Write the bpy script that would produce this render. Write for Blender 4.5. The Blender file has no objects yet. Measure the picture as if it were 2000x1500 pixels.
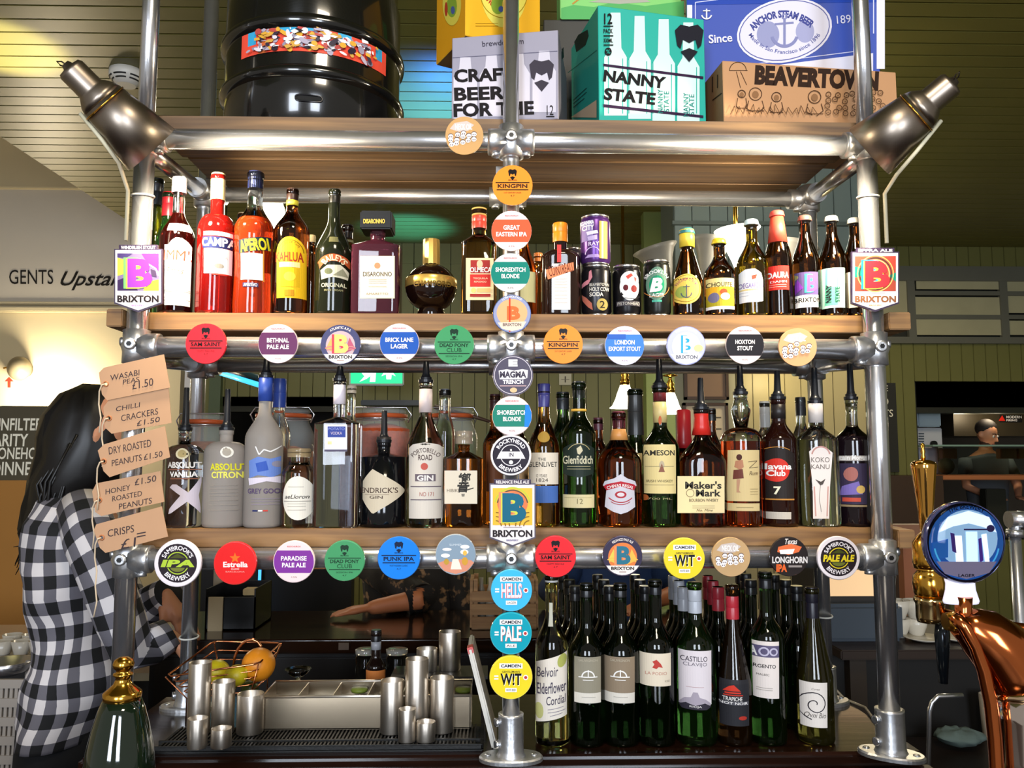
import bpy, bmesh, math, random
from mathutils import Vector, Matrix, noise
R = math.radians
rnd = random.Random(7)
sc = bpy.context.scene
COL = sc.collection

# ------------------------------------------------------------------ camera, world, lights, exposure
FPX = 1600.0
CAM = Vector((-0.039, -1.6, 1.56))
cam_d = bpy.data.cameras.new('camera'); cam = bpy.data.objects.new('camera', cam_d); COL.objects.link(cam)
cam_d.sensor_width = 36; cam_d.lens = 36 * FPX / 2000; cam_d.clip_start = 0.02; cam_d.clip_end = 100
cam.location = CAM; cam.rotation_euler = (R(90 + 5.36), 0, R(-1.4))
sc.camera = cam
CR = cam.rotation_euler.to_matrix()

sc.view_settings.view_transform = 'Standard'; sc.view_settings.look = 'None'
sc.view_settings.gamma = 1; sc.view_settings.use_curve_mapping = False
sc.view_settings.exposure = 0.34
sc.cycles.max_bounces = 9; sc.cycles.transmission_bounces = 8; sc.cycles.glossy_bounces = 4; sc.cycles.diffuse_bounces = 3
sc.cycles.caustics_reflective = False; sc.cycles.caustics_refractive = False
sc.cycles.sample_clamp_indirect = 4; sc.cycles.use_denoising = True

w = bpy.data.worlds.new('world'); sc.world = w; w.use_nodes = True
w.node_tree.nodes['Background'].inputs[0].default_value = (1.0, 0.93, 0.84, 1)
w.node_tree.nodes['Background'].inputs[1].default_value = 0.27

def lamp(name, kind, loc, energy, color, size=0.1, rot=None, size_y=None, spot=None, blend=0.5, aim=None):
    d = bpy.data.lights.new(name, kind); d.energy = energy; d.color = color
    if kind == 'AREA':
        d.size = size
        if size_y: d.shape = 'RECTANGLE'; d.size_y = size_y
    else: d.shadow_soft_size = size
    if kind == 'SPOT': d.spot_size = R(spot or 60); d.spot_blend = blend
    o = bpy.data.objects.new(name, d); COL.objects.link(o); o.location = loc
    if aim is not None: o.rotation_euler = (Vector(aim) - Vector(loc)).to_track_quat('-Z', 'Y').to_euler()
    elif rot: o.rotation_euler = rot
    return o

# street windows behind the photographer (cool daylight)
lamp('window_daylight', 'AREA', (-1.5, -5.2, 2.1), 130, (0.80, 0.88, 1.0), 1.1, aim=(0, 0, 1.3), size_y=2.2)
lamp('window_daylight', 'AREA', (1.0, -5.4, 2.1), 130, (0.80, 0.88, 1.0), 1.1, aim=(0, 0, 1.3), size_y=2.2)
# ceiling lights of the room: over the front of the bar, over the room behind
lamp('ceiling_light', 'AREA', (0.3, -1.7, 3.4), 24, (1.0, 0.87, 0.68), 0.5, aim=(0.0, 0.2, 1.2))
lamp('ceiling_light', 'AREA', (-1.2, 3.6, 3.45), 22, (1.0, 0.86, 0.62), 0.4, rot=(0, 0, 0))
lamp('ceiling_light', 'AREA', (2.8, 3.8, 3.45), 42, (1.0, 0.84, 0.55), 0.4, rot=(0, 0, 0))

def P(px, py, Y):
    "point at depth plane y=Y that the photograph shows at pixel px,py"
    d = CR @ Vector(((px - 1000) / FPX, (750 - py) / FPX, -1))
    return CAM + d * ((Y - CAM.y) / d.y)
def PZ(px, py, Z):
    d = CR @ Vector(((px - 1000) / FPX, (750 - py) / FPX, -1))
    return CAM + d * ((Z - CAM.z) / d.z)
def S(Y): return (Y - CAM.y) / FPX     # metres per pixel at depth Y

# ------------------------------------------------------------------ materials
def srgb(h):
    if not isinstance(h, str): return tuple(h) + (1,)
    h = h.lstrip('#'); c = [int(h[i:i+2], 16) / 255 for i in (0, 2, 4)]
    return tuple(x / 12.92 if x <= 0.04045 else ((x + 0.055) / 1.055) ** 2.4 for x in c) + (1,)
MC = {}
def mat(c, rough=0.5, metal=0.0, trans=0.0, ior=1.45, emit=0.0, coat=0.0, noise_=0.0, scale=20, bump=0.0, alpha=1, spec=0.5):
    k = (str(c), rough, metal, trans, ior, emit, coat, noise_, scale, bump, alpha, spec)
    if k in MC: return MC[k]
    m = bpy.data.materials.new('paint'); m.use_nodes = True; MC[k] = m
    nt = m.node_tree; b = nt.nodes['Principled BSDF']; col = srgb(c)
    b.inputs['Base Color'].default_value = col
    b.inputs['Roughness'].default_value = rough; b.inputs['Metallic'].default_value = metal
    b.inputs['Transmission Weight'].default_value = trans; b.inputs['IOR'].default_value = ior
    b.inputs['Coat Weight'].default_value = coat; b.inputs['Coat Roughness'].default_value = 0.04
    b.inputs['Alpha'].default_value = alpha; b.inputs['Specular IOR Level'].default_value = spec
    if emit: b.inputs['Emission Color'].default_value = col; b.inputs['Emission Strength'].default_value = emit
    if noise_ or bump:
        tc = nt.nodes.new('ShaderNodeTexCoord'); n = nt.nodes.new('ShaderNodeTexNoise'); n.inputs['Scale'].default_value = scale
        n.inputs['Detail'].default_value = 4
        nt.links.new(tc.outputs['Object'], n.inputs['Vector'])
        if noise_:
            r = nt.nodes.new('ShaderNodeMapRange'); r.inputs[3].default_value = 1 - noise_; r.inputs[4].default_value = 1 + noise_
            nt.links.new(n.outputs['Fac'], r.inputs[0])
            mx = nt.nodes.new('ShaderNodeVectorMath'); mx.operation = 'SCALE'; mx.inputs[0].default_value = col[:3]
            nt.links.new(r.outputs[0], mx.inputs['Scale']); nt.links.new(mx.outputs[0], b.inputs['Base Color'])
        if bump:
            bp = nt.nodes.new('ShaderNodeBump'); bp.inputs['Strength'].default_value = bump; bp.inputs['Distance'].default_value = 0.002
            nt.links.new(n.outputs['Fac'], bp.inputs['Height']); nt.links.new(bp.outputs[0], b.inputs['Normal'])
    return m

def wood(c1, c2, rough=0.55, sx=1.2, sy=30, coat=0.0, axis=0, contrast=1.0):
    k = ('wood', c1, c2, rough, sx, sy, coat, axis)
    if k in MC: return MC[k]
    m = bpy.data.materials.new('wood'); m.use_nodes = True; MC[k] = m
    nt = m.node_tree; b = nt.nodes['Principled BSDF']; L = nt.links.new
    tc = nt.nodes.new('ShaderNodeTexCoord'); mp = nt.nodes.new('ShaderNodeMapping')
    s = [sy, sy, sy]; s[axis] = sx; mp.inputs['Scale'].default_value = s
    n = nt.nodes.new('ShaderNodeTexNoise'); n.inputs['Scale'].default_value = 2.2; n.inputs['Detail'].default_value = 6; n.inputs['Distortion'].default_value = 0.6
    r = nt.nodes.new('ShaderNodeValToRGB'); r.color_ramp.elements[0].position = 0.32; r.color_ramp.elements[1].position = 0.68
    r.color_ramp.elements[0].color = srgb(c1); r.color_ramp.elements[1].color = srgb(c2)
    L(tc.outputs['Object'], mp.inputs[0]); L(mp.outputs[0], n.inputs['Vector']); L(n.outputs['Fac'], r.inputs[0]); L(r.outputs[0], b.inputs['Base Color'])
    bp = nt.nodes.new('ShaderNodeBump'); bp.inputs['Strength'].default_value = 0.25; bp.inputs['Distance'].default_value = 0.002
    L(n.outputs['Fac'], bp.inputs['Height']); L(bp.outputs[0], b.inputs['Normal'])
    b.inputs['Roughness'].default_value = rough; b.inputs['Coat Weight'].default_value = coat; b.inputs['Coat Roughness'].default_value = 0.12
    return m

def gingham(cell=0.03):
    "black and white checked cloth from the mesh's own UVs (metres)"
    m = bpy.data.materials.new('gingham'); m.use_nodes = True
    nt = m.node_tree; b = nt.nodes['Principled BSDF']; L = nt.links.new
    tc = nt.nodes.new('ShaderNodeUVMap'); sp = nt.nodes.new('ShaderNodeSeparateXYZ'); L(tc.outputs[0], sp.inputs[0])
    hs = []
    for i in (0, 1):
        a = nt.nodes.new('ShaderNodeMath'); a.operation = 'DIVIDE'; a.inputs[1].default_value = cell * 2; L(sp.outputs[i], a.inputs[0])
        f = nt.nodes.new('ShaderNodeMath'); f.operation = 'FRACT'; L(a.outputs[0], f.inputs[0])
        g = nt.nodes.new('ShaderNodeMath'); g.operation = 'GREATER_THAN'; g.inputs[1].default_value = 0.5; L(f.outputs[0], g.inputs[0]); hs.append(g)
    ad = nt.nodes.new('ShaderNodeMath'); ad.operation = 'ADD'; L(hs[0].outputs[0], ad.inputs[0]); L(hs[1].outputs[0], ad.inputs[1])
    dv = nt.nodes.new('ShaderNodeMath'); dv.operation = 'MULTIPLY'; dv.inputs[1].default_value = 0.5; L(ad.outputs[0], dv.inputs[0])
    r = nt.nodes.new('ShaderNodeValToRGB'); r.color_ramp.interpolation = 'CONSTANT'
    r.color_ramp.elements[0].position = 0; r.color_ramp.elements[0].color = srgb('#0b0b0d')
    r.color_ramp.elements[1].position = 0.75; r.color_ramp.elements[1].color = srgb('#d9d2d0')
    e = r.color_ramp.elements.new(0.25); e.color = srgb('#66636a')
    L(dv.outputs[0], r.inputs[0]); L(r.outputs[0], b.inputs['Base Color']); b.inputs['Roughness'].default_value = 0.85
    return m

STEEL = mat('#cfd0d4', 0.23, 0.92, noise_=0.10, scale=60, bump=0.05)
CAST = mat('#c2c3c5', 0.34, 0.9, noise_=0.12, scale=90, bump=0.25)
BRUSH = mat('#dcd2c4', 0.36, 1.0, noise_=0.05, scale=40)
BRASS = mat('#d9a441', 0.16, 1.0, noise_=0.05, scale=30)
COPPER = mat('#c96f3c', 0.13, 1.0, noise_=0.05, scale=14)
BLACKP = mat('#0d0d0e', 0.35, noise_=0.1)
OAK = wood('#694828', '#98703f', 0.6)
OAKD = wood('#5c4530', '#856643', 0.6)
BARW = wood('#150a06', '#2a150c', 0.16, sx=1.0, sy=14, coat=0.6)

# ------------------------------------------------------------------ objects and tags
def obj(name, me, m=None, parent=None, loc=None, smooth=None):
    if isinstance(me, bmesh.types.BMesh):
        bm = me; me = bpy.data.meshes.new(name); bm.to_mesh(me); bm.free()
    o = bpy.data.objects.new(name, me); COL.objects.link(o)
    if m is not None:
        for x in (m if isinstance(m, (list, tuple)) else [m]): me.materials.append(x)
    if parent: o.parent = parent
    if loc is not None: o.location = loc
    if smooth:
        me.polygons.foreach_set('use_smooth', [True] * len(me.polygons))
        if smooth != 1: me.set_sharp_from_angle(angle=R(smooth))
    return o
def tag(o, label, cat, group=None, kind=None):
    o['label'] = label; o['category'] = cat
    if group: o['group'] = group
    if kind: o['kind'] = kind
    return o
def thing(name, label, cat, loc=(0, 0, 0), group=None, rot=None):
    o = bpy.data.objects.new(name, None); COL.objects.link(o); o.location = loc; o.empty_display_size = 0.05
    if rot: o.rotation_euler = rot
    return tag(o, label, cat, group)
def struct(name, me, m=None, parent=None, **k):
    o = obj(name, me, m, parent, **k)
    if not parent: o['kind'] = 'structure'
    return o
def dup(o, parent=None):
    c = o.copy(); COL.objects.link(c); c.parent = parent
    for ch in list(o.children): dup(ch, c)
    return c

# ------------------------------------------------------------------ shapes
def B(): return bmesh.new()
def box(bm, x0, y0, z0, x1, y1, z1, bevel=0.0, mx=None, mi=0):
    b2 = bmesh.new() if (bevel or mx) else bm
    vs = [b2.verts.new((x, y, z)) for z in (z0, z1) for y in (y0, y1) for x in (x0, x1)]
    fs = [b2.faces.new([vs[i] for i in f]) for f in ((0, 2, 3, 1), (4, 5, 7, 6), (0, 1, 5, 4), (2, 6, 7, 3), (0, 4, 6, 2), (1, 3, 7, 5))]
    for f in fs: f.material_index = mi
    if b2 is not bm:
        if bevel: bmesh.ops.bevel(b2, geom=list(b2.edges), offset=bevel, segments=2, affect='EDGES')
        if mx: bmesh.ops.transform(b2, matrix=mx, verts=b2.verts)
        merge(bm, b2)
    return bm
def merge(bm, b2, mi=None):
    mp = {}
    for v in b2.verts: mp[v] = bm.verts.new(v.co)
    for f in b2.faces:
        try: g = bm.faces.new([mp[v] for v in f.verts])
        except ValueError: continue
        g.material_index = f.material_index if mi is None else mi; g.smooth = f.smooth
    b2.free()
def frame(d, up=None):
    d = Vector(d).normalized(); u = Vector(up) if up else (Vector((0, 0, 1)) if abs(d.z) < 0.9 else Vector((0, 1, 0)))
    a = u.cross(d).normalized(); b = d.cross(a).normalized()
    return a, b, d
def tube(bm, pts, r, n=12, caps=True, closed=False, mi=0, flat=1.0):
    "round tube along points; r may be a list"
    pts = [Vector(p) for p in pts]; k = len(pts); rings = []; a = None
    for i, p in enumerate(pts):
        if closed: d = pts[(i + 1) % k] - pts[i - 1]
        else: d = pts[min(i + 1, k - 1)] - pts[max(i - 1, 0)]
        d.normalize()
        if a is None: a, b, _ = frame(d)
        else:
            a = (a - d * a.dot(d)).normalized(); b = d.cross(a)
        rr = r[i] if isinstance(r, (list, tuple)) else r
        rings.append([bm.verts.new(p + a * math.cos(2 * math.pi * j / n) * rr + b * math.sin(2 * math.pi * j / n) * rr * flat) for j in range(n)])
    for i in range(k if closed else k - 1):
        A, C = rings[i], rings[(i + 1) % k]
        for j in range(n):
            f = bm.faces.new((A[j], A[(j + 1) % n], C[(j + 1) % n], C[j])); f.smooth = True; f.material_index = mi
    if caps and not closed:
        bm.faces.new(rings[0][::-1]).material_index = mi; bm.faces.new(rings[-1]).material_index = mi
    return bm
def lathe(bm, prof, n=28, c=(0, 0, 0), mi=0, sq=None, mfun=None, mx=None):
    "prof: (r, z) from bottom to top; sq: (exponent, depth ratio, upto z) squares the section"
    c = Vector(c); rings = []
    for r, z in prof:
        if r < 1e-6:
            v = bm.verts.new((c.x, c.y, c.z + z)); rings.append([v]); continue
        ring = []
        for j in range(n):
            t = 2 * math.pi * (j + 0.5) / n; x, y = math.cos(t), math.sin(t)
            if sq:
                e, dr, z0, z1 = sq; kf = 1 if z <= z0 else (0 if z >= z1 else 1 - (z - z0) / (z1 - z0))
                ee = 1 + (2 / e - 1) * kf
                X = math.copysign(abs(x) ** ee, x); Y = math.copysign(abs(y) ** ee, y) * (1 + (dr - 1) * kf)
                x, y = X, Y
            ring.append(bm.verts.new((c.x + x * r, c.y + y * r, c.z + z)))
        rings.append(ring)
    allv = [v for q in rings for v in q]
    for i in range(len(rings) - 1):
        A, C = rings[i], rings[i + 1]
        m_ = mfun(prof[i][1], prof[i + 1][1]) if mfun else mi
        for j in range(n):
            k = (j + 1) % n
            if len(A) == 1 and len(C) == 1: continue
            if len(A) == 1: f = bm.faces.new((A[0], C[k], C[j]))
            elif len(C) == 1: f = bm.faces.new((A[j], A[k], C[0]))
            else: f = bm.faces.new((A[j], A[k], C[k], C[j]))
            f.smooth = True; f.material_index = m_
    if len(rings[0]) > 1: bm.faces.new(rings[0][::-1]).material_index = mi
    if len(rings[-1]) > 1: bm.faces.new(rings[-1]).material_index = (mfun(prof[-1][1], prof[-1][1]) if mfun else mi)
    if mx: bmesh.ops.transform(bm, matrix=mx, verts=allv)
    return bm
def cyl(bm, a, b, r, n=20, r2=None, mi=0): return tube(bm, [a, b], [r, r if r2 is None else r2], n, mi=mi)
def ball(bm, c, rx, ry=None, rz=None, seg=16, rings=10, mi=0):
    ry = ry or rx; rz = rz or rx; b2 = bmesh.new()
    bmesh.ops.create_uvsphere(b2, u_segments=seg, v_segments=rings, radius=1)
    for v in b2.verts: v.co = Vector((v.co.x * rx, v.co.y * ry, v.co.z * rz)) + Vector(c)
    for f in b2.faces: f.smooth = True; f.material_index = mi
    merge(bm, b2); return bm

# ------------------------------------------------------------------ flat print and lettering
TXT = {}
def text_mesh(s, bold=0.0, shear=0.0, sp=1.0):
    k = (s, bold, shear, sp)
    if k in TXT: return TXT[k]
    cu = bpy.data.curves.new('lettering', 'FONT'); cu.body = s; cu.resolution_u = 3; cu.fill_mode = 'FRONT'
    cu.offset = bold; cu.shear = shear; cu.space_character = sp; cu.space_line = 0.85
    o = bpy.data.objects.new('lettering', cu); COL.objects.link(o)
    dg = bpy.context.evaluated_depsgraph_get(); ev = o.evaluated_get(dg); me = ev.to_mesh()
    vs = [(v.co.x, v.co.y) for v in me.vertices]; fs = [tuple(p.vertices) for p in me.polygons]; ev.to_mesh_clear()
    bpy.data.objects.remove(o); bpy.data.curves.remove(cu)
    if not vs: vs = [(0, 0), (1, 0), (1, 1)]; fs = [(0, 1, 2)]
    x0 = min(v[0] for v in vs); x1 = max(v[0] for v in vs); y0 = min(v[1] for v in vs); y1 = max(v[1] for v in vs)
    sx = (x1 - x0) or 1; sy = (y1 - y0) or 1
    TXT[k] = ([((x - x0) / sx, (y - y0) / sy) for x, y in vs], fs); return TXT[k]

class Flat:
    "plane through point o with unit axes u (to the right) and v (up); n points to the viewer"
    def __init__(s, o, u=(1, 0, 0), v=(0, 0, 1), inv=None):
        s.o = Vector(o); s.u = Vector(u).normalized(); s.v = Vector(v).normalized(); s.n = s.u.cross(s.v)
        s.inv = inv or Matrix(); s.cut = None
    def uv(s, px, py):
        d = CR @ Vector(((px - 1000) / FPX, (750 - py) / FPX, -1)); t = (s.o - CAM).dot(s.n) / d.dot(s.n)
        q = CAM + d * t - s.o; return (q.dot(s.u), q.dot(s.v))
    def place(s, u, v, off): return s.inv @ (s.o + s.u * u + s.v * v + s.n * off)
class Round:
    "skin of a lathed bottle standing at c; rad(z) gives its radius"
    def __init__(s, c, r, rad=None):
        s.c = Vector(c); s.r = r; s.rad = rad or (lambda z: r); s.cut = 0.005
    def uv(s, px, py):
        q = P(px, py, s.c.y - s.r * 0.92); x = max(-0.97, min(0.97, (q.x - s.c.x) / s.r)); return (s.r * math.asin(x), q.z - s.c.z)
    def place(s, u, v, off):
        rr = s.rad(v) + off; t = u / s.r; return Vector((rr * math.sin(t), -rr * math.cos(t), v))

def decal(parent, surf, items, names=('label', 'label_print', 'lettering'), base=0.0005, step=0.00012, rough=0.45):
    """items, in photograph pixels: ('r',x0,y0,x1,y1,col) ('e',cx,cy,rx,ry,col[,rot]) ('p',[(x,y)..],col) ('o',cx,cy,r,width,col)
    ('t',text,x0,y0,x1,y1,col[,bold,shear,rot]) ('a',text,cx,cy,r,h,mid_deg,span_deg,col[,bold]) ; 'R' etc. in capitals open the 'label' part"""
    bms = {}
    for k, it in enumerate(items):
        t = it[0]; off = base + step * k; b2 = bmesh.new(); inner = None
        if t in 'rR':
            x0, y0, x1, y1, c = it[1:6]; pts = [(x0, y1), (x1, y1), (x1, y0), (x0, y0)]
        elif t in 'eE':
            cx, cy, rx, ry, c = it[1:6]; ro = R(it[6]) if len(it) > 6 else 0; n = 32 if rx > 12 else 16
            pts = []
            for j in range(n):
                a = -2 * math.pi * j / n; x = rx * math.cos(a); y = ry * math.sin(a)
                pts.append((cx + x * math.cos(ro) - y * math.sin(ro), cy + x * math.sin(ro) + y * math.cos(ro)))
        elif t in 'pP': pts, c = it[1], it[2]
        elif t == 'o':
            cx, cy, r_, wd, c = it[1:6]; a0, a1 = (it[6], it[7]) if len(it) > 6 else (0, 360); n = 36; pts = None
            A = [surf.uv(cx + r_ * math.cos(R(a0 + (a1 - a0) * j / n)), cy - r_ * math.sin(R(a0 + (a1 - a0) * j / n))) for j in range(n + 1)]
            C = [surf.uv(cx + (r_ - wd) * math.cos(R(a0 + (a1 - a0) * j / n)), cy - (r_ - wd) * math.sin(R(a0 + (a1 - a0) * j / n))) for j in range(n + 1)]
            va = [b2.verts.new((u, v, 0)) for u, v in A]; vc = [b2.verts.new((u, v, 0)) for u, v in C]
            for j in range(n): b2.faces.new((va[j], va[j + 1], vc[j + 1], vc[j]))
        elif t == 'l':
            P2, wd, c = it[1:4]; pts = None
            for (xa, ya), (xb, yb) in zip(P2[:-1], P2[1:]):
                L_ = math.hypot(xb - xa, yb - ya) or 1; nx, ny = -(yb - ya) / L_ * wd / 2, (xb - xa) / L_ * wd / 2
                b2.faces.new([b2.verts.new(surf.uv(x, y) + (0,)) for x, y in ((xa + nx, ya + ny), (xb + nx, yb + ny), (xb - nx, yb - ny), (xa - nx, ya - ny))])
        elif t == 't':
            s, x0, y0, x1, y1, c = it[1:7]; bold = it[7] if len(it) > 7 else 0.012; sh = it[8] if len(it) > 8 else 0; ro = R(it[9]) if len(it) > 9 else 0
            vs, fs = text_mesh(s, bold, sh); pts = None; mx_, my_ = (x0 + x1) / 2, (y0 + y1) / 2; vv = []
            for a, b_ in vs:
                x = x0 + (x1 - x0) * a - mx_; y = y1 + (y0 - y1) * b_ - my_
                vv.append(b2.verts.new(surf.uv(mx_ + x * math.cos(ro) + y * math.sin(ro), my_ - x * math.sin(ro) + y * math.cos(ro)) + (0,)))
            for f in fs:
                try: b2.faces.new([vv[i] for i in f])
                except ValueError: pass
        elif t == 'a':
            s, cx, cy, r_, h, mid, span, c = it[1:9]; bold = it[9] if len(it) > 9 else 0.012
            vs, fs = text_mesh(s, bold); pts = None; vv = []
            for a, b_ in vs:
                if span > 0: ang = mid + span * (0.5 - a); rr = r_ + h * (b_ - 0.5)
                else: ang = mid + span * (0.5 - a); rr = r_ - h * (b_ - 0.5)
                vv.append(b2.verts.new(surf.uv(cx + rr * math.cos(R(ang)), cy - rr * math.sin(R(ang))) + (0,)))
            for f in fs:
                try: b2.faces.new([vv[i] for i in f])
                except ValueError: pass
        if pts:
            try: b2.faces.new([b2.verts.new(surf.uv(x, y) + (0,)) for x, y in pts])
            except ValueError: b2.free(); continue
        if surf.cut:
            us = [v.co.x for v in b2.verts]; vs_ = [v.co.y for v in b2.verts]
            for ax, lo, hi, st in ((0, min(us), max(us), surf.cut), (1, min(vs_), max(vs_), surf.cut * 2)):
                q = math.ceil(lo / st) * st
                while q < hi:
                    nn = Vector((1, 0, 0)) if ax == 0 else Vector((0, 1, 0))
                    bmesh.ops.bisect_plane(b2, geom=list(b2.verts) + list(b2.edges) + list(b2.faces), plane_co=nn * q, plane_no=nn, dist=1e-7); q += st
        bmesh.ops.recalc_face_normals(b2, faces=b2.faces)
        for f in b2.faces:
            if f.normal.z < 0: f.normal_flip()
        for v in b2.verts: v.co = surf.place(v.co.x, v.co.y, off)
        nm = names[0] if t in 'REP' else (names[2] if t in 'ta' else names[1])
        D = bms.setdefault(nm, [bmesh.new(), []])
        m_ = c if not isinstance(c, (str, tuple)) else mat(c, max(rough, 0.3), spec=0.10)
        if m_ not in D[1]: D[1].append(m_)
        merge(D[0], b2, mi=D[1].index(m_))
    return {nm: obj(nm, D[0], D[1], parent) for nm, D in bms.items()}
# ------------------------------------------------------------------ the room
CZ = 3.56; BY = 5.8; BWID = 0.115
GREEN = mat('#69642f', 0.38, noise_=0.10, scale=3)
GREENW = mat('#696838', 0.5, noise_=0.12, scale=4)
GREYG = mat('#5f5f54', 0.5, noise_=0.08, scale=5)
CREAM = mat('#cdbf9c', 0.7, noise_=0.06, scale=3)
GREYW = mat('#c2bbaf', 0.7, noise_=0.05, scale=3)
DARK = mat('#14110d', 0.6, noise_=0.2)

bm = B(); box(bm, -6, -3, -0.05, 6, 9, 0); struct('floor', bm, wood('#24160e', '#40281a', 0.5))
ceil_o = struct('ceiling', box(B(), -3.07, -2.2, CZ, 5.8, BY, CZ + 0.06), mat('#23241a', 0.7))
bm = box(B(), -3.07, -BWID / 2 + 0.002, -0.014, 5.8, BWID / 2 - 0.004, 0.0, bevel=0.003)
bme = bpy.data.meshes.new('board'); bm.to_mesh(bme); bm.free(); bme.materials.append(GREEN)
y = -2.1
while y < BY - 0.05:
    o = obj('board', bme, None, ceil_o); o.location = (0, y, CZ); y += BWID
struct('wall_stairwell', box(B(), -6.5, BY + 0.16, 0, -2.9, BY + 0.26, 5.4), CREAM)
struct('wall_side', box(B(), -6.6, -1, 0, -6.5, BY + 0.2, 5.4), CREAM)
struct('ceiling_stairwell', box(B(), -6.5, 0, 5.4, -3.07, BY + 0.2, 5.5), CREAM)
struct('wall_side', box(B(), 5.6, -1, 0, 5.7, BY + 1, CZ), GREENW)

# stairwell wall: cream band, mouldings and the grey sign panel with GENTS Upstairs
WY = BY + 0.16
def wpx(px, py, Y=WY): return P(px, py, Y)
z1 = wpx(0, 372).z; z0 = wpx(0, 590).z
bm = B(); box(bm, -6.4, WY - 0.03, z0, -2.66, WY, z1); sp = struct('trim_panel', bm, GREYW)
bm = B(); box(bm, -6.4, WY - 0.06, z0 - 0.10, -2.66, WY, z0 - 0.05, bevel=0.01); box(bm, -6.4, WY - 0.045, z0 - 0.03, -2.66, WY, z0, bevel=0.008); struct('trim_dado', bm, CREAM)
bm = B(); box(bm, -6.4, WY - 0.05, z1, -2.66, WY, z1 + 0.03, bevel=0.008); struct('trim_picture_rail', bm, CREAM)
sg = thing('wall_sign', 'dark painted lettering on the grey panel pointing upstairs', 'sign', (0, 0, 0))
decal(sg, Flat(P(100, 540, WY - 0.032)), [('t', 'GENTS', 18, 527, 104, 555, '#23211f', 0.0), ('t', 'Upstairs', 118, 530, 262, 567, '#23211f', 0.012, 0.45)], base=0.001)

# green boarded back wall, boards one by one, with openings left out
gx0, gx1 = -2.66, 5.55
zt = wpx(1800, 470, BY).z; zf = wpx(1800, 522, BY).z; zr = wpx(1800, 540, BY).z; zb = wpx(1800, 672, BY).z
wall_b = struct('wall_back', box(B(), gx0, BY + 0.02, 2.0, gx1, BY + 0.14, CZ), mat('#22231a', 0.7))
K0, K1 = P(1790, 745, BY), P(2000, 925, BY); kx0, kz1, kz0 = K0.x, K0.z, 0.85
D0, D1 = P(424, 775, BY), P(648, 900, BY)
struct('wall_lower', box(B(), D1.x, BY + 0.02, 0, kx0, BY + 0.14, 2.0), mat('#22231a', 0.7))
struct('wall_lower', box(B(), kx0, BY + 0.02, 0, gx1, BY + 0.14, kz0), mat('#22231a', 0.7))
struct('wall_lower', box(B(), kx0, BY + 0.02, kz1, gx1, BY + 0.14, 2.05), mat('#22231a', 0.7))
struct('wall_lower', box(B(), gx0, BY + 0.02, D0.z, D1.x, BY + 0.14, 2.05), mat('#22231a', 0.7))
def vboard(x0, x1, za, zb_, Y=BY, m=GREENW, parent=None):
    bm = box(B(), -(x1 - x0) / 2 + 0.002, -0.018, 0, (x1 - x0) / 2 - 0.003, 0.01, zb_ - za, bevel=0.003)
    return obj('board', bm, m, parent or wall_b, loc=((x0 + x1) / 2, Y, za))
x = gx0; i = 0
while x < gx1 - 0.01:
    x2 = min(x + 0.112, gx1); vboard(x, x2, zf, CZ)
    up = zb if x > P(1722, 600, BY).x else zf
    if up == zf:
        pass
    segs = [(0.0, up)]
    if D0.x < x2 and x < D1.x: segs = [(D0.z, up)]
    if x > kx0 - 0.05: segs = [(0, kz0), (kz1, up)]
    for a, c in segs: vboard(x, x2, a, c)
    x = x2
# transom lights of obscured glass with grey frames above the kitchen hatch
tx0 = P(1722, 600, BY).x
win = struct('window_1', box(B(), tx0, BY - 0.05, zb, gx1, BY + 0.0, zb + 0.06), GREYG)
bm = B(); box(bm, tx0, BY - 0.05, zr - 0.05, gx1, BY, zf)
for pxm in (1776, 1956, 2140, 2330): q = P(pxm, 600, BY).x; box(bm, q - 0.035, BY - 0.047, zb + 0.001, q + 0.035, BY - 0.005, zf - 0.001)
obj('window_frame', bm, GREYG, win)
GLZ = mat('#a5a080', 0.30, noise_=0.12, scale=6, bump=0.8)
for a, c, e, f in ((1700, 1770, 540, 642), (1787, 1948, 538, 566), (1787, 1948, 582, 655), (1965, 2130, 538, 612), (1965, 2130, 628, 655), (2148, 2320, 538, 566), (2148, 2320, 582, 655)):
    A, C = P(a, f, BY), P(c, e, BY); obj('pane', box(B(), A.x, BY - 0.03, A.z, C.x, BY - 0.02, C.z), GLZ, win)
for e in (574, 620): A = P(1780, e, BY); obj('glazing_bar', box(B(), A.x, BY - 0.045, A.z - 0.02, gx1, BY - 0.012, A.z + 0.02), GREYG, win)

# bulkhead of blue-grey boards behind the beer bottles
q0, q1 = P(1316, 400, 3.5), P(1700, 400, 3.5)
bh = struct('wall_bulkhead', box(B(), q0.x, 3.52, P(0, 525, 3.5).z, q1.x, 3.9, CZ), mat('#5c6660', 0.6))
x = q0.x
while x < q1.x - 0.02: vboard(x, min(x + 0.115, q1.x), P(0, 525, 3.5).z, CZ - 0.01, 3.51, mat('#6d7a74', 0.5, noise_=0.08, scale=4), bh); x += 0.115
bm = box(B(), q0.x - 0.02, 3.46, P(0, 432, 3.5).z, q1.x, 3.5, P(0, 425, 3.5).z); struct('trim_rail', bm, mat('#55605a', 0.5))

# dark passage beyond the bar
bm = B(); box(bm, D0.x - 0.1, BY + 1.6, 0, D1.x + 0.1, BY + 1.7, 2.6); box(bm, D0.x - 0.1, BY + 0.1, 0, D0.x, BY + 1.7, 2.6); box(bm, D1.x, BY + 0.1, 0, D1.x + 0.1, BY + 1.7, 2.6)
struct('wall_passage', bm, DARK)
bm = B(); a, b_ = P(424, 800, BY - 0.03), P(448, 700, BY - 0.03); box(bm, a.x - 0.06, BY - 0.08, 0, a.x + 0.04, BY, zf); struct('trim_post', bm, mat('#4c5a40', 0.5))
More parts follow.
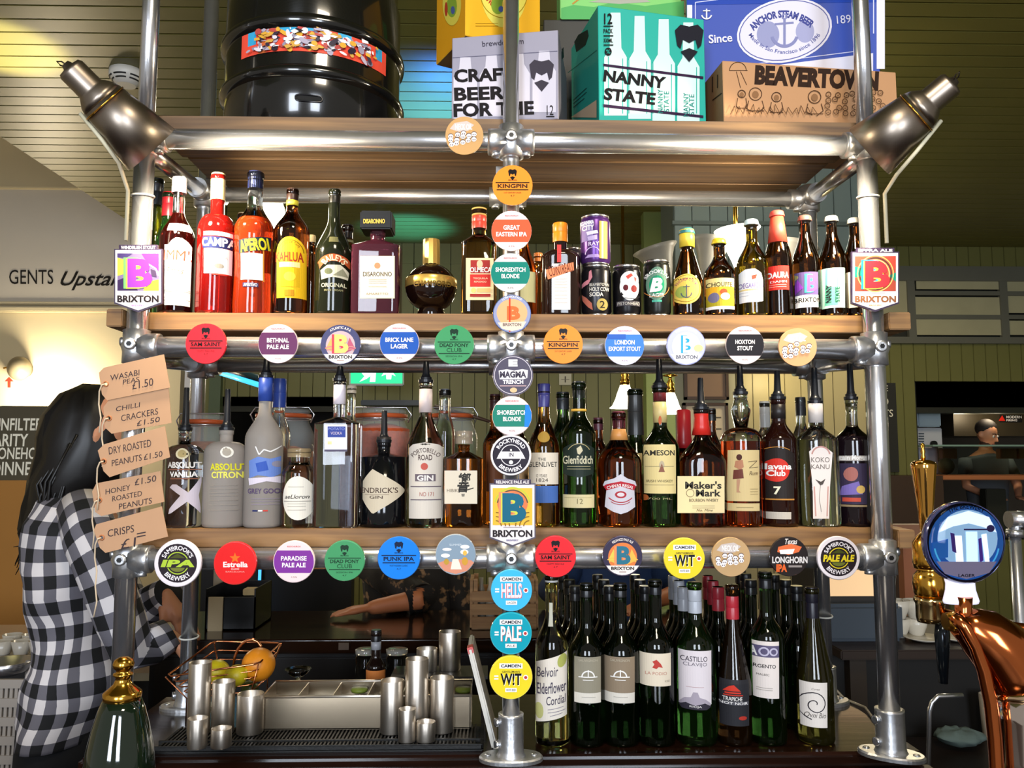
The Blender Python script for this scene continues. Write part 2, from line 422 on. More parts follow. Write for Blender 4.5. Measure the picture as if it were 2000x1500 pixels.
# blue-lit light tube above the passage
a, b_ = P(432, 728, 4.6), P(510, 752, 4.0)
t = thing('strip_light', 'blue lit tube light hanging over the dark passage', 'light', (0, 0, 0))
obj('tube', cyl(B(), a, b_, 0.022), mat('#3aa7d8', 0.3, emit=1.6), t); obj('housing', cyl(B(), a + Vector((0, 0, 0.04)), b_ + Vector((0, 0, 0.04)), 0.025), mat('#123038', 0.4), t); obj('cable', cyl(B(), a, (a.x, a.y, CZ - 0.01), 0.004), BLACKP, t)
# dark rail shelf under the exit sign
a, b_ = P(708, 793, BY - 0.1), P(822, 783, BY - 0.1)
t = tag(obj('wall_shelf', box(B(), a.x, BY - 0.2, a.z, b_.x, BY, b_.z, bevel=0.005), mat('#1c2224', 0.4)), 'narrow dark wall shelf under the green exit sign', 'shelf')

# exit sign
X0, X1 = P(681, 753, 5.0), P(789, 700, 5.0)
t = thing('exit_sign', 'green lit fire exit sign with running figure and arrow', 'sign', (0, 0, 0))
obj('housing', box(B(), X0.x, 5.0, X0.z, X1.x, 5.06, X1.z, bevel=0.008), mat('#9aa3a0', 0.4), t)
GRN = mat('#10c87c', 0.4, emit=1.1); WHE = mat('#ecfff4', 0.4, emit=1.0)
decal(t, Flat((0, 4.999, 0)), [('r', 685, 700, 786, 749, GRN),
    ('p', [(703, 724), (714, 720), (722, 724), (735, 720), (733, 746), (722, 746), (724, 734), (716, 740), (702, 746), (712, 735)], WHE), ('e', 716, 713, 5, 5, WHE),
    ('p', [(745, 735), (758, 714), (773, 735), (765, 731), (764, 741), (755, 741), (754, 731)], WHE)], names=('panel', 'panel', 'symbol'), base=0.002, step=0.0006)
obj('bracket', box(B(), (X0.x + X1.x) / 2 - 0.02, 5.02, X1.z, (X0.x + X1.x) / 2 + 0.02, 5.04, CZ), mat('#777a76', 0.4), t)

# smoke detector on the ceiling
q = PZ(248, 140, CZ - 0.014)
t = thing('smoke_detector', 'white round smoke detector on the boarded ceiling', 'detector', (q.x, q.y, CZ - 0.014))
obj('housing', lathe(B(), [(0.045, -0.075), (0.075, -0.045), (0.085, -0.03), (0.085, 0), (0, 0)], 28), mat('#d9d6cf', 0.4), t)
bm = B()
for r_ in (0.066, 0.079):
    for k in range(6):
        a = k * math.pi / 3 + 0.1
        tube(bm, [(r_ * math.cos(a + s_ * 0.8 / 5), r_ * math.sin(a + s_ * 0.8 / 5), -0.055 if r_ < 0.07 else -0.041) for s_ in range(6)], 0.004, 6)
obj('vents', bm, mat('#1c1c1c', 0.6), t)

# wall lamp on the cream stairwell wall
q = P(50, 722, WY)
t = thing('wall_lamp', 'small brass wall lamp with round shade on the cream wall', 'lamp', (q.x, WY, q.z))
obj('backplate', lathe(B(), [(0, 0), (0.07, 0), (0.075, 0.012), (0.05, 0.03), (0, 0.03)], 24, mx=Matrix.Rotation(R(90), 4, 'X')), mat('#7b7766', 0.3, 0.8), t)
obj('arm', tube(B(), [(0, -0.03, 0), (-0.05, -0.1, 0.02), (-0.13, -0.12, 0.0)], 0.008), BRASS, t)
obj('shade', ball(B(), (0, -0.1, 0.0), 0.10, 0.10, 0.11), mat('#8a8068', 0.35, 0.3), t)
lamp('wall_lamp_light', 'POINT', (q.x + 0.25, WY - 0.30, q.z - 0.28), 60, (1.0, 0.86, 0.62), 0.10)
q = P(17, 748, WY)
t = thing('fire_notice', 'tiny red arrow transfer on the cream wall under the lamp', 'sign', (0, 0, 0))
decal(t, Flat((0, WY, 0)), [('p', [(9, 745), (18, 736), (27, 745)], '#8c3a2a'), ('r', 15, 745, 21, 757, '#8c3a2a')], base=0.002)

# chalkboard behind the woman with chalk lettering, and the orange panel below
CY = 2.6
a, b_ = P(-260, 938, CY), P(135, 793, CY)
t = thing('chalkboard', 'dark chalkboard menu with hand chalked capitals behind the woman', 'chalkboard', (0, 0, 0))
obj('board', box(B(), a.x, CY, a.z, b_.x, CY + 0.02, b_.z), mat('#4b4433', 0.8, noise_=0.15, scale=8), t)
CH = mat('#e8e2cf', 0.9)
decal(t, Flat((0, CY, 0)), [('t', 'UNFILTERED', -13, 817, 109, 841, CH, 0.02, 0.1), ('t', 'CLARITY', -41, 847, 56, 872, CH, 0.02, 0.1), ('t', 'LONEHOP', -14, 874, 84, 897, CH, 0.015, 0.1), ('t', 'DINNER', -16, 902, 76, 928, CH, 0.015, 0.1)], base=0.001)
a, b_ = P(-260, 1215, CY), P(118, 938, CY)
struct('wall_hatch_panel', box(B(), a.x, CY - 0.01, a.z - 0.4, b_.x, CY + 0.03, b_.z), mat('#a06d2c', 0.7, noise_=0.1, scale=4))

# framed pictures
for (x0, y0, x1, y1, kind) in ((1336, 700, 1421, 781, 0), (1336, 787, 1421, 960, 1)):
    a, b_ = P(x0, y1, 4.8), P(x1, y0, 4.8)
    t = thing('framed_picture', ['dark framed glazed picture reflecting lamps, upper of two on the wall', 'dark framed notice of pale printed paper, lower of two on the wall'][kind], 'picture', (a.x, 4.8, a.z))
    W_, H_ = b_.x - a.x, b_.z - a.z; bm = B()
    for q in ((0, 0, W_, 0.025), (0, H_ - 0.025, W_, H_), (0, 0, 0.025, H_), (W_ - 0.025, 0, W_, H_)): box(bm, q[0], -0.02, q[1], q[2], 0.02, q[3], bevel=0.003)
    obj('frame', bm, mat('#3a2c22', 0.3), t); obj('mount', box(B(), 0.02, 0, 0.02, W_ - 0.02, 0.015, H_ - 0.02), mat('#6f5b4c' if kind == 0 else '#a89c88', 0.15), t)
    if kind:
        bm = B()
        for k in range(5): box(bm, W_ * 0.55, -0.002, H_ - 0.12 - k * 0.09, W_ * 0.85, 0.0, H_ - 0.11 - k * 0.09)
        obj('lettering', bm, mat('#3d352c', 0.6), t)
struct('wall_screen', box(B(), P(1318, 900, 4.83).x, 4.83, 0, P(1440, 900, 4.83).x, 4.9, P(0, 660, 4.83).z), mat('#7e7c68', 0.6, noise_=0.06, scale=3))
struct('trim_green_post', box(B(), P(1262, 900, 4.83).x, 4.78, 0, P(1318, 900, 4.83).x, 4.9, CZ), mat('#7b8a4e', 0.5, noise_=0.1, scale=3))
ys = struct('wall_panelled', box(B(), P(1440, 900, 4.9).x, 4.9, 0, P(1690, 900, 4.9).x, 4.95, P(0, 660, 4.9).z), mat('#4a4636', 0.6))
x = P(1440, 900, 4.9).x
while x < P(1685, 900, 4.9).x: vboard(x, x + 0.13, 0.0, P(0, 662, 4.9).z, 4.89, mat('#8f8664', 0.45, noise_=0.08, scale=4), ys); x += 0.13
lamp('wall_light', 'POINT', (P(1525, 735, 4.6).x, 4.55, P(1525, 735, 4.6).z), 6, (1.0, 0.80, 0.42), 0.06)

# kitchen hatch: dark recess, duct, hood, white machines, glass counter case, cook
KY = BY + 1.5
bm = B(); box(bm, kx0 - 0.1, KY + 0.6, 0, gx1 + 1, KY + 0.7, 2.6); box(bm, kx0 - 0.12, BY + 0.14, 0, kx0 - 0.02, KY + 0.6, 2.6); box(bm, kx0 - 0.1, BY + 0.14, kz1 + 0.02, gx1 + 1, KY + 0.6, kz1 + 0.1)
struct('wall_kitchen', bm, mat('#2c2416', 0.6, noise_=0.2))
a = P(1953, 745, BY + 1); o = tag(obj('extract_duct', lathe(B(), [(0.10, 0), (0.105, 0.01), (0.10, 0.02), (0.10, 0.12), (0.105, 0.13), (0.10, 0.14), (0.10, 0.22)], 24, c=(a.x, BY + 1, P(1953, 803, BY + 1).z)), mat('#8f959a', 0.35, 0.9)), 'round silver extract duct over the kitchen', 'duct')
a, b_ = P(1830, 812, BY + 1), P(2060, 803, BY + 1)
t = thing('extractor_hood', 'dark steel kitchen hood with a red and white maker plate', 'hood', (0, 0, 0))
bm = B(); box(bm, a.x, BY + 0.7, a.z - 0.22, b_.x, BY + 1.4, a.z); obj('canopy', bm, mat('#3b3324', 0.4, 0.3), t)
obj('rim', box(B(), a.x, BY + 0.69, a.z, b_.x, BY + 1.4, a.z + 0.03), mat('#9a9a90', 0.3, 0.8), t)
decal(t, Flat((0, BY + 0.698, 0)), [('r', 1952, 811, 1996, 825, '#1b1b1b'), ('p', [(1950, 822), (1957, 811), (1963, 822)], '#c8281c'), ('t', 'MODERN', 1965, 812, 1995, 817, '#e8e8e8'), ('t', 'FIRING', 1965, 819, 1986, 823, '#e8e8e8')], base=0.002, step=0.001)
t = thing('kitchen_machine', 'white kitchen dispenser with domed lid at the hatch', 'machine', (0, 0, 0))
bm = B(); a, b_ = P(1788, 834, BY + 0.3), P(1832, 800, BY + 0.3); box(bm, a.x, BY + 0.25, a.z, b_.x, BY + 0.5, b_.z, bevel=0.012); obj('lid', bm, mat('#a9b9c4', 0.3), t)
bm = B(); a, b_ = P(1788, 925, BY + 0.3), P(1834, 836, BY + 0.3); box(bm, a.x, BY + 0.25, a.z, b_.x, BY + 0.55, b_.z, bevel=0.008); obj('body', bm, mat('#b6b7bf', 0.4), t)
bm = B()
for k in range(5): a = P(1798, 848 + k * 5, BY + 0.25); box(bm, a.x - 0.02, BY + 0.243, a.z, a.x + 0.03, BY + 0.25, a.z + 0.01)
obj('vent', bm, mat('#3c4650', 0.5), t); a = P(1822, 867, BY + 0.25); obj('dial', cyl(B(), (a.x, BY + 0.25, a.z), (a.x, BY + 0.22, a.z), 0.03), BLACKP, t)
t = thing('hatch_counter', 'timber counter ledge of the kitchen hatch', 'counter', (0, 0, 0))
a, b_ = P(1830, 937, BY - 0.2), P(2060, 928, BY - 0.2); obj('ledge', box(B(), a.x, BY - 0.3, a.z, b_.x + 0.6, BY + 0.3, b_.z, bevel=0.006), mat('#a5663f', 0.4), t)
t = thing('display_case', 'glass fronted display case on the kitchen hatch counter', 'display case', (0, 0, 0))
GL = mat('#dff0ea', 0.03, trans=1.0, ior=1.1)
a, b_ = P(1832, 927, BY - 0.1), P(2060, 872, BY - 0.1); obj('glass_front', box(B(), a.x, BY - 0.12, a.z, b_.x, BY - 0.113, b_.z), GL, t)
obj('top_edge', box(B(), a.x - 0.05, BY - 0.13, b_.z, b_.x, BY + 0.22, b_.z + 0.015), mat('#7d9a8c', 0.15), t)
tag(obj('bread_crock', ball(B(), (P(1848, 915, BY).x, BY, P(0, 922, BY).z + 0.05), 0.07, 0.07, 0.075), mat('#a08a6a', 0.6)), 'tan round crock inside the glass display case', 'crock')
for k, (x0, x1, c, lb) in enumerate(((1833, 1860, '#c98a55', 'copper coloured food tray under the case lid by the white machine'), (1945, 1975, '#c7a070', 'pale bread tray in the middle of the display case'), (1980, 2010, '#cfae7c', 'cream food tray beside the pale bread tray'))):
    a, b_ = P(x0, 896, BY + 0.2), P(x1, 876, BY + 0.2); tag(obj('food_tray', box(B(), a.x, BY + 0.12, a.z, b_.x, BY + 0.2, b_.z, bevel=0.006), mat(c, 0.4)), lb, 'tray')
lamp('kitchen_light', 'POINT', (P(1960, 850, BY + 0.2).x, BY + 0.35, P(0, 852, BY).z + 0.25), 9.0, (1.0, 0.85, 0.6), 0.1)
# chalkboard strip between post and hatch, lower boards in the far corner
a, b_ = P(1686, 922, BY - 0.06), P(1748, 748, BY - 0.06)
t = thing('menu_board', 'narrow black menu board with faint chalk writing beside the kitchen hatch', 'chalkboard', (0, 0, 0))
obj('board', box(B(), a.x, BY - 0.07, a.z, b_.x, BY - 0.05, b_.z), mat('#23231f', 0.7), t)
decal(t, Flat((0, BY - 0.07, 0)), [('t', 'E', 1724, 753, 1734, 764, CH, 0), ('t', 'D', 1722, 776, 1735, 793, CH, 0), ('t', 'TS', 1725, 800, 1744, 814, CH, 0), ('t', 'RS', 1676, 753, 1696, 814, CH, 0), ('l', [(1724, 864), (1734, 875)], 1.4, CH)], base=0.002)
struct('trim_dark_cupboard', box(B(), P(1730, 1000, BY - 0.4).x, BY - 0.4, 0, P(1845, 1000, BY - 0.4).x, BY - 0.02, P(0, 930, BY - 0.4).z), mat('#3a2a1e', 0.5, noise_=0.1))
a, b_ = P(1930, 1040, BY - 0.1), P(1965, 955, BY - 0.1)
t = tag(obj('wall_radiator', box(B(), a.x, BY - 0.1, a.z, b_.x, BY, b_.z, bevel=0.006), mat('#1f2018', 0.5)), 'small dark vent box on the green boards below the hatch', 'vent')
# door closer / light switch on the far boards
a, b_ = P(1092, 752, BY - 0.03), P(1116, 730, BY - 0.03)
t = thing('wall_notice', 'small square white notice with dark mark on the far boards', 'notice', (0, 0, 0))
obj('panel', box(B(), a.x, BY - 0.035, a.z, b_.x, BY - 0.018, b_.z), mat('#b9b8a8', 0.5), t)
decal(t, Flat((0, BY - 0.035, 0)), [('l', [(1104, 735), (1104, 747)], 2, '#33312c'), ('l', [(1096, 741), (1112, 741)], 1.2, '#77746a')], base=0.002)

# flared glass pendant shades (a chandelier behind the beer bottles; two lit pendants lower down)
SH = mat('#b5b0a2', 0.35, trans=0.0, noise_=0.05); SHL = mat('#fff3dc', 0.4, emit=12.0)
def shade_prof(r, h): return [(r * 0.28, h), (r * 0.34, h * 0.86), (r * 0.5, h * 0.6), (r * 0.62, h * 0.35), (r * 0.82, h * 0.1), (r, 0.0), (r * 0.97, 0.0), (r * 0.78, h * 0.12), (r * 0.58, h * 0.36), (r * 0.46, h * 0.6), (r * 0.3, h * 0.84), (r * 0.24, h)]
t = thing('chandelier', 'chandelier of upturned flared glass shades, one lit, behind the beer bottles', 'chandelier', P(1440, 560, 2.6))
c0 = P(1440, 560, 2.6)
for k, (px, py, lean, lit) in enumerate(((1292, 528, -16, 0), (1385, 512, 10, 0), (1444, 492, -4, 1), (1546, 520, 16, 0))):
    a = P(px, py, 2.6 + (k % 2) * 0.12) - c0
    mx = Matrix.Translation(a) @ Matrix.Rotation(R(lean), 4, 'Y') @ Matrix.Translation((0, 0, 0.12)) @ Matrix.Rotation(R(180), 4, 'X')
    obj('glass_shade', lathe(B(), shade_prof(0.12, 0.2), 26, mx=mx), SHL if lit else SH, t)
    obj('arm', tube(B(), [a + Vector((0, 0, -0.06)), a * 0.6 + Vector((0, 0, -0.2)), (0, 0, -0.25)], 0.008), BRASS, t)
obj('stem', cyl(B(), (0, 0, -0.3), (0, 0, CZ - c0.z), 0.012), BRASS, t)
lamp('chandelier_light', 'POINT', P(1462, 440, 2.55), 8, (1.0, 0.9, 0.72), 0.05)
for px, py, yy in ((1221, 797, 3.4), (1310, 808, 3.9)):
    c0 = P(px, py, yy); t = thing('pendant_lamp', 'lit white glass pendant on brass fitting ' + ('above the tall dark green bottle' if px < 1300 else 'close to the stemmed green post, smaller of two'), 'lamp', c0)
    obj('glass_shade', lathe(B(), shade_prof(0.095, 0.15), 26), SHL, t)
    obj('fitting', lathe(B(), [(0.03, 0.14), (0.03, 0.17), (0.02, 0.19), (0.028, 0.2), (0.012, 0.23), (0.012, 0.25), (0.05, 0.255), (0.05, 0.262), (0.01, 0.27), (0.01, CZ - c0.z)], 18), BRASS, t)
    lamp('pendant_light', 'POINT', c0 + Vector((0, -0.02, -0.06)), 5, (1.0, 0.88, 0.66), 0.05)
# bare globe bulb behind the orange aperitif bottle
c0 = P(520, 413, 0.62); t = thing('globe_lamp', 'blazing bare globe bulb behind the blue capped bottle', 'lamp', c0)
obj('globe', ball(B(), (0, 0, 0), 0.05, seg=20, rings=14), mat('#fff2d0', 0.3, emit=16.0), t)
obj('socket', lathe(B(), [(0.016, 0.046), (0.02, 0.045), (0.02, 0.09), (0.006, 0.1), (0.004, 0.6), (0, 0.6)], 16), BRASS, t)
lamp('globe_light', 'POINT', c0 + Vector((0, -0.06, 0)), 5, (1.0, 0.87, 0.62), 0.04)

# uplights on the ceiling
q = PZ(60, 100, CZ); lamp('ceiling_uplight', 'SPOT', (q.x - 0.25, q.y, 2.55), 190, (1.0, 0.90, 0.62), 0.05, aim=(q.x - 0.12, q.y - 0.05, CZ), spot=36, blend=0.5)
q = PZ(842, 195, CZ); lamp('ceiling_blue_light', 'SPOT', (q.x + 0.1, q.y + 0.2, 2.9), 260, (0.05, 0.25, 1.0), 0.05, aim=(q.x, q.y, CZ), spot=70, blend=0.8)
q = PZ(800, 440, CZ); lamp('ceiling_blue_light', 'SPOT', (q.x + 0.1, q.y - 0.2, 2.75), 110, (0.06, 0.5, 1.0), 0.05, aim=(q.x, q.y, CZ), spot=60, blend=0.8)
# ------------------------------------------------------------------ bar counter
BZ = 1.0
bl = -0.80; br = 0.80
ctr = struct('bar_counter', box(B(), -0.79, -0.18, 0, br - 0.1, 0.42, 0.62), BARW)
tag(ctr, 'dark polished wooden bar counter under the pipe rack', 'bar counter'); ctr['kind'] = 'thing'
bm = B(); fy = PZ(1000, 1476, BZ).y
box(bm, bl - 0.02, fy, BZ - 0.03, br, 0.44, BZ, bevel=0.008); obj('top', bm, BARW, ctr)
bm = B(); box(bm, bl - 0.02, fy - 0.03, BZ - 0.09, br + 0.02, fy + 0.02, BZ - 0.026, bevel=0.012); obj('edge_moulding', bm, wood('#190c07', '#341a0d', 0.18, sx=1, sy=14, coat=0.6), ctr)
obj('panel', box(B(), bl, fy - 0.005, 0.62, br, 0.4, BZ - 0.03), BARW, ctr)

# ------------------------------------------------------------------ pipe rack
FY, RY = 0.0, 0.34
XL, XC, XR = P(268, 640, FY).x, P(998, 800, FY).x, P(1706, 640, FY).x
ZT, ZM, ZL = P(1000, 278, FY).z, P(1000, 680, FY).z, P(1000, 1090, FY).z
RXL, RXR = P(391, 640, RY).x, P(1588, 640, RY).x
ZTr, ZMr, ZLr = P(1000, 385, RY).z, P(1000, 714, RY).z, ZL - 0.01
rack = thing('pipe_rack', 'galvanised scaffold pipe back-bar rack standing on the bar', 'rack', (0, 0, BZ))
def rk(name, bm, m=STEEL): 
    bmesh.ops.translate(bm, verts=bm.verts, vec=(0, 0, -BZ)); return obj(name, bm, m, rack)
TOPZ = 2.75
for x in (XL, XR): rk('post', cyl(B(), (x, FY, BZ), (x, FY, ZT), 0.0195, 28)); rk('post', cyl(B(), (x, FY, ZT), (x, FY, TOPZ), 0.0165, 28))
rk('post', cyl(B(), (XC, FY, BZ), (XC, FY, TOPZ), 0.0165, 28))
for x, zz in ((RXL, TOPZ), (RXR, ZTr + 0.034)): rk('post', cyl(B(), (x, RY, BZ), (x, RY, zz), 0.0175, 24))
for z in (ZT, ZM, ZL): rk('rail', cyl(B(), (XL, FY, z), (XR, FY, z), 0.0205, 28))
for z in (ZTr, ZMr, ZLr): rk('rail', cyl(B(), (RXL, RY, z), (RXR, RY, z), 0.0185, 24))
for a, c in ((ZT, ZTr), (ZM, ZMr), (ZL, ZLr)):
    for x0, x1 in ((XL, RXL), (XR, RXR)): rk('side_rail', cyl(B(), (x0, FY, a - 0.02), (x1, RY, c), 0.0175, 20))
def flare(bm, x, y, z, r, h, up=1):
    lathe(bm, [(r, -h), (r + 0.004, -h), (r + 0.006, -h + 0.004), (r + 0.006, h - 0.004), (r + 0.004, h), (r, h)], 28, c=(x, y, z))
def screw(bm, c, d, r=0.009):
    c = Vector(c); d = Vector(d).normalized(); tube(bm, [c, c + d * 0.008, c + d * 0.0081], [r, r, r * 0.72], 14, caps=True)
def clamp(x, y, z, side):
    bm = B(); r = 0.0195
    lathe(bm, [(r, -0.034), (r + 0.006, -0.032), (r + 0.0055, -0.01), (r + 0.009, 0), (r + 0.0055, 0.01), (r + 0.006, 0.032), (r, 0.034)], 28, c=(x, y, z))
    for s in ((-1, 1) if side == 0 else (side,)):
        tube(bm, [(x + s * 0.01, y, z), (x + s * 0.04, y, z), (x + s * 0.046, y, z), (x + s * 0.047, y, z)], [0.0265, 0.0265, 0.026, 0.0215], 28)
        screw(bm, (x + s * 0.03, y - 0.004, z - 0.024), (0, 0, -1))
    screw(bm, (x, y - 0.026, z + 0.002), (0, -1, 0), 0.011)
    if side: screw(bm, (x - side * 0.022, y, z + 0.01), (-side, 0, 0)); 
    o = rk('pipe_clamp', bm, CAST)
    b2 = B(); tube(b2, [(x, y - 0.0345, z + 0.002 - BZ), (x, y - 0.0352, z + 0.002 - BZ)], 0.005, 6); obj('hex_socket', b2, BLACKP, o)
for z in (ZT, ZM, ZL):
    clamp(XC, FY, z, 0); clamp(XL, FY, z, 1); clamp(XR, FY, z, -1)
for z in (ZTr, ZMr):
    for x, s in ((RXL, 1), (RXR, -1)):
        bm = B(); lathe(bm, [(0.0175, -0.034), (0.025, -0.03), (0.025, 0.03), (0.0175, 0.034)], 24, c=(x, RY, z))
        tube(bm, [(x, RY, z), (x + s * 0.05, RY, z)], 0.024, 24); tube(bm, [(x, RY, z), (x, RY - 0.055, z)], [0.024, 0.024], 24); screw(bm, (x + s * 0.03, RY, z - 0.022), (0, 0, -1)); rk('pipe_clamp', bm, CAST)
    bm = B(); tube(bm, [(XC - 0.045, RY, z), (XC + 0.045, RY, z)], 0.0235, 24)
    for s in (-1, 1): screw(bm, (XC + s * 0.03, RY, z - 0.021), (0, 0, -1))
    rk('pipe_clamp', bm, CAST)
def flange(x, y, ang=0, r0=0.0195, hh=0.088, big=1.0):
    bm = B(); n = 40; mx = Matrix.Translation((x, y, BZ)) @ Matrix.Rotation(R(ang), 4, 'Z'); vs = []
    for zz, s in ((0, 1), (0.006, 1), (0.009, 0.95)):
        ring = []
        for j in range(n):
            t = 2 * math.pi * j / n; a = 0.060 * big * s; b_ = 0.036 * s
            ring.append(bm.verts.new(mx @ Vector((math.copysign(abs(math.cos(t)) ** 0.85, math.cos(t)) * a, math.sin(t) * b_, zz))))
        vs.append(ring)
    for A, C in zip(vs[:-1], vs[1:]):
        for j in range(n): bm.faces.new((A[j], A[(j + 1) % n], C[(j + 1) % n], C[j]))
    bm.faces.new(vs[-1]); bm.faces.new(vs[0][::-1])
    lathe(bm, [(r0 + 0.013, 0.006), (r0 + 0.009, 0.012), (r0 + 0.0075, 0.02), (r0 + 0.007, hh - 0.004), (r0 + 0.0075, hh), (r0, hh)], 28, c=(x, y, BZ))
    o = rk('base_flange', bm, CAST)
    for s in (-1, 1):
        p = mx @ Vector((s * 0.044 * big, 0, 0.0092)); b2 = B(); lathe(b2, [(0.007, 0), (0.005, 0.002), (0, 0.002)], 12, c=(p.x, p.y, p.z - BZ)); obj('screw', b2, STEEL, o)
    for zz in (0.03, 0.07): b2 = B(); screw(b2, (x - (r0 + 0.006), y - 0.004, zz), (-1, -0.4, 0), 0.008); obj('screw', b2, STEEL, o)
flange(XC, FY, 0, 0.0165, 0.085); flange(XR, FY, -32); flange(XL, FY, 0); flange(RXL, RY, 0, 0.0175, 0.06); flange(RXR, RY, 20, 0.0175, 0.085)
for x, z in ((RXL, P(0, 1246, RY).z), (RXR, P(0, 1210, RY).z), (XL, P(0, 381, FY).z), (XR, P(0, 372, FY).z)):
    y = RY if x in (RXL, RXR) else FY; bm = B(); tube(bm, [(x + 0.0205 * math.cos(a * 0.35), y + 0.0205 * math.sin(a * 0.35), z - BZ + 0.002 * math.sin(a * 0.35)) for a in range(18)], 0.0022, 6, closed=True); obj('cable_tie', bm, mat('#d8d4c8', 0.4), rack)
bm = box(B(), XC - 0.03, FY + 0.06, ZT - 0.062, XC - 0.002, FY + 0.07, ZT - 0.028); rk('bracket', bm, CAST)

# wooden shelves: planks one by one
SZ = {}
for key, py, x0, x1, th, yb in (('upper', 232, 300, 1690, 0.030, 0.318), ('middle', 613, 228, 1757, 0.036, 0.318), ('lower', 1032, 222, 1765, 0.036, 0.318)):
    yf = 0.024; z = P(1000, py, yf).z; SZ[key] = z
    t = thing('shelf', {'upper': 'topmost shelf of brown planks carrying the keg and beer cartons', 'middle': 'middle oak plank shelf carrying liqueurs, cans and beer bottles', 'lower': 'lowest oak plank shelf carrying the spirit bottles with pourers'}[key], 'shelf', (0, 0, z))
    xa, xb = P(x0, py, yf).x, P(x1, py, yf).x; ym = yf + 0.155
    for k, (y0, y1) in enumerate(((yf, ym), (ym + 0.006, yb))):
        bm = box(B(), xa + 0.01 * k, y0, -th, xb - 0.012 * k, y1, 0, bevel=0.002); obj('plank', bm, OAKD if key == 'upper' else OAK, t)
    if key != 'upper':
        obj('end_block', box(B(), xa, -0.02, -th, XL - 0.021, yf - 0.001, -0.001, bevel=0.002), OAK, t); obj('end_block', box(B(), XR + 0.022, -0.02, -th, xb, yf - 0.001, -0.001, bevel=0.002), OAK, t)
    else: obj('plank', box(B(), RXL + 0.025, 0.324, -th, xb - 0.02, 0.425, 0, bevel=0.002), OAKD, t); obj('lit_edge_strip', box(B(), RXL + 0.03, 0.385, -th - 0.012, xb - 0.06, 0.42, -th, bevel=0.002), wood('#8a7048', '#b89a66', 0.5), t)  # paler oak strip added to imitate light along the rear edge
ZU, ZMS, ZLS = SZ['upper'], SZ['middle'], SZ['lower']

# ------------------------------------------------------------------ clip-on spot lamps
LAMPM = mat('#8d8276', 0.36, 1.0, noise_=0.06, scale=50)
def cliplamp(tail, mouth, lb, side, cab):
    tail, mouth = Vector(tail), Vector(mouth); d = (mouth - tail); L = d.length; q = d.to_track_quat('Z', 'Y'); mx = q.to_matrix().to_4x4()
    t = thing('spot_lamp', lb, 'lamp', tail)
    def tr(bm): bmesh.ops.transform(bm, matrix=mx, verts=bm.verts); return bm
    s = L / 0.30
    obj('shade', tr(lathe(B(), [(r, z * s) for r, z in ((0.041, 0.118), (0.049, 0.2), (0.058, 0.30), (0.056, 0.30), (0.047, 0.2), (0.039, 0.118))], 32)), LAMPM, t)
    obj('lamp_cap', tr(lathe(B(), [(r, z * s) for r, z in ((0, -0.012), (0.007, -0.011), (0.010, 0.0), (0.021, 0.003), (0.0245, 0.012), (0.025, 0.076), (0.028, 0.082), (0.037, 0.100), (0.041, 0.118), (0.0, 0.119))], 32)), LAMPM, t)
    obj('clamp_ring', tr(tube(B(), [(0.0435 * math.cos(a * math.pi / 14), 0.0435 * math.sin(a * math.pi / 14), 0.128 * s) for a in range(28)], 0.0024 * s, 8, closed=True)), BRASS, t)
    bm = B(); tube(bm, [(0, 0, -0.004 * s), (0.004, 0, -0.02 * s), (0.016, 0, -0.028 * s), (0.018, 0, -0.016 * s), (0.006, 0, -0.004 * s)], 0.0014, 6); obj('hanging_loop', tr(bm), mat('#3b342a', 0.4, 0.8), t)
    for k in (0.035, 0.055): obj('screw', tr(ball(B(), (side * 0.010 * s, -0.026 * s, k * s), 0.005 * s)), STEEL, t)
    obj('bulb', tr(ball(B(), (0, 0, 0.255 * s), 0.026 * s, 0.026 * s, 0.033 * s)), mat('#ffe9bd', 0.3, emit=22), t)
    dn = d.normalized(); a = mouth + dn * 0.008; lamp('spot_lamp_light', 'SPOT', a, 30, (1.0, 0.86, 0.62), 0.03, aim=a + dn, spot=140, blend=0.6)
    bm = tube(B(), [P(*c) - tail for c in cab], 0.0038, 8); obj('cable', bm, mat('#d9cfae', 0.5), t)
cliplamp(P(133, 130, -0.20), P(296, 292, -0.10), 'pewter clip-on spot lamp clamped by the smoke detector side of the rack', -1, [(157, 222, -.15), (198, 272, -.15), (232, 318, -.12), (250, 372, -.028), (246, 470, -.024)])
cliplamp(P(1862, 160, -0.20), P(1698, 296, -0.10), 'pewter clip-on spot lamp clamped by the boxes end of the rack', 1, [(1838, 236, -.15), (1790, 296, -.15), (1752, 340, -.12), (1728, 378, -.028), (1732, 475, -.024)])
# ------------------------------------------------------------------ bottle kit
def glass(c, rough=0.02, trans=1.0): return mat(c, rough, trans=trans, ior=1.45)
CLEAR = glass('#eef3f2'); AMBER = glass('#c8701e'); DKAMBER = glass('#8a4216'); BROWN = glass('#6a3812')
RED = glass('#d0201c', trans=0.85); ORANGE = glass('#ee4a1c', trans=0.85); DKRED = glass('#5a1410', trans=0.96); OLIVE = glass('#7d8a22')
DGREEN = glass('#2a4c1a', trans=0.97); WGREEN = glass('#16280f', trans=0.94); GREENG = glass('#2f6a24', trans=0.9); BLK = mat('#0a0a0b', 0.06)
FROST = mat('#bdb4ab', 0.40, trans=0.5, ior=1.2, noise_=0.04); PALE = glass('#cfd08c'); STRAW = glass('#d9a93a'); PURP = glass('#7a3a4e', trans=0.8)
CAPB = mat('#15171c', 0.3); BLUEC = mat('#2b3f9a', 0.3); GOLD = mat('#d9b25a', 0.25, 0.7)
BY0 = {'m': (ZMS, 0.034), 'l': (ZLS, 0.034), 'b': (BZ, 0.055)}

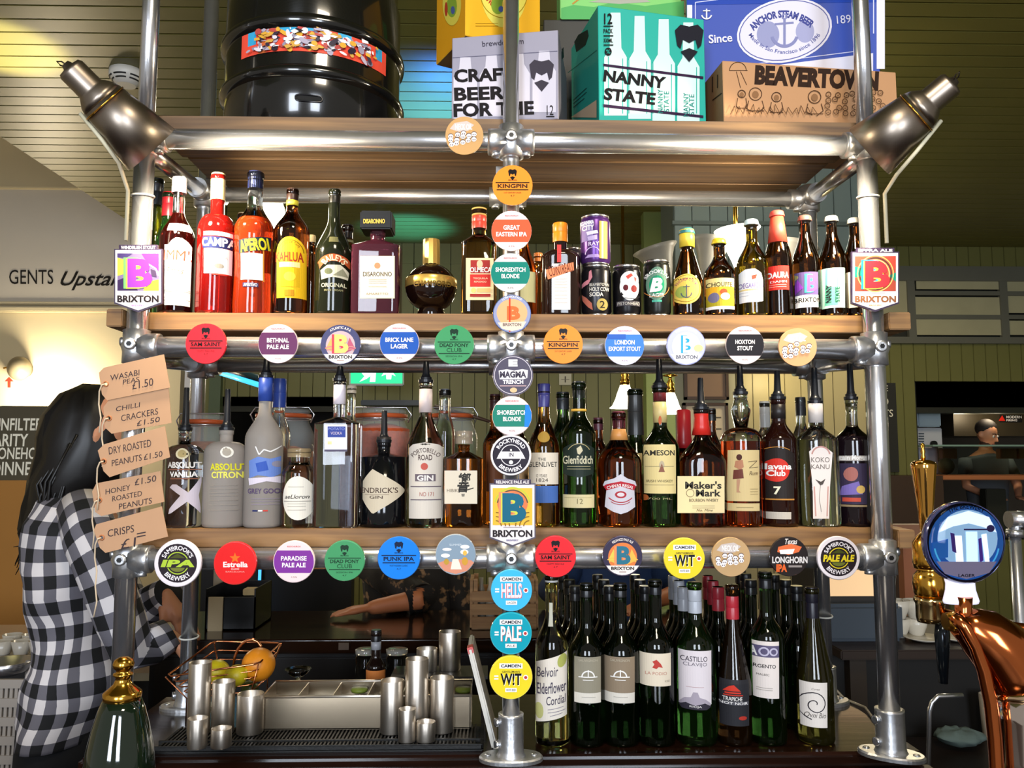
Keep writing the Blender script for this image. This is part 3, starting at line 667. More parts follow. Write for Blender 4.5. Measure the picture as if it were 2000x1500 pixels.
def bottle(name, lb, cx, hw, top, ys, yn, nw, gl, sh='m', y0=None, cap=None, pour=None, items=(), fill=None, sq=None, curve='r', cat='bottle', group=None, air=None, waist=None, foot=0.0, ring=None, neckw=None):
    zb, yd = BY0[sh]; y0 = yd if y0 is None else y0
    r = hw * S(y0); r = hw * S(y0 + r); Y = y0 + r * (sq[1] if sq else 1)
    x = P(cx, top, Y).x; base = Vector((x, Y, zb)); Z = lambda py: P(cx, py, Y).z - zb
    t = thing(name, lb, cat, base, group)
    zs, zn, zt = Z(ys), Z(yn), Z(top); n_ = nw * S(Y)
    pr = [(r * 0.86, 0.0), (r * 0.97, 0.003), (r, 0.008)]
    if foot: pr = [(r * (1 - foot), 0), (r * (1 - foot), 0.004), (r * (1 - foot * 0.4), 0.02)]
    if waist: pr += [(r * waist, zs * 0.45), (r * waist, zs * 0.6)]
    if foot or waist: pr.append((r * 0.985, zs * 0.9))
    zf = Z(fill) if fill else None
    body = []
    K = 9
    for k in range(K + 1):
        f = k / K
        if curve == 'r': q = r + (n_ - r) * (1 - math.cos(f * math.pi)) / 2
        elif curve == 'h': q = n_ + (r - n_) * math.sqrt(max(0, 1 - f * f))          # round shoulders
        elif curve == 's': q = r + (n_ - r) * f                                       # sloped
        else: q = r + (n_ - r) * f ** 0.6
        body.append((q, zs + (zn - zs) * f))
    pr += body
    pr += [(neckw * S(Y) if neckw else n_, zn + (zt - zn) * 0.5), (n_, zt - 0.012), (n_ * 1.12, zt - 0.010), (n_ * 1.12, zt - 0.002), (n_, zt)]
    pr.sort(key=lambda q: q[1])
    if zf:
        for i in range(len(pr) - 1):
            if pr[i][1] < zf < pr[i + 1][1]:
                f = (zf - pr[i][1]) / (pr[i + 1][1] - pr[i][1]); pr.insert(i + 1, (pr[i][0] + (pr[i + 1][0] - pr[i][0]) * f, zf)); break
    ms = [gl, air or CLEAR]; mf = (lambda a, b: 1 if (a + b) / 2 > zf else 0) if zf else None
    obj('glass', lathe(B(), pr, 32, sq=(sq[0], sq[1], zs, zn) if sq else None, mfun=mf), ms, t, smooth=(40 if sq else 1))
    def rad(z):
        for (ra, za), (rb, zb_) in zip(pr[:-1], pr[1:]):
            if za <= z <= zb_: return ra + (rb - ra) * ((z - za) / (zb_ - za) if zb_ > za else 0)
        return r
    if cap:
        yb, c, cw = cap[:3]; ct = cap[3] if len(cap) > 3 else top; st = cap[4] if len(cap) > 4 else ''
        q = cw * S(Y); za, zc = Z(yb), Z(ct); m_ = c if not isinstance(c, str) else mat(c, 0.32)
        if st == 'crown':
            obj('crown_cap', lathe(B(), [(q * 1.06, za), (q * 1.1, za + 0.001), (q * 0.95, zc - 0.002), (q * 0.8, zc), (0, zc)], 21), m_, t)
        elif st == 'square':
            bm = box(B(), -q, -q, za, q, q, zc, bevel=0.003); obj('stopper', bm, m_, t)
        elif st == 'wax':
            obj('wax_seal', lathe(B(), [(q * 1.35, za), (q * 1.1, za + 0.02), (q, za + 0.035), (q, zc - 0.002), (q * 0.8, zc), (0, zc)], 24), m_, t)
        else:
            w_ = cap[5] if len(cap) > 5 else 1.0
            zm = za + (zc - za) * 0.5
            obj('screw_cap' if st != 'foil' else 'capsule', lathe(B(), [(q * w_, za), (q * w_ * 1.0, za + 0.001), (q * (1 + w_) / 2, zm - 0.0015), (q * (1 + w_) / 2 * 0.96, zm), (q * (1 + w_) / 2, zm + 0.0015), (q, zc - 0.003), (q * 0.93, zc), (0, zc)], 26), m_, t, smooth=35)
    if ring:
        for (ya, yb_, c, rw) in ring:
            q = (rw * S(Y)) if rw else rad((Z(ya) + Z(yb_)) / 2) + 0.0006
            qa = q if rw else rad(Z(yb_)) + 0.0006; qb = q if rw else rad(Z(ya)) + 0.0006
            obj('neck_band', lathe(B(), [(qa - 0.002, Z(yb_)), (qa, Z(yb_) + 0.0003), (qb, Z(ya) - 0.0003), (qb - 0.002, Z(ya))], 30), c if not isinstance(c, str) else mat(c, 0.4), t)
    if pour:
        q = n_; z = zt
        lz = [(q * 0.98, z - 0.004), (q * 1.22, z - 0.002), (q * 1.25, z + 0.003), (q * 0.95, z + 0.004), (q * 1.0, z + 0.008), (q * 0.75, z + 0.010), (0.0072, z + 0.016), (0.0056, Z(pour) - 0.002), (0.0045, Z(pour)), (0, Z(pour))]
        bm = lathe(B(), lz, 18); obj('pourer', bm, CAPB, t, smooth=40)
    if items:
        sf = Round(base, r, rad) if not sq else Flat(base + Vector((0, -r * sq[1], 0)), inv=Matrix.Translation(-base))
        decal(t, sf, list(items))
    return t
def can(lb, cx, hw, top, bot, Y, c, items, zb=None, group=None):
    r = hw * S(Y); x = P(cx, top, Y).x; z0 = zb if zb is not None else ZMS; h = P(cx, top, Y - r * 0.5).z - z0; base = Vector((x, Y, z0))
    t = thing('drink_can', lb, 'can', base, group)
    obj('can_body', lathe(B(), [(r * 0.86, 0.0), (r * 0.9, 0.004), (r, 0.011), (r, h - 0.014), (r * 0.9, h - 0.005)], 32), mat(c, 0.28, 0.5), t)
    obj('can_rim', lathe(B(), [(r * 0.89, h - 0.006), (r * 0.92, h - 0.003), (r * 0.92, h), (r * 0.88, h), (r * 0.85, h - 0.006), (0, h - 0.006)], 32), mat('#c9c9c9', 0.25, 1.0), t)
    obj('can_foot', lathe(B(), [(r * 0.8, 0.0008), (r * 0.87, 0.0), (r * 0.905, 0.0045)], 32), mat('#c9c9c9', 0.25, 1.0), t)
    decal(t, Round(base, r), items); return t, z0 + h
def lines(x0, x1, ys, c, w=1.2): return [('r', x0, y - w / 2, x1, y + w / 2, c) for y in ys]
def shieldhead(cx, cy, s, c, bg=None):
    "the dog's-head shield emblem"
    return [('p', [(cx - s * .5, cy - s * .42), (cx - s * .3, cy - s * .62), (cx, cy - s * .55), (cx + s * .3, cy - s * .62), (cx + s * .5, cy - s * .42), (cx + s * .42, cy + s * .1), (cx + s * .3, cy + s * .22), (cx + s * .22, cy - s * .1), (cx, cy + s * .02), (cx - s * .22, cy - s * .1), (cx - s * .3, cy + s * .22), (cx - s * .42, cy + s * .1)], c),
            ('p', [(cx - s * .3, cy + s * .32), (cx, cy + s * .2), (cx + s * .3, cy + s * .32), (cx, cy + s * .68)], c)]

INK = '#1d1a1c'; WH = '#e9e6e2'; CRM = '#e3d2a6'
# ------------------------------------------------------------------ middle shelf: liqueurs
bottle('wine_bottle', 'olive green bottle with black capsule behind the lamp post end', 308, 22, 352, 470, 405, 11, OLIVE, y0=0.165, cap=(402, CAPB, 12, 350, 'foil'), items=[('R', 288, 545, 328, 600, '#d8d6c8')])
bottle('vermouth_bottle', 'green bottle with tall red cap half hidden behind the white labelled one', 331, 23, 378, 480, 428, 12, GREENG, y0=0.108, cap=(424, '#c3202a', 13, 377))
bottle('liqueur_bottle', 'dark bottle with big handwritten white label and white cap', 351, 33, 352, 468, 412, 11, DKRED, cap=(378, '#efe8ea', 14, 348), fill=418, items=[
    ('R', 322, 478, 379, 596, WH), ('p', [(330, 478), (336, 470), (344, 464), (354, 464), (362, 470), (368, 478)], WH), ('R', 326, 434, 376, 450, WH),
    ('t', 'PIMM\'S', 309, 487, 374, 508, '#8a3a2a', 0.0, 0.1), ('t', 'Pimms', 326, 522, 356, 534, '#6d6258', 0, 0.4)] + lines(322, 379, (566, 569, 585), '#8d8a86') + [('t', 'LIQUEUR', 326, 573, 350, 580, '#b8b4ae')])
bottle('aperitif_bottle', 'bright red aperitif bottle with gold cap and white label', 427, 36, 342, 455, 420, 13, RED, cap=(392, '#e4c98a', 14, 340), curve='h', items=[
    ('R', 396, 462, 460, 484, '#1e2550'), ('R', 398, 452, 455, 460, WH), ('R', 399, 485, 454, 534, '#d9dce0'), ('t', 'CAMPARI', 395, 464, 466, 481, WH, 0.03),
    ('e', 427, 519, 8, 5, '#6d6a66'), ('t', 'BITTER', 418, 500, 440, 504, '#8d8a86', 0), ('p', [(412, 534), (442, 534), (438, 537), (416, 537)], '#c03028')])
bottle('aperitif_bottle', 'orange-red aperitif bottle with dark blue cap and glass globe bulb behind', 500, 38, 338, 450, 400, 15, ORANGE, cap=(370, '#27305f', 15, 337), curve='r', foot=0.04, fill=430, waist=0.93, items=[
    ('P', [(465, 468), (532, 458), (532, 484), (465, 494)], '#1c2430'), ('t', 'APEROL', 467, 465, 526, 489, '#ecd92c', 0.035, 0, 8), ('R', 469, 494, 512, 546, WH),
    ('r', 512, 488, 514, 548, '#e0953a'), ('R', 474, 552, 504, 560, '#2a2a50'), ('t', 'APERITIVO', 476, 553, 502, 559, WH, 0)])
bottle('bitters_bottle', 'small bottle with pale ribbed cap squeezed behind the two red aperitifs', 476, 16, 419, 470, 440, 11, AMBER, y0=0.14, cap=(436, '#c9b48a', 11, 417))
bottle('coffee_liqueur_bottle', 'dark amber bottle with arched yellow label and brown cap', 572, 35, 371, 455, 408, 11, DKAMBER, cap=(393, '#2c1a14', 12, 370), curve='r', ring=[(393, 403, '#d8c23a', 12)], items=[
    ('P', [(540, 582)] + [(567 + 27 * math.cos(R(a)) * 1.0, 492 - 30 * math.sin(R(a))) for a in range(180, -1, -15)] + [(594, 582)], '#e3b321'),
    ('o', 567, 492, 24, 1.6, '#8c6a14', 0, 180), ('a', 'LICOR DE CAFE', 567, 492, 19, 4, 90, 120, '#7d3b1c', 0), ('t', 'KAHLUA', 538, 492, 590, 511, '#a3321e', 0.02), ('R', 546, 512, 584, 522, '#f1dc8c'), ('r', 549, 524, 583, 560, '#d3a81c'), ('e', 566, 540, 11, 9, '#e8c23a'), ('r', 556, 566, 574, 578, '#a87818')])
bottle('cream_liqueur_bottle', 'tall black-green cream liqueur bottle with orange arched band label', 654, 36, 372, 500, 425, 11, mat('#191c10', 0.1, trans=0.2), cap=(398, '#17150f', 11.5, 371), curve='r', items=[
    ('P', [(620, 510)] + [(652 + 34 * math.cos(R(a)), 520 - 24 * math.sin(R(a))) for a in range(165, 14, -15)] + [(685, 510), (680, 521)] + [(652 + 27 * math.cos(R(a)), 526 - 16 * math.sin(R(a))) for a in range(20, 161, 20)] + [(624, 524)], '#b8532c'),
    ('a', 'BAILEYS', 652, 528, 25, 12, 90, 110, '#ead9b0', 0.02), ('P', [(626, 528), (640, 518), (664, 517), (678, 530), (676, 545), (650, 541), (628, 546)], '#cfc8ae'), ('e', 642, 530, 8, 6, '#5d6248'), ('p', [(650, 538), (668, 524), (677, 540)], '#8d8a70'),
    ('t', 'ORIGINAL', 628, 553, 674, 561, '#cfc9a8'), ('t', 'IRISH CREAM', 634, 565, 668, 569, '#a09a70', 0), ('R', 642, 461, 662, 472, '#5d5a3c')])
bottle('liqueur_bottle', 'dark bottle with ringed black cap tucked behind the cream liqueur', 679, 22, 442, 500, 470, 11, BROWN, y0=0.14, cap=(466, CAPB, 11, 440), ring=[(470, 476, '#4c4a30', 12)])
for cx_, lb_ in ((609, 'thin sliver of bottle with pale cap between coffee and cream liqueurs'),):
    bottle('liqueur_bottle', lb_, cx_, 13, 462, 500, 478, 7, BROWN, y0=0.15, cap=(474, '#b7a070', 8, 460))
# square decanter with flat square stopper
t = bottle('amaretto_bottle', 'square amaretto decanter with broad square black stopper', 738, 47, 453, 486, 470, 14, PURP, sq=(7, 0.8), curve='s', cap=(455, mat('#100e0b', 0.3, spec=0.3), 31, 420, 'square'), items=[
    ('R', 703, 500, 771, 583, '#cbbfa8'), ('R', 705, 502, 769, 581, '#d8cdb8'), ('e', 737, 519, 6, 6, '#b87a5a'), ('t', 'DISARONNO', 709, 531, 765, 540, '#3d3026', 0.01)] + lines(720, 755, (546, 549, 553, 560), '#8d8272', 0.8) + [('t', 'AMARETTO', 715, 572, 758, 576, '#6b5a48', 0)])
decal(t, Flat(t.location + Vector((0, -31 * S(0.07), 0)) , inv=Matrix.Translation(-t.location)), [('t', 'DISARONNO', 710, 428, 752, 437, '#c9a94e', 0.03)], names=('a', 'a', 'stopper_lettering'), base=0.002)
# round liqueur orb
yy = 0.034 + 52 * S(0.1); c0 = P(842, 563, yy); rr = 51 * S(yy); base = Vector((c0.x, yy, ZMS)); hz = c0.z - ZMS
t = thing('orb_liqueur_bottle', 'squat round black orb bottle with gold band and gold cap', 'bottle', base)
pr = [(rr * 0.56, 0.0), (rr * 0.6, 0.004)] + [(rr * math.cos(R(a)), hz + rr * 0.95 * math.sin(R(a))) for a in range(-62, 73, 6)] + [(rr * 0.3, hz + rr * 1.0)]
pr = [q for q in pr if q[1] >= 0]; pr.sort(key=lambda q: q[1]); obj('glass', lathe(B(), pr, 40), mat('#160a06', 0.05, trans=0.12), t)
zc = P(842, 517, yy).z - ZMS; zt = P(842, 469, yy).z - ZMS; q = 17 * S(yy)
obj('cap', lathe(B(), [(q, zc - 0.004), (q * 1.02, zc), (q, zt - 0.008), (q * 0.96, zt), (q * 0.4, zt + 0.001), (0, zt + 0.001)], 12), GOLD, t, smooth=20)
obj('belt', lathe(B(), [(rr * 0.985, hz - 0.002), (rr * 1.012, hz), (rr * 1.012, hz + 0.017), (rr * 0.985, hz + 0.019)], 40), GOLD, t)
decal(t, Round(base, rr * 1.012), [('t', 'CHAMBORD', 808, 548, 880, 559, '#5d4416', 0.02)], base=0.001)
bottle('tequila_bottle', 'squared amber tequila bottle with red and cream label', 936, 35, 410, 478, 460, 14, glass('#b5803a'), sq=(5, 0.85), curve='s', cap=(448, '#b83a2a', 15, 423), ring=[(408, 423, '#caa25a', 15)], items=[
    ('R', 910, 504, 964, 586, '#dcc89a'), ('r', 919, 508, 957, 534, '#8f2a26'), ('e', 937, 516, 6, 8, '#d0a98a'), ('t', 'OLMECA', 918, 522, 960, 532, WH, 0.02), ('r', 918, 536, 958, 560, '#b52e2a'), ('t', 'TEQUILA', 924, 542, 953, 546, '#e8c9a8', 0), ('t', 'REPOSADO', 926, 549, 950, 552, '#e8c9a8', 0), ('e', 925, 567, 5, 5, '#d8b46a'), ('r', 932, 563, 958, 571, '#caa46a'), ('r', 918, 574, 958, 580, '#8f2a26')])
bottle('orange_liqueur_bottle', 'glowing amber bottle standing behind the round badges of the middle post', 1022, 28, 440, 540, 470, 10, glass('#e0621a'), y0=0.10, cap=(462, '#7a2a1a', 11, 438), items=[('R', 1016, 530, 1046, 590, '#e6dca0')])
bottle('small_bottle', 'short bottle with orange top behind the square shouldered orange liqueur', 1051, 14, 497, 540, 515, 8, AMBER, y0=0.15, cap=(512, '#c9702c', 9, 495))
bottle('orange_liqueur_bottle', 'square shouldered dark brown bottle with bright orange cap', 1094, 39, 440, 508, 490, 13, mat('#23140e', 0.06, trans=0.3), sq=(3.2, 0.85), curve='h', cap=(474, '#e8841a', 15, 437), items=[
    ('R', 1078, 515, 1114, 605, '#e6e0dc'), ('R', 1088, 478, 1096, 512, '#c23a3a'), ('P', [(1066, 527), (1120, 512), (1121, 528), (1070, 546)], '#d07a54'), ('t', 'COINTREAU', 1071, 516, 1118, 536, '#5a2a1c', 0, 0, 12)] + lines(1083, 1108, (545, 551, 556, 562, 569, 577, 584, 592), '#9a948e', 0.8))
# cans
can('dark can standing at the back between orange liqueur and purple cans', 1120, 15, 483, 560, 0.17, '#2a2430', [])
t1, ztop = can('black can with pink octopus arm under the purple can', 1164, 30, 518, 612, 0.066, '#1c1a1e', [
    ('p', [(1139, 552), (1150, 545), (1151, 530), (1155, 527), (1157, 541), (1150, 554), (1138, 560)], '#c07a84'), ('p', [(1138, 572), (1146, 580), (1156, 592), (1158, 606), (1150, 600), (1140, 584)], '#a8604e'),
    ('t', 'BEAVERTOWN', 1152, 553, 1190, 559, '#cfcac0', 0), ('t', 'HOLY COW', 1152, 561, 1190, 569, '#cfcac0', 0.02), ('t', 'SODA', 1152, 571, 1178, 579, '#cfcac0', 0.02), ('e', 1176, 595, 11, 12, '#9d8a4c'), ('t', '2', 1171, 588, 1181, 602, '#2a2620')])
can('purple can with graffiti style lettering stacked on the octopus can', 1162, 30, 420, 516, 0.066, '#4f2a6e', [
    ('r', 1138, 430, 1158, 470, '#8a78a8'), ('t', 'GAMMA', 1137, 430, 1160, 438, WH, 0.02), ('t', 'CITY', 1139, 439, 1160, 449, WH, 0.03), ('p', [(1146, 452), (1166, 450), (1168, 456), (1148, 459)], '#d9d2e0'), ('p', [(1148, 462), (1166, 459), (1166, 468), (1150, 470)], '#b9a8d0'), ('t', 'RAY', 1150, 472, 1170, 480, '#d9c8e6', 0.02), ('o', 1158, 496, 14, 1.5, '#c6b2da', 0, 180), ('p', [(1144, 503), (1172, 503), (1168, 497), (1150, 497)], '#a58cc0'), ('r', 1170, 432, 1186, 505, '#c8964a'), ('r', 1174, 432, 1178, 505, '#e6d0a0')], zb=ztop + 0.0003)
can('black can with white sugar skull drawing', 1223, 28, 518, 612, 0.064, '#141316', [
    ('e', 1230, 560, 19, 27, WH), ('e', 1230, 547, 18, 17, WH), ('e', 1222, 562, 5, 6, '#5a1c22'), ('e', 1238, 564, 6, 7, '#7d2a2a'), ('p', [(1214, 570), (1218, 576), (1211, 578)], INK), ('p', [(1222, 540), (1232, 534), (1236, 538), (1226, 546)], '#b8423a'), ('p', [(1238, 540), (1243, 544), (1240, 552)], '#b8423a'), ('l', [(1216, 582), (1240, 584), (1250, 578)], 1.2, INK), ('r', 1206, 588, 1250, 598, '#3a373c'), ('t', 'PISTONHEAD', 1208, 590, 1249, 596, '#bdb8b0', 0)])
can('black can with green and white lettered roundel', 1282, 27, 508, 612, 0.064, '#1a1c18', [
    ('e', 1283, 554, 19, 33, '#5d7d6c'), ('e', 1283, 556, 14, 18, '#17805c'), ('t', 'B', 1270, 543, 1293, 570, WH, 0.05, 0.2), ('a', 'BROOKLYN', 1283, 554, 24, 7, 90, 120, WH, 0.01), ('t', 'LAGER', 1270, 573, 1297, 580, WH, 0.01), ('r', 1274, 586, 1292, 590, '#4aa08a'), ('o', 1283, 556, 25, 1.2, '#b8743a', 190, 350)])
# beer bottles
def beer(lb, cx, hw, top, ys, yn, nw, gl, capc, items, y0=None, ring=None, curve='r'):
    return bottle('beer_bottle', lb, cx, hw, top, ys, yn, nw, gl, y0=y0, cap=(top + 8, capc, nw + 3, top - 3, 'crown'), items=items, ring=ring, curve=curve)
beer('brown beer bottle with yellow foil neck and oval anchor label', 1341, 30, 450, 550, 488, 12, BROWN, '#3a7a7a', [
    ('E', 1341, 564, 29, 30, '#e2c25a'), ('o', 1341, 563, 27, 1.4, '#9a7a2a'), ('a', 'ANCHOR STEAM', 1341, 566, 21, 6, 90, 120, '#b05a6a', 0.01), ('e', 1333, 570, 10, 12, '#9aa850'), ('e', 1349, 570, 10, 12, '#d8a85a'), ('l', [(1341, 556), (1341, 580)], 1.8, '#4c5a66'), ('o', 1341, 572, 10, 1.8, '#4c5a66', 180, 360), ('l', [(1335, 560), (1347, 560)], 1.5, '#4c5a66')], ring=[(450, 484, '#e0c03a', 15)], curve='s')
beer('stubby dark beer bottle with yellow cap and yellow picture label', 1404, 31, 470, 540, 498, 11, BROWN, '#d9c02c', [
    ('R', 1374, 543, 1435, 604, '#dca42c'), ('R', 1374, 543, 1435, 560, '#e8d48a'), ('t', 'CHOUFFE', 1384, 551, 1430, 560, '#4c4030', 0.02), ('r', 1374, 582, 1435, 598, '#a89a2a'), ('e', 1396, 581, 9, 10, '#6f6a86'), ('e', 1413, 570, 7, 6, '#cf4a2a'), ('e', 1416, 579, 9, 7, '#f0e6cc'), ('r', 1374, 598, 1435, 604, WH)])
beer('amber wheat beer bottle with white oval-topped label', 1467, 31, 433, 520, 468, 11, glass('#b08a1c'), '#c8dce0', [
    ('P', [(1440, 588), (1440, 548), (1446, 532), (1458, 525), (1474, 525), (1486, 533), (1490, 548), (1490, 588), (1480, 590), (1450, 590)], '#e2e4e6'), ('t', 'HOEGAARDEN', 1444, 552, 1490, 562, '#7a6aa0', 0.02), ('p', [(1468, 538), (1478, 536), (1476, 544), (1469, 546)], '#8a4a3a'), ('r', 1441, 564, 1489, 567, '#d6c48a')] + lines(1450, 1486, (571, 577), '#b7bac4'))
beer('slim beer bottle with red neck foil and square red label', 1517, 26, 416, 510, 440, 11, BROWN, '#c8483e', [
    ('R', 1498, 519, 1541, 566, '#cf2f28'), ('t', 'DAURA', 1503, 531, 1540, 543, WH, 0.03), ('t', 'DAMM', 1508, 548, 1536, 552, WH, 0)] + lines(1507, 1535, (556, 560), '#f0b0a0', 0.8), ring=[(424, 476, '#c8402f', None)])
beer('craft beer bottle with purple letter label and white base band', 1571, 27, 425, 520, 450, 10, BROWN, '#5a3a34', [
    ('R', 1543, 531, 1598, 578, '#5a4a78'), ('R', 1543, 576, 1598, 600, WH), ('e', 1555, 540, 8, 6, '#8d8a5c'), ('p', [(1544, 556), (1562, 544), (1570, 562), (1552, 574)], '#7a3aa0'), ('t', 'B', 1572, 535, 1592, 572, '#3aa08c', 0.06), ('t', 'B', 1576, 537, 1594, 570, '#8c4cc0', 0.03), ('t', 'BRIXTON', 1558, 581, 1602, 590, '#2a2620', 0.02)])
beer('dark beer bottle with pale green vertical lettered label', 1623, 28, 426, 520, 450, 10, BROWN, '#8d8a80', [
    ('R', 1596, 523, 1650, 601, '#a8cfba'), ('r', 1616, 524, 1636, 596, '#5aa88c'), ('r', 1619, 524, 1633, 560, '#c9e6d6')] + shieldhead(1603, 541, 16, INK) + [('t', 'BREWDOG', 1589, 574, 1620, 580, INK, 0.02, 0, 90), ('t', 'NANNY', 1604, 569, 1638, 577, INK, 0.03, 0, 90), ('t', 'STATE', 1620, 571, 1650, 579, '#2a5a48', 0.03, 0, 90)])
beer('brown beer bottle standing behind the shield sign of the far post', 1668, 25, 430, 520, 455, 10, BROWN, '#8d8a80', [('R', 1646, 530, 1690, 600, '#b9b4a4')])

# ------------------------------------------------------------------ lower shelf: spirits
L_ = 'l'
bottle('vodka_bottle', 'clear vodka bottle with big white cross and pourer', 362, 38, 838, 892, 868, 11, glass('#ccd6e2'), L_, curve='h', pour=757, items=[
    ('e', 356, 886, 12, 11, '#e0d8b8'), ('e', 356, 886, 8, 7.5, '#b8a878'), ('t', 'ABSOLUT', 328, 902, 385, 914, WH, 0.03), ('t', 'VANILIA', 333, 921, 380, 932, WH, 0.03), ('r', 330, 916, 386, 918, '#8c5a48'), ('r', 334, 934, 380, 936, '#8c5a48'),
    ('p', [(333, 952), (338, 946), (346, 946), (366, 962), (392, 928), (399, 926), (400, 942), (380, 968), (398, 994), (396, 1006), (388, 1004), (364, 980), (336, 1002), (330, 1004), (332, 994), (353, 968)], '#c9c0cc')])
bottle('vodka_bottle', 'frosted vodka bottle lettered in yellow with pourer', 443, 40.5, 838, 885, 862, 12, FROST, L_, curve='h', pour=760, items=[
    ('e', 443, 883, 12, 11, '#e2ddd0'), ('e', 443, 883, 8, 7.5, '#a89f90'), ('t', 'ABSOLUT', 411, 905, 475, 919, '#d6cf2c', 0.03), ('t', 'CITRON', 414, 921, 468, 934, '#e2dc60', 0.03)] + lines(411, 460, (948, 955, 962, 968, 977, 986, 996), '#8d857c', 1.4))
bottle('vodka_bottle', 'tall frosted vodka bottle with blue foil neck', 520, 36, 736, 858, 800, 12, FROST, L_, curve='r', pour=700, ring=[(736, 784, '#2f4a9c', 14)], items=[
    ('p', [(486, 900), (505, 892), (527, 896), (545, 890), (553, 898), (554, 925), (530, 932), (505, 928), (487, 934)], '#6a86c8'), ('p', [(500, 905), (520, 900), (524, 918), (504, 922)], '#3a5ab0'), ('e', 538, 906, 9, 6, '#8d8a9c'), ('p', [(485, 934), (553, 930), (552, 944), (520, 940), (487, 948)], '#d9d0dc'), ('l', [(500, 872), (507, 888), (516, 878), (527, 882), (547, 870)], 2.5, WH),
    ('t', 'GREY GOOSE', 484, 954, 552, 964, '#5a4a6a', 0.02), ('r', 494, 996, 504, 999, '#2a3060'), ('r', 505, 996, 513, 999, WH), ('r', 514, 996, 522, 999, '#c8483e')] + lines(492, 546, (974, 979, 985), '#8d8390'))
bottle('jar_bottle', 'small stoppered clear bottle with large oval cream label', 585, 32, 878, 925, 900, 20, glass('#d8d0c0'), L_, curve='r', cap=(893, mat('#b8a078', 0.2, trans=0.5), 23, 876), items=[
    ('E', 582, 973, 31, 43, '#e2dccf')] + lines(563, 593, (951,), '#8a8278', 0.8) + [('t', 'aeLloron', 556, 966, 602, 974, '#33302c', 0.01, 0.3)] + lines(554, 604, (979,), '#6a645c', 1) + lines(562, 596, (984, 989, 996), '#9a938a', 0.8))
bottle('vodka_bottle', 'tall square clear spirit bottle with narrow neck', 664, 43, 742, 828, 815, 11, glass('#cdd2dc'), L_, sq=(6, 0.85), curve='s', pour=715, ring=[(748, 790, '#efe2e6', 12)], items=[
    ('R', 634, 829, 678, 882, '#e8e8ee'), ('r', 640, 833, 675, 854, '#3a4a98'), ('t', 'POTATO', 642, 835, 673, 840, '#9aa4d8', 0), ('t', 'VODKA', 646, 843, 668, 849, '#d9c8d0', 0), ('r', 640, 862, 648, 868, '#e2dca0'), ('r', 634, 878, 678, 882, '#5a5468')])
bottle('gin_bottle', 'black apothecary gin bottle with diamond cream label', 750, 43, 862, 893, 885, 12, mat('#0c0d10', 0.08, trans=0.1), L_, curve='s', pour=802, ring=[(853, 865, '#2a2624', 14)], items=[
    ('P', [(707, 940), (728, 916), (790, 957), (789, 960), (730, 1003), (726, 1002), (706, 975)], '#cdbfa6'), ('t', 'HENDRICK\'S', 692, 952, 776, 963, '#4c3a34', 0.01), ('t', 'GIN', 722, 968, 748, 974, '#4c3a34', 0.01)] + lines(712, 760, (966,), '#8d7a68', 0.8))
bottle('gin_bottle', 'clear gin bottle with white arched label and foil neck', 832, 36, 745, 868, 812, 12, glass('#d6cfc4'), L_, curve='s', pour=706, ring=[(760, 806, '#cdbcb8', 13)], items=[
    ('P', [(798, 1013), (798, 875), (806, 868), (830, 864), (856, 868), (864, 875), (864, 1013)], '#cfc6ba'), ('a', 'PORTOBELLO', 831, 915, 36, 9, 90, 95, '#5a4c48', 0.01), ('t', 'ROAD', 817, 888, 844, 899, '#5a4c48', 0.02), ('e', 829, 911, 7, 7, '#b8564a'), ('r', 811, 926, 850, 940, '#6a5f66'), ('t', 'GIN', 815, 928, 846, 939, '#e2dcd6', 0.03)] + lines(802, 860, (950, 976), '#6a5f66', 2) + [('t', 'NO 171', 820, 961, 846, 969, '#a86a62', 0)])
bottle('whisky_bottle', 'short faceted whisky decanter with square cream label', 906, 38, 868, 896, 882, 11, AMBER, L_, curve='s', cap=(867, mat('#c9b8a0', 0.08, trans=0.6), 17, 842), air=CLEAR, sq=(2.6, 0.95), items=[
    ('R', 868, 919, 932, 984, '#d9cdb8'), ('t', '響', 893, 923, 920, 962, '#33302c', 0.02, 0.2), ('l', [(899, 960), (912, 957), (925, 953)], 2, '#33302c'), ('t', 'HIBIKI', 873, 955, 896, 961, '#6a5c4c', 0), ('t', '響', 901, 964, 908, 970, '#33302c', 0)])
bottle('whisky_bottle', 'amber bottle with dark red cap half hidden behind badge column', 967, 24, 772, 870, 832, 10, AMBER, L_, y0=0.11, cap=(802, '#3a1a1e', 11, 770), items=[('R', 950, 880, 985, 960, '#7a4a30')])
bottle('whisky_bottle', 'single malt with cream label over a blue band and violet cap', 1062, 31, 758, 880, 808, 11, glass('#d89a3a'), L_, curve='r', y0=0.05, cap=(795, '#3a3a7a', 13, 750, '', 0.85), items=[
    ('e', 1062, 853, 14, 11, '#a8843a'), ('R', 1033, 884, 1091, 946, '#e0d4c0'), ('R', 1034, 949, 1090, 982, '#4a6cae'), ('t', 'THE', 1051, 894, 1066, 900, INK, 0), ('t', 'GLENLIVET', 1033, 902, 1088, 912, INK, 0), ('t', '12 YEARS', 1048, 926, 1068, 932, '#5a5048', 0), ('t', '1824', 1048, 934, 1070, 941, '#5a5048', 0)])
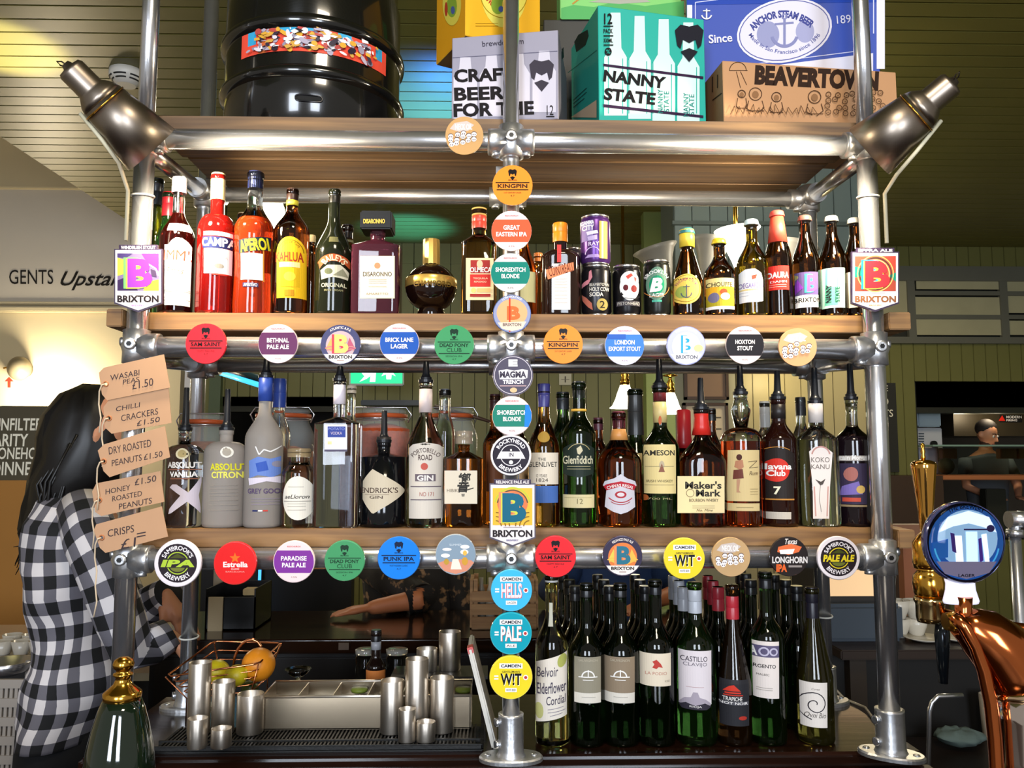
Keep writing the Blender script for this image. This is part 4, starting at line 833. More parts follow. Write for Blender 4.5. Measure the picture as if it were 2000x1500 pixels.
bottle('whisky_bottle', 'green single malt bottle with triangular cream and dark label', 1130, 33, 748, 850, 806, 13, DGREEN, L_, curve='r', cap=(778, '#2a2d30', 13, 745), ring=[(780, 798, '#b89a5a', 12), (799, 804, '#d9a841', 15)], items=[
    ('P', [(1102, 925), (1100, 876), (1118, 866), (1142, 866), (1162, 876), (1160, 925), (1131, 933)], '#26302a'), ('o', 1131, 890, 24, 1.2, '#b8a878', 30, 150), ('p', [(1126, 876), (1134, 870), (1138, 880), (1132, 888), (1128, 886)], '#c9c0a0'), ('t', 'Glenfiddich', 1102, 890, 1158, 906, '#d6cfb0', 0.01)] + lines(1109, 1153, (911, 916), '#a8a07c', 1) + [('R', 1099, 966, 1161, 992, '#c9bd92'), ('t', '12', 1127, 974, 1138, 984, '#6a5f3c', 0)] + lines(1105, 1155, (972,), '#9a8f68', 0.8))
bottle('wine_bottle', 'dark green bottle with black cap behind the green single malt', 1099, 24, 768, 860, 812, 12, DGREEN, L_, y0=0.13, cap=(800, '#22262a', 13, 766))
bottle('whisky_bottle', 'maroon capped bottle behind the silver crest whisky', 1168, 20, 818, 890, 852, 9, DKAMBER, L_, y0=0.14, cap=(840, '#5a2a34', 10, 816))
bottle('whisky_bottle', 'rounded amber whisky bottle with silver and red crest label', 1208, 43, 806, 905, 845, 13, glass('#b8541a'), L_, curve='r', cap=(836, '#7a3040', 13, 804), ring=[(838, 860, '#c88a4a', None)], items=[
    ('P', [(1183, 990), (1186, 955), (1180, 948), (1183, 940), (1200, 934), (1212, 926), (1224, 934), (1241, 940), (1244, 948), (1239, 955), (1241, 990), (1225, 1000), (1212, 1004), (1199, 1000)], '#c8c4cc'), ('p', [(1181, 950), (1186, 946), (1212, 940), (1238, 946), (1243, 950), (1238, 958), (1212, 950), (1186, 958)], '#b02a36'), ('a', 'CHIVAS REGAL', 1212, 1010, 62, 6, 90, 48, WH, 0.02), ('e', 1212, 966, 11, 7, '#a8323a'), ('e', 1212, 966, 7, 4, '#d6cccf'), ('o', 1212, 950, 32, 1.8, '#a8323a', 225, 315), ('o', 1212, 954, 32, 1.2, '#a8323a', 235, 305)])
bottle('whiskey_bottle', 'green bottle with dark capsule and small gold figure behind the crest whisky', 1240, 28, 762, 900, 850, 14, DGREEN, L_, y0=0.13, cap=(850, '#2d2d2c', 14, 760, 'foil', 1.2), items=[('R', 1215, 885, 1262, 1000, '#b09a6a')])
bottle('whiskey_bottle', 'green whiskey bottle with large cream label and gold neck', 1288, 36, 756, 876, 830, 13, DGREEN, L_, curve='r', pour=695, ring=[(760, 784, '#8c3038', 13), (785, 826, '#cdb87a', None)], items=[
    ('R', 1253, 868, 1321, 964, '#dcc88c'), ('t', 'JAMESON', 1256, 879, 1318, 893, '#33302a', 0.02), ('e', 1292, 909, 5, 9, '#b8a88a'), ('p', [(1286, 922), (1292, 905), (1298, 922)], '#8a5a48'), ('t', 'IRISH WHISKEY', 1266, 937, 1314, 942, '#5a5038', 0)] + lines(1264, 1316, (911, 947), '#8d8260', 0.8) + [('e', 1289, 820, 8, 9, '#b8603a'), ('t', '700 ML', 1268, 972, 1312, 976, '#9a8f68', 0), ('e', 1264, 972, 6, 6, '#a85a2c')])
bottle('bourbon_bottle', 'squat bourbon bottle with dripping red wax neck and cream label', 1369, 44, 798, 905, 845, 13, DKAMBER, L_, sq=(3.4, 0.75), curve='r', cap=(850, '#c8281f', 14, 797, 'wax'), pour=738, items=[
    ('R', 1323, 930, 1415, 1002, '#e2cd9c'), ('t', 'Maker\'s', 1338, 940, 1409, 955, '#33302a', 0.03), ('t', 'Mark', 1359, 956, 1408, 970, '#33302a', 0.03), ('o', 1348, 963, 8, 1, '#5a5038'), ('t', 'BOURBON WHISKY', 1346, 974, 1403, 980, '#4c4434', 0.01)] + lines(1352, 1396, (988, 992), '#8d8260', 0.7) + [('t', 'No. Mine', 1360, 994, 1392, 999, '#5a5038', 0, 0.3)])
bottle('bourbon_bottle', 'second red wax dipped bottle behind the cream labelled irish whiskey', 1335, 30, 812, 900, 860, 12, DKAMBER, L_, y0=0.16, cap=(880, '#b8262a', 14, 800, 'wax'))
bottle('rum_bottle', 'dark bottle with tall neck in the gap beside the red wax bourbon', 1388, 20, 800, 880, 840, 9, DKAMBER, L_, y0=0.14, cap=(822, '#1c1a18', 10, 798))
bottle('rum_bottle', 'reddish spiced rum bottle with cream pin-up label and bulb neck', 1446, 40, 768, 862, 835, 12, glass('#b03c12'), L_, curve='h', pour=714, fill=862, neckw=19, items=[
    ('R', 1426, 879, 1484, 979, '#cfb884'), ('R', 1427, 983, 1484, 998, '#cfb884'), ('e', 1444, 893, 5, 6, '#4c2a24'), ('p', [(1438, 900), (1450, 898), (1452, 912), (1446, 918), (1436, 912)], '#b07a5c'), ('p', [(1435, 918), (1450, 916), (1452, 934), (1434, 936)], '#6a3a30'), ('p', [(1440, 936), (1446, 936), (1444, 958), (1447, 962), (1440, 962)], '#b58a6c'), ('l', [(1460, 902), (1478, 900), (1462, 914), (1480, 912)], 1, '#5a4a38'), ('t', 'Rum', 1462, 920, 1480, 928, '#6a5840', 0, 0.3)] + lines(1464, 1480, (955, 960, 965), '#8a7850', 0.8) + lines(1440, 1470, (991,), '#8a7850', 1))
bottle('rum_bottle', 'dark rum bottle with black label and red sun disc', 1519, 33, 778, 862, 822, 13, mat('#2a100a', 0.05, trans=0.4), L_, curve='r', pour=724, ring=[(790, 818, '#221d1c', 14)], items=[
    ('P', [(1486, 976), (1486, 885), (1502, 877), (1518, 874), (1534, 877), (1551, 885), (1551, 976)], '#2a2422'), ('o', 1518, 920, 48, 1.5, '#b07a3a', 60, 120), ('e', 1518, 918, 23, 23, '#c8342a'), ('t', 'Havana', 1493, 905, 1545, 917, WH, 0.03), ('t', 'Club', 1503, 918, 1533, 930, WH, 0.03), ('t', '7', 1513, 950, 1525, 966, '#e2dcc0', 0.03), ('r', 1486, 974, 1551, 977, '#b07a3a'), ('R', 1496, 1000, 1544, 1014, '#b9b0a4')])
bottle('rum_bottle', 'clear faceted rum bottle with tall tapered floral label', 1592, 38, 786, 862, 830, 12, glass('#cdd2ce'), L_, sq=(3, 0.9), curve='r', pour=718, ring=[(786, 826, '#c9c0ba', 14)], items=[
    ('P', [(1580, 882), (1590, 873), (1612, 873), (1626, 884), (1621, 950), (1619, 1013), (1588, 1013), (1587, 950)], '#dcd2cc'), ('o', 1603, 890, 19, 3, '#b88a82', 10, 170), ('t', 'KOKO', 1584, 893, 1620, 903, '#6a5f58', 0), ('t', 'KANU', 1584, 907, 1620, 916, '#6a5f58', 0), ('p', [(1592, 936), (1603, 941), (1612, 935), (1607, 946), (1602, 948)], '#4c4642'), ('l', [(1602, 948), (1600, 975), (1604, 1000)], 1, '#8a807a'), ('l', [(1590, 950), (1593, 1008)], 2.4, '#c2948c'), ('l', [(1617, 950), (1615, 1008)], 2.4, '#c2948c')])
bottle('rum_bottle', 'clear bottle with black ringed top behind the rum bottles', 1563, 18, 778, 860, 825, 9, CLEAR, L_, y0=0.14, cap=(812, '#1c1c20', 10, 776))
bottle('rum_bottle', 'grey capped bottle between the pin-up and sun disc rums', 1493, 17, 786, 860, 830, 9, CLEAR, L_, y0=0.14, cap=(835, '#b3b0a8', 10, 784))
bottle('rum_bottle', 'dark spiced rum bottle with silver lettered label by the far post', 1662, 34, 778, 862, 830, 11, mat('#1a1016', 0.05, trans=0.35), L_, curve='r', pour=710, fill=852, items=[
    ('R', 1632, 890, 1694, 900, '#b8b0a8'), ('t', 'Captain Morgan', 1633, 889, 1692, 901, WH, 0.02), ('R', 1634, 905, 1692, 985, '#3a3248'), ('e', 1664, 926, 11, 14, '#a86a62'), ('p', [(1652, 950), (1676, 940), (1684, 965), (1650, 968)], '#7a6ab0'), ('e', 1680, 956, 8, 8, '#caa860'), ('r', 1653, 972, 1680, 980, '#c0503f'), ('r', 1634, 986, 1692, 990, '#8d7a5c')])
bottle('vodka_bottle', 'blue topped clear bottle behind the tall frosted vodka', 547, 22, 742, 850, 800, 10, CLEAR, L_, y0=0.118, cap=(796, '#2c4494', 13, 740))
bottle('vodka_bottle', 'clear bottle neck just behind the tall square spirit bottle', 687, 16, 755, 850, 810, 8, CLEAR, L_, y0=0.14, cap=(768, '#d8c8b0', 9, 753))
bottle('gin_bottle', 'clear bottle with steel stopper behind the foil necked gin', 869, 20, 762, 850, 800, 11, CLEAR, L_, y0=0.12, cap=(772, '#5d6068', 9, 760))
bottle('whisky_bottle', 'amber bottle directly behind the badge column of the lower shelf', 1010, 30, 790, 880, 840, 12, AMBER, L_, y0=0.13, cap=(815, '#6a3a48', 12, 788), items=[('R', 985, 900, 1035, 1000, '#b0906a')])
# clip-top jars with orange rubber seals
def kilner(lb, cx, hw, top, Y, cont, cc):
    r = hw * S(Y); zt = P(cx, top, Y).z - ZLS; t = thing('clip_jar', lb, 'jar', (P(cx, 900, Y).x, Y, ZLS), 'clip-top jars at the back of the lowest shelf')
    g = mat('#e6ece6', 0.04, alpha=0.16)
    obj('glass', lathe(B(), [(r * 0.9, 0), (r, 0.01), (r, zt - 0.06), (r * 0.8, zt - 0.028), (r * 0.8, zt - 0.02)], 30), g, t)
    obj('seal', lathe(B(), [(r * 0.78, zt - 0.02), (r * 0.88, zt - 0.019), (r * 0.88, zt - 0.011), (r * 0.78, zt - 0.01)], 30), mat('#c4582a', 0.4, trans=0.2), t)
    obj('lid', lathe(B(), [(r * 0.8, zt - 0.01), (r * 0.84, zt - 0.006), (r * 0.8, zt), (r * 0.3, zt + 0.003), (0, zt + 0.003)], 30), g, t)
    obj('contents', lathe(B(), [(r * 0.85, 0.003), (r * 0.94, 0.012), (r * 0.94, zt * cont), (r * 0.4, zt * cont + 0.012), (0, zt * cont + 0.008)], 24), mat(cc, 0.7, noise_=0.5, scale=90, bump=1.0), t)
    bm = B(); tube(bm, [(-r * 0.9, -0.01, zt - 0.03), (-r * 1.02, -0.012, zt - 0.012), (-r * 0.85, -0.015, zt + 0.004), (r * 0.85, -0.015, zt + 0.004), (r * 1.02, -0.012, zt - 0.012), (r * 0.9, -0.01, zt - 0.03)], 0.0016, 6)
    tube(bm, [(r * 0.87 * math.cos(a * math.pi / 12), r * 0.87 * math.sin(a * math.pi / 12), zt - 0.022) for a in range(24)], 0.0015, 6, closed=True); obj('wire_clip', bm, STEEL, t)
kilner('clip-top jar behind the cross and yellow vodka bottles', 398, 50, 812, 0.255, 0.7, '#a5643a')
kilner('clip-top jar behind the tall frosted vodka bottle', 552, 60, 800, 0.256, 0.62, '#b0612c')
kilner('clip-top jar of orange snacks behind the diamond label gin', 742, 60, 800, 0.256, 0.82, '#b4481c')
kilner('clip-top jar of green peas behind the foil necked gin', 880, 52, 800, 0.256, 0.75, '#6d7a34')
b_ = P(905, 822, 0.26); t = tag(obj('wooden_scoop', tube(B(), [P(985, 832, 0.24), P(930, 815, 0.25), P(850, 795, 0.26)], [0.006, 0.011, 0.016], 12, flat=0.4), mat('#4d3524', 0.6)), 'dark wooden lid board resting on the jars behind the gin', 'scoop')

# ------------------------------------------------------------------ wines on the bar
def wine(lb, cx, hw, top, ys, yn, nw, gl, items, cap, y0=None, curve='r', group=None, base=None):
    return bottle('wine_bottle', lb, cx, hw, top, ys, yn, nw, gl, 'b', y0=y0, cap=cap, items=items, curve=curve, group=group)
wine('pale cordial bottle with floral handwritten label and yellow neck band', 1077, 32, 1122, 1265, 1195, 12, glass('#c4c27a'), [
    ('P', [(1047, 1297), (1108, 1273), (1108, 1398), (1047, 1415)], '#dcd4c8'), ('e', 1098, 1290, 9, 14, '#a8ac5c', 20), ('e', 1054, 1390, 8, 16, '#b9b878'), ('t', 'Belvoir', 1049, 1303, 1090, 1322, '#4c4656', 0.005, 0.3, 6), ('t', 'Elderflower', 1049, 1332, 1106, 1354, '#4c4656', 0.01, 0.3, 8), ('t', 'Cordial', 1067, 1358, 1106, 1375, '#4c4656', 0.005, 0.3, 8)] + [('l', [(x0, y), (x1, y - 6)], 1, '#7d7686') for x0, x1, y in ((1070, 1100, 1386), (1070, 1104, 1392), (1074, 1098, 1398))] + [('R', 1066, 1180, 1082, 1226, '#d2ccb4')], (1136, '#b8b8b8', 13, 1120), curve='r', y0=0.06)
GRL = '#8d8776'
for cx_, x0, x1, lb_ in ((1145, 1123, 1174, 'grey-label white wine with sunrise bridge emblem, beside the cordial'), (1211, 1183, 1240, 'brown-grey label wine with sunrise emblem, second bottle along')):
    mx_ = (x0 + x1) / 2
    wine(lb_, cx_, 34, 1141, 1275, 1215, 12, WGREEN, [('R', x0, 1283, x1, 1373, '#d6d0c4'), ('r', x0, 1283, x1, 1353, GRL if cx_ < 1200 else '#8a7a66'), ('o', mx_, 1322, 13, 2.5, WH, 0, 180), ('r', mx_ - 18, 1321, mx_ + 18, 1323, WH), ('l', [(mx_, 1308), (mx_, 1322)], 2, WH), ('r', mx_ - 10, 1327, mx_ + 10, 1328.5, WH), ('t', 'SAUVIGNON', mx_ - 18, 1287, mx_ + 18, 1292, '#b7ae9a', 0)] + lines(mx_ - 12, mx_ + 14, (1361,), '#a8a298', 1), (1165, '#17181a', 12.5, 1139))
wine('red wine with short cream label and small red lion', 1279, 34, 1134, 1262, 1205, 12, WGREEN, [('R', 1248, 1276, 1311, 1340, '#ddd0ba'), ('p', [(1274, 1292), (1282, 1288), (1290, 1296), (1294, 1304), (1286, 1302), (1282, 1306), (1274, 1304), (1278, 1297)], '#b8423a'), ('t', 'LA PODIO', 1262, 1312, 1302, 1318, '#b87a6a', 0), ('t', 'ROSSO', 1298, 1328, 1308, 1332, '#8d8270', 0)], (1160, '#15161a', 12.5, 1132))
wine('green glass wine with tall white castle label and silver capsule', 1356, 37, 1137, 1262, 1198, 13, glass('#3a6426', trans=0.97), [
    ('R', 1324, 1271, 1390, 1376, '#d9d0d4'), ('t', 'CASTILLO', 1333, 1282, 1381, 1292, '#3a3440', 0.005), ('t', 'CLAVIJO', 1337, 1294, 1380, 1303, '#6a6470', 0), ('l', [(1342, 1342), (1374, 1342)], 0.8, '#b08a8a'), ('p', [(1330, 1376), (1340, 1364), (1350, 1362), (1354, 1352), (1362, 1352), (1366, 1362), (1378, 1366), (1388, 1374), (1388, 1378), (1330, 1378)], '#a39aa6'), ('p', [(1326, 1380), (1342, 1373), (1358, 1378), (1376, 1373), (1389, 1380), (1380, 1386), (1336, 1386)], '#33303a'), ('t', 'RIOJA', 1348, 1378, 1370, 1383, WH, 0)], (1196, '#b9bcc2', 13.5, 1150, 'foil'))
wine('sloping shouldered red wine with red capsule and dark hill label', 1429, 32, 1142, 1330, 1215, 12, glass('#3a2410', trans=0.9), [
    ('R', 1396, 1328, 1464, 1418, '#2b2b2f'), ('p', [(1415, 1350), (1425, 1340), (1433, 1338), (1446, 1350)], '#c83a2c'), ('r', 1418, 1352, 1446, 1355, '#c83a2c'), ('r', 1416, 1357, 1450, 1359, '#c83a2c'), ('t', 'TRAPICHE', 1415, 1361, 1449, 1369, WH, 0.01), ('r', 1398, 1370, 1462, 1377, '#55545a'), ('t', 'PINOT NOIR', 1402, 1371, 1460, 1376, WH, 0.01), ('e', 1450, 1402, 8, 4, '#a8342a')], (1208, '#b82a36', 12.5, 1162, 'foil'), curve='s')
wine('dark green wine with long white label and patterned purple band', 1494, 32.5, 1118, 1245, 1195, 12, DGREEN, [
    ('R', 1464, 1253, 1521, 1364, '#dcd2cc'), ('r', 1464, 1261, 1521, 1284, '#5a5470'), ('t', 'A', 1471, 1264, 1483, 1282, WH, 0.03), ('o', 1493, 1273, 9, 3, '#b7b2c8'), ('o', 1510, 1273, 8, 3, '#b7b2c8'), ('t', 'ARGENTO', 1471, 1298, 1514, 1305, INK, 0.01), ('t', 'MALBEC', 1482, 1316, 1502, 1320, '#6a645c', 0)] + lines(1482, 1508, (1344, 1348), '#8d867c', 0.8), (1148, '#15161a', 12.5, 1116))
wine('yellowish sloping wine bottle with black spiral drawn on white label', 1585, 34, 1148, 1320, 1205, 12, glass('#6a6228', trans=0.95), [('R', 1555, 1333, 1615, 1421, '#dad2ca'), ('t', 'Cuvee', 1586, 1344, 1600, 1348, '#4c4640', 0, 0.3), ('t', 'Ovni Bio', 1576, 1392, 1612, 1402, '#4c4640', 0, 0.3)] + [('l', [(1592 + (3 + 0.042 * a) * math.cos(R(a)), 1376 - (3 + 0.042 * a) * math.sin(R(a)) * 1.05) for a in range(0, 640, 20)], 1.8, '#26222a')], (1206, '#1c1a26', 12.5, 1146, 'foil'), curve='s')
# ranks behind: black capped bottles in rows, some red and silver capsules
k = 0
GW = 'dark wine bottles ranked behind the front row'
proto = None
for r_, (yy_, tops) in enumerate(((0.172, (1142, 1135, 1128)), (0.25, (1130, 1126, 1122)), (0.328, (1118, 1116, 1112)))):
    for cx_, kind in ((1136, 'k'), (1203, 'k'), (1270, 'k'), (1345, 's'), (1412, 'r'), (1476, 'k'), (1540, 'k')):
        px = cx_ - 12 * (r_ + 1) if cx_ < 1250 else cx_ - 10 * (r_ + 1)
        if cx_ == 1540: px = 1556 - 22 * r_
        tp = (1146, 1134, 1124)[r_]
        if cx_ == 1476: tp -= 12
        col = {'k': '#121316', 's': '#aeb0b6', 'r': '#a02833'}[kind]
        cap_ = (tp + 26, col, 12 - r_ * 0.9, tp - 2) if kind == 'k' else (tp + 46, col, 12 - r_ * 0.9, tp, 'foil')
        nb = {1136: 'the first sunrise label wine', 1203: 'the second sunrise label wine', 1270: 'the small red lion wine', 1345: 'the castle label wine', 1412: 'the dark hill label wine', 1476: 'the purple band wine', 1540: 'the spiral label wine'}[cx_]
        lb_ = {'k': 'black capped', 's': 'silver capsuled', 'r': 'red capsuled'}[kind] + ' dark wine bottle in the ' + ('first', 'second', 'third')[r_] + ' rank behind ' + nb
        wine(lb_, px, 31 - 2.5 * r_, tp, 1268 - 8 * r_, 1205 - 6 * r_, 10.5 - r_ * 0.8, WGREEN, [], cap_, y0=yy_ - 0.03, group={'k': GW, 's': 'silver capsuled bottles in the ranks', 'r': 'red capsuled bottles in the ranks'}[kind])
# ------------------------------------------------------------------ round pump-clip badges on the pipes
def badge(lb, cx, cy, r, face, items, Y=-0.036, rim=None, group='round beer badges fixed to the pipes', back=None):
    c = P(cx, cy, Y); rr = r * S(Y)
    t = thing('beer_badge', lb, 'badge', c, group)
    obj('rim', lathe(B(), [(0, 0.010), (rr * 0.96, 0.010), (rr, 0.006), (rr, 0.002), (rr * 0.975, 0.0), (0, 0.0)], 48, mx=Matrix.Rotation(R(-90), 4, 'X')), mat(rim or face, 0.15, coat=0.5), t, smooth=40)
    bk = (back if back is not None else -0.0207) - (Y + 0.010)
    obj('clip', cyl(B(), (0, 0.010, 0), (0, 0.010 + bk, 0), 0.010, 14), CAPB, t)
    decal(t, Flat(c, inv=Matrix.Translation(-c)), [('E', cx, cy, r - 0.8, r - 0.8, face)] + items, names=('face', 'print', 'lettering'), base=0.0004, step=0.00006, rough=0.2)
    return t
def punk(cx, cy, r, face, l1, l2=None, l3='', ink='#141012'):
    k = r / 40; it = shieldhead(cx, cy - 21 * k, 17 * k, ink) + [('t', 'BREWDOG', cx - 8 * k, cy - 11.5 * k, cx + 8 * k, cy - 8.5 * k, ink, 0.02)]
    hgt = 9 if l2 is None else 8.5; y0 = cy - 6 * k; y1 = y0 + (14 if l2 is None else 23) * k
    it += [('r', cx - 33 * k, y0, cx + 33 * k, y0 + 1.8 * k, ink), ('r', cx - 31 * k, y1, cx + 31 * k, y1 + 1.8 * k, ink)]
    it.append(('t', l1, cx - 29 * k, y0 + 3.5 * k, cx + 29 * k, y0 + (3.5 + hgt - 1) * k, ink, 0.025))
    if l2: it.append(('t', l2, cx - 15 * k, y0 + 13 * k, cx + 15 * k, y0 + 21 * k, ink, 0.0))
    it += [('t', l3, cx - 17 * k, y1 + 5 * k, cx + 17 * k, y1 + 8 * k, ink, 0.0), ('t', '4.7', cx - 4 * k, y1 + 11 * k, cx + 4 * k, y1 + 14 * k, ink, 0)]
    return it
PK = '#e6cfcf'
def redchurch(cx, cy, r, col, l1, l2, w1=26, w2=20):
    k = r / 40; h = 22 * k; q = math.sqrt((r - 1) ** 2 - h * h)
    def chord(y): return math.sqrt(max(0, (r - 1) ** 2 - (y - cy) ** 2))
    ys = [cy - h + i * 2 * h / 12 for i in range(13)]
    it = [('p', [(cx - chord(y), y) for y in ys] + [(cx + chord(y), y) for y in ys[::-1]], col), ('t', 'REDCHURCH', cx - 13 * k, cy - 31 * k, cx + 13 * k, cy - 28 * k, '#c03a3a', 0.02), ('t', '4.5%', cx - 6 * k, cy + 28.5 * k, cx + 6 * k, cy + 31.5 * k, '#7d5a5a', 0)]
    it += [('t', l1, cx - w1 * k, cy - 11 * k, cx + w1 * k, cy - 2 * k, '#f1e8e8', 0.03), ('t', l2, cx - w2 * k, cy + 2 * k, cx + w2 * k, cy + 11 * k, '#f1e8e8', 0.03)]
    return it
def camden(cx, cy, r, word, ink, ink2, sub, extra=None):
    k = r / 40; it = [('r', cx - 22 * k, cy - 27 * k, cx + 22 * k, cy - 17 * k, WH), ('t', 'CAMDEN', cx - 19 * k, cy - 25 * k, cx + 19 * k, cy - 19 * k, '#2a3040', 0.03)]
    if extra: it.append(('t', extra, cx - 17 * k, cy - 13 * k, cx + 17 * k, cy - 9 * k, '#3a3020', 0.02))
    it += [('t', word, cx - 19 * k, cy - (13 if not extra else 7) * k, cx + 21 * k, cy + 16 * k, ink2, 0.03), ('t', word, cx - 20 * k, cy - (14 if not extra else 8) * k, cx + 20 * k, cy + 15 * k, ink, 0.03)]
    it += [('r', cx - 11 * k, cy + 20 * k, cx + 11 * k, cy + 28 * k, WH), ('t', sub, cx - 9 * k, cy + 22 * k, cx + 9 * k, cy + 26 * k, '#2a3040', 0.01), ('e', cx + 28 * k, cy, 5 * k, 5 * k, WH), ('e', cx + 28 * k, cy, 3 * k, 3 * k, '#b83a3a'), ('r', cx - 32 * k, cy - 4 * k, cx - 24 * k, cy - 1 * k, WH), ('r', cx - 32 * k, cy + 1 * k, cx - 24 * k, cy + 4 * k, WH)]
    return it
def skulls(cx, cy, r):
    k = r / 40; it = [('p', [(cx - 30 * k, cy - 14 * k), (cx - 20 * k, cy - 26 * k), (cx + 5 * k, cy - 30 * k), (cx + 20 * k, cy - 22 * k), (cx + 8 * k, cy - 10 * k), (cx - 12 * k, cy - 8 * k)], '#c2b6b0'), ('t', 'NECK OIL', cx - 19 * k, cy - 24 * k, cx + 16 * k, cy - 12 * k, '#efe6e0', 0.03)]
    q = random.Random(int(cx)); 
    for i in range(13):
        x = cx + (-27 + (i % 5) * 12 + q.uniform(-2, 2)) * k; y = cy + (16 - (i // 5) * 9 - (i % 5) * 3.2 + q.uniform(-2, 2) + 4) * k
        if math.hypot(x - cx, y - cy) < r - 7: it += [('e', x, y, 5.2 * k, 4.6 * k, '#efe9ea'), ('e', x - 1.8 * k, y + 1 * k, 1.2 * k, 1.4 * k, '#5a4a50'), ('e', x + 2 * k, y + 1 * k, 1.2 * k, 1.4 * k, '#5a4a50'), ('o', x, y, 6 * k, 1.2 * k, '#4a3c44', 20, 160)]
    return it
def sambrook(cx, cy, r, word, c):
    k = r / 45; return [('e', cx, cy, 38 * k, 38 * k, '#2a2228'), ('a', 'SAMBROOK\'S', cx, cy, 30 * k, 9 * k, 90, 135, '#e9e2e6', 0.02), ('a', 'BREWERY', cx, cy, 30 * k, 9 * k, 270, -100, '#e9e2e6', 0.02), ('o', cx, cy, 22 * k, 2 * k, c), ('p', [(cx - 15 * k, cy - 10 * k), (cx, cy - 19 * k), (cx + 15 * k, cy - 10 * k)], '#4a5020'), ('e', cx, cy + 8 * k, 14 * k, 9 * k, '#6d7430'),
        ('r', cx - 34 * k, cy - 9 * k, cx + 34 * k, cy + 9 * k, '#2a2228'), ('t', word, cx - 33 * k, cy - 7 * k, cx + 33 * k, cy + 7.5 * k, c, 0.05, 0.15)]
def brix(cx, cy, r, dark, c1, c2, c3, bcol, bsh, sky, tip='PALE ALE'):
    k = r / 40; it = [('e', cx, cy, 38 * k, 38 * k, dark), ('e', cx, cy + 2 * k, 29 * k, 29 * k, sky)]
    it += [('p', [(cx - 29 * k, cy + 8 * k), (cx - 18 * k, cy - 14 * k), (cx - 8 * k, cy + 18 * k)], c1), ('p', [(cx + 29 * k, cy + 8 * k), (cx + 18 * k, cy - 14 * k), (cx + 8 * k, cy + 18 * k)], c2), ('o', cx - 20 * k, cy + 20 * k, 17 * k, 2 * k, c3, 10, 130), ('o', cx - 20 * k, cy + 20 * k, 12 * k, 2 * k, c3, 10, 130), ('o', cx + 20 * k, cy + 20 * k, 17 * k, 2 * k, c3, 50, 170), ('o', cx + 20 * k, cy + 20 * k, 12 * k, 2 * k, c3, 50, 170),
           ('p', [(cx - 33 * k, cy + 19 * k), (cx + 33 * k, cy + 19 * k)] + [(cx + 38 * k * math.cos(R(a)), cy - 38 * k * math.sin(R(a))) for a in range(-32, -149, -12)], '#e6dcd6'),
           ('t', 'B', cx - 17 * k, cy - 20 * k, cx + 12 * k, cy + 18 * k, bsh, 0.06), ('t', 'B', cx - 12 * k, cy - 20 * k, cx + 16 * k, cy + 17 * k, bcol, 0.05), ('t', 'BRIXTON', cx - 23 * k, cy + 21 * k, cx + 23 * k, cy + 28 * k, '#2a2220', 0.04), ('a', tip, cx, cy, 33.5 * k, 5 * k, 90, 75, '#e6dcd6', 0.02), ('r', cx - 7 * k, cy + 31 * k, cx + 7 * k, cy + 32.5 * k, '#8d7068')]
    return it
OR = '#f08a2c'; RD = '#dc2430'; GN = '#3f8f5c'
# middle post column
def col(lb, cx, cy, r, face, items, **k): return badge(lb, cx, cy, r, face, items, Y=-0.033, back=-0.016, **k)
col('orange badge with black shield emblem, topmost on the middle post', 1001, 362, 40, OR, punk(1001, 362, 40, OR, 'KINGPIN', None, '21ST CENTURY LAGER'))
col('red-orange band badge on the middle post, second from its top', 999, 451, 40, PK, redchurch(999, 451, 40, '#ea5a38', 'GREAT', 'EASTERN IPA', 16, 30), rim=PK)
col('dark teal band badge just under the red-orange one on the middle post', 997, 533, 39, '#cdd0ce', redchurch(997, 533, 39, '#127a6c', 'SHOREDITCH', 'BLONDE', 30, 18), rim='#cdd0ce')
col('badge with orange letter on blue rim level with the middle shelf edge', 1000, 613, 38, '#4a5a8c', [('e', 1000, 613, 36, 36, '#8d95b8'), ('e', 1000, 611, 30, 27, '#e8a878'), ('t', 'B', 990, 598, 1016, 625, '#ef6a34', 0.06), ('r', 994, 582, 997, 648, '#c83a1c'), ('p', [(972, 630), (1028, 628), (1020, 642), (1000, 647), (980, 642)], '#e6cdb8'), ('a', 'LOW VOLTAGE', 1000, 613, 33.5, 4, 90, 70, WH, 0.01), ('t', 'BRIXTON', 982, 631, 1018, 637, '#5a4a4a', 0.02)], rim='#3c4468')
col('grey badge with torn white lettering under the middle clamp', 1002, 733, 40, '#4f4a5c', [('o', 1002, 733, 37, 1.2, '#cfc8d0'), ('t', 'E', 993, 702, 1011, 716, WH, 0.08), ('p', [(974, 724), (990, 721), (1004, 724), (1020, 721), (1031, 723), (1030, 738), (1022, 741), (976, 741)], '#f1ecee'), ('t', 'MAGMA', 976, 725, 1028, 738, '#3a3444', 0.05), ('t', 'TRENCH', 982, 742, 1022, 750, '#f1ecee', 0.03), ('r', 976, 753, 1028, 754.5, '#c9a8a8'), ('e', 1003, 762, 7, 5, '#d8b48a')], rim='#b9b4bc')
col('teal band badge on the middle post above the black roundel', 1000, 812, 39, PK, redchurch(1000, 812, 39, '#1c7a68', 'SHOREDITCH', 'BLONDE', 30, 18) + [('p', [(1026, 790), (1033, 791), (1038, 806), (1038, 820), (1032, 834), (1024, 834)], '#1b7ad0')], rim=PK)
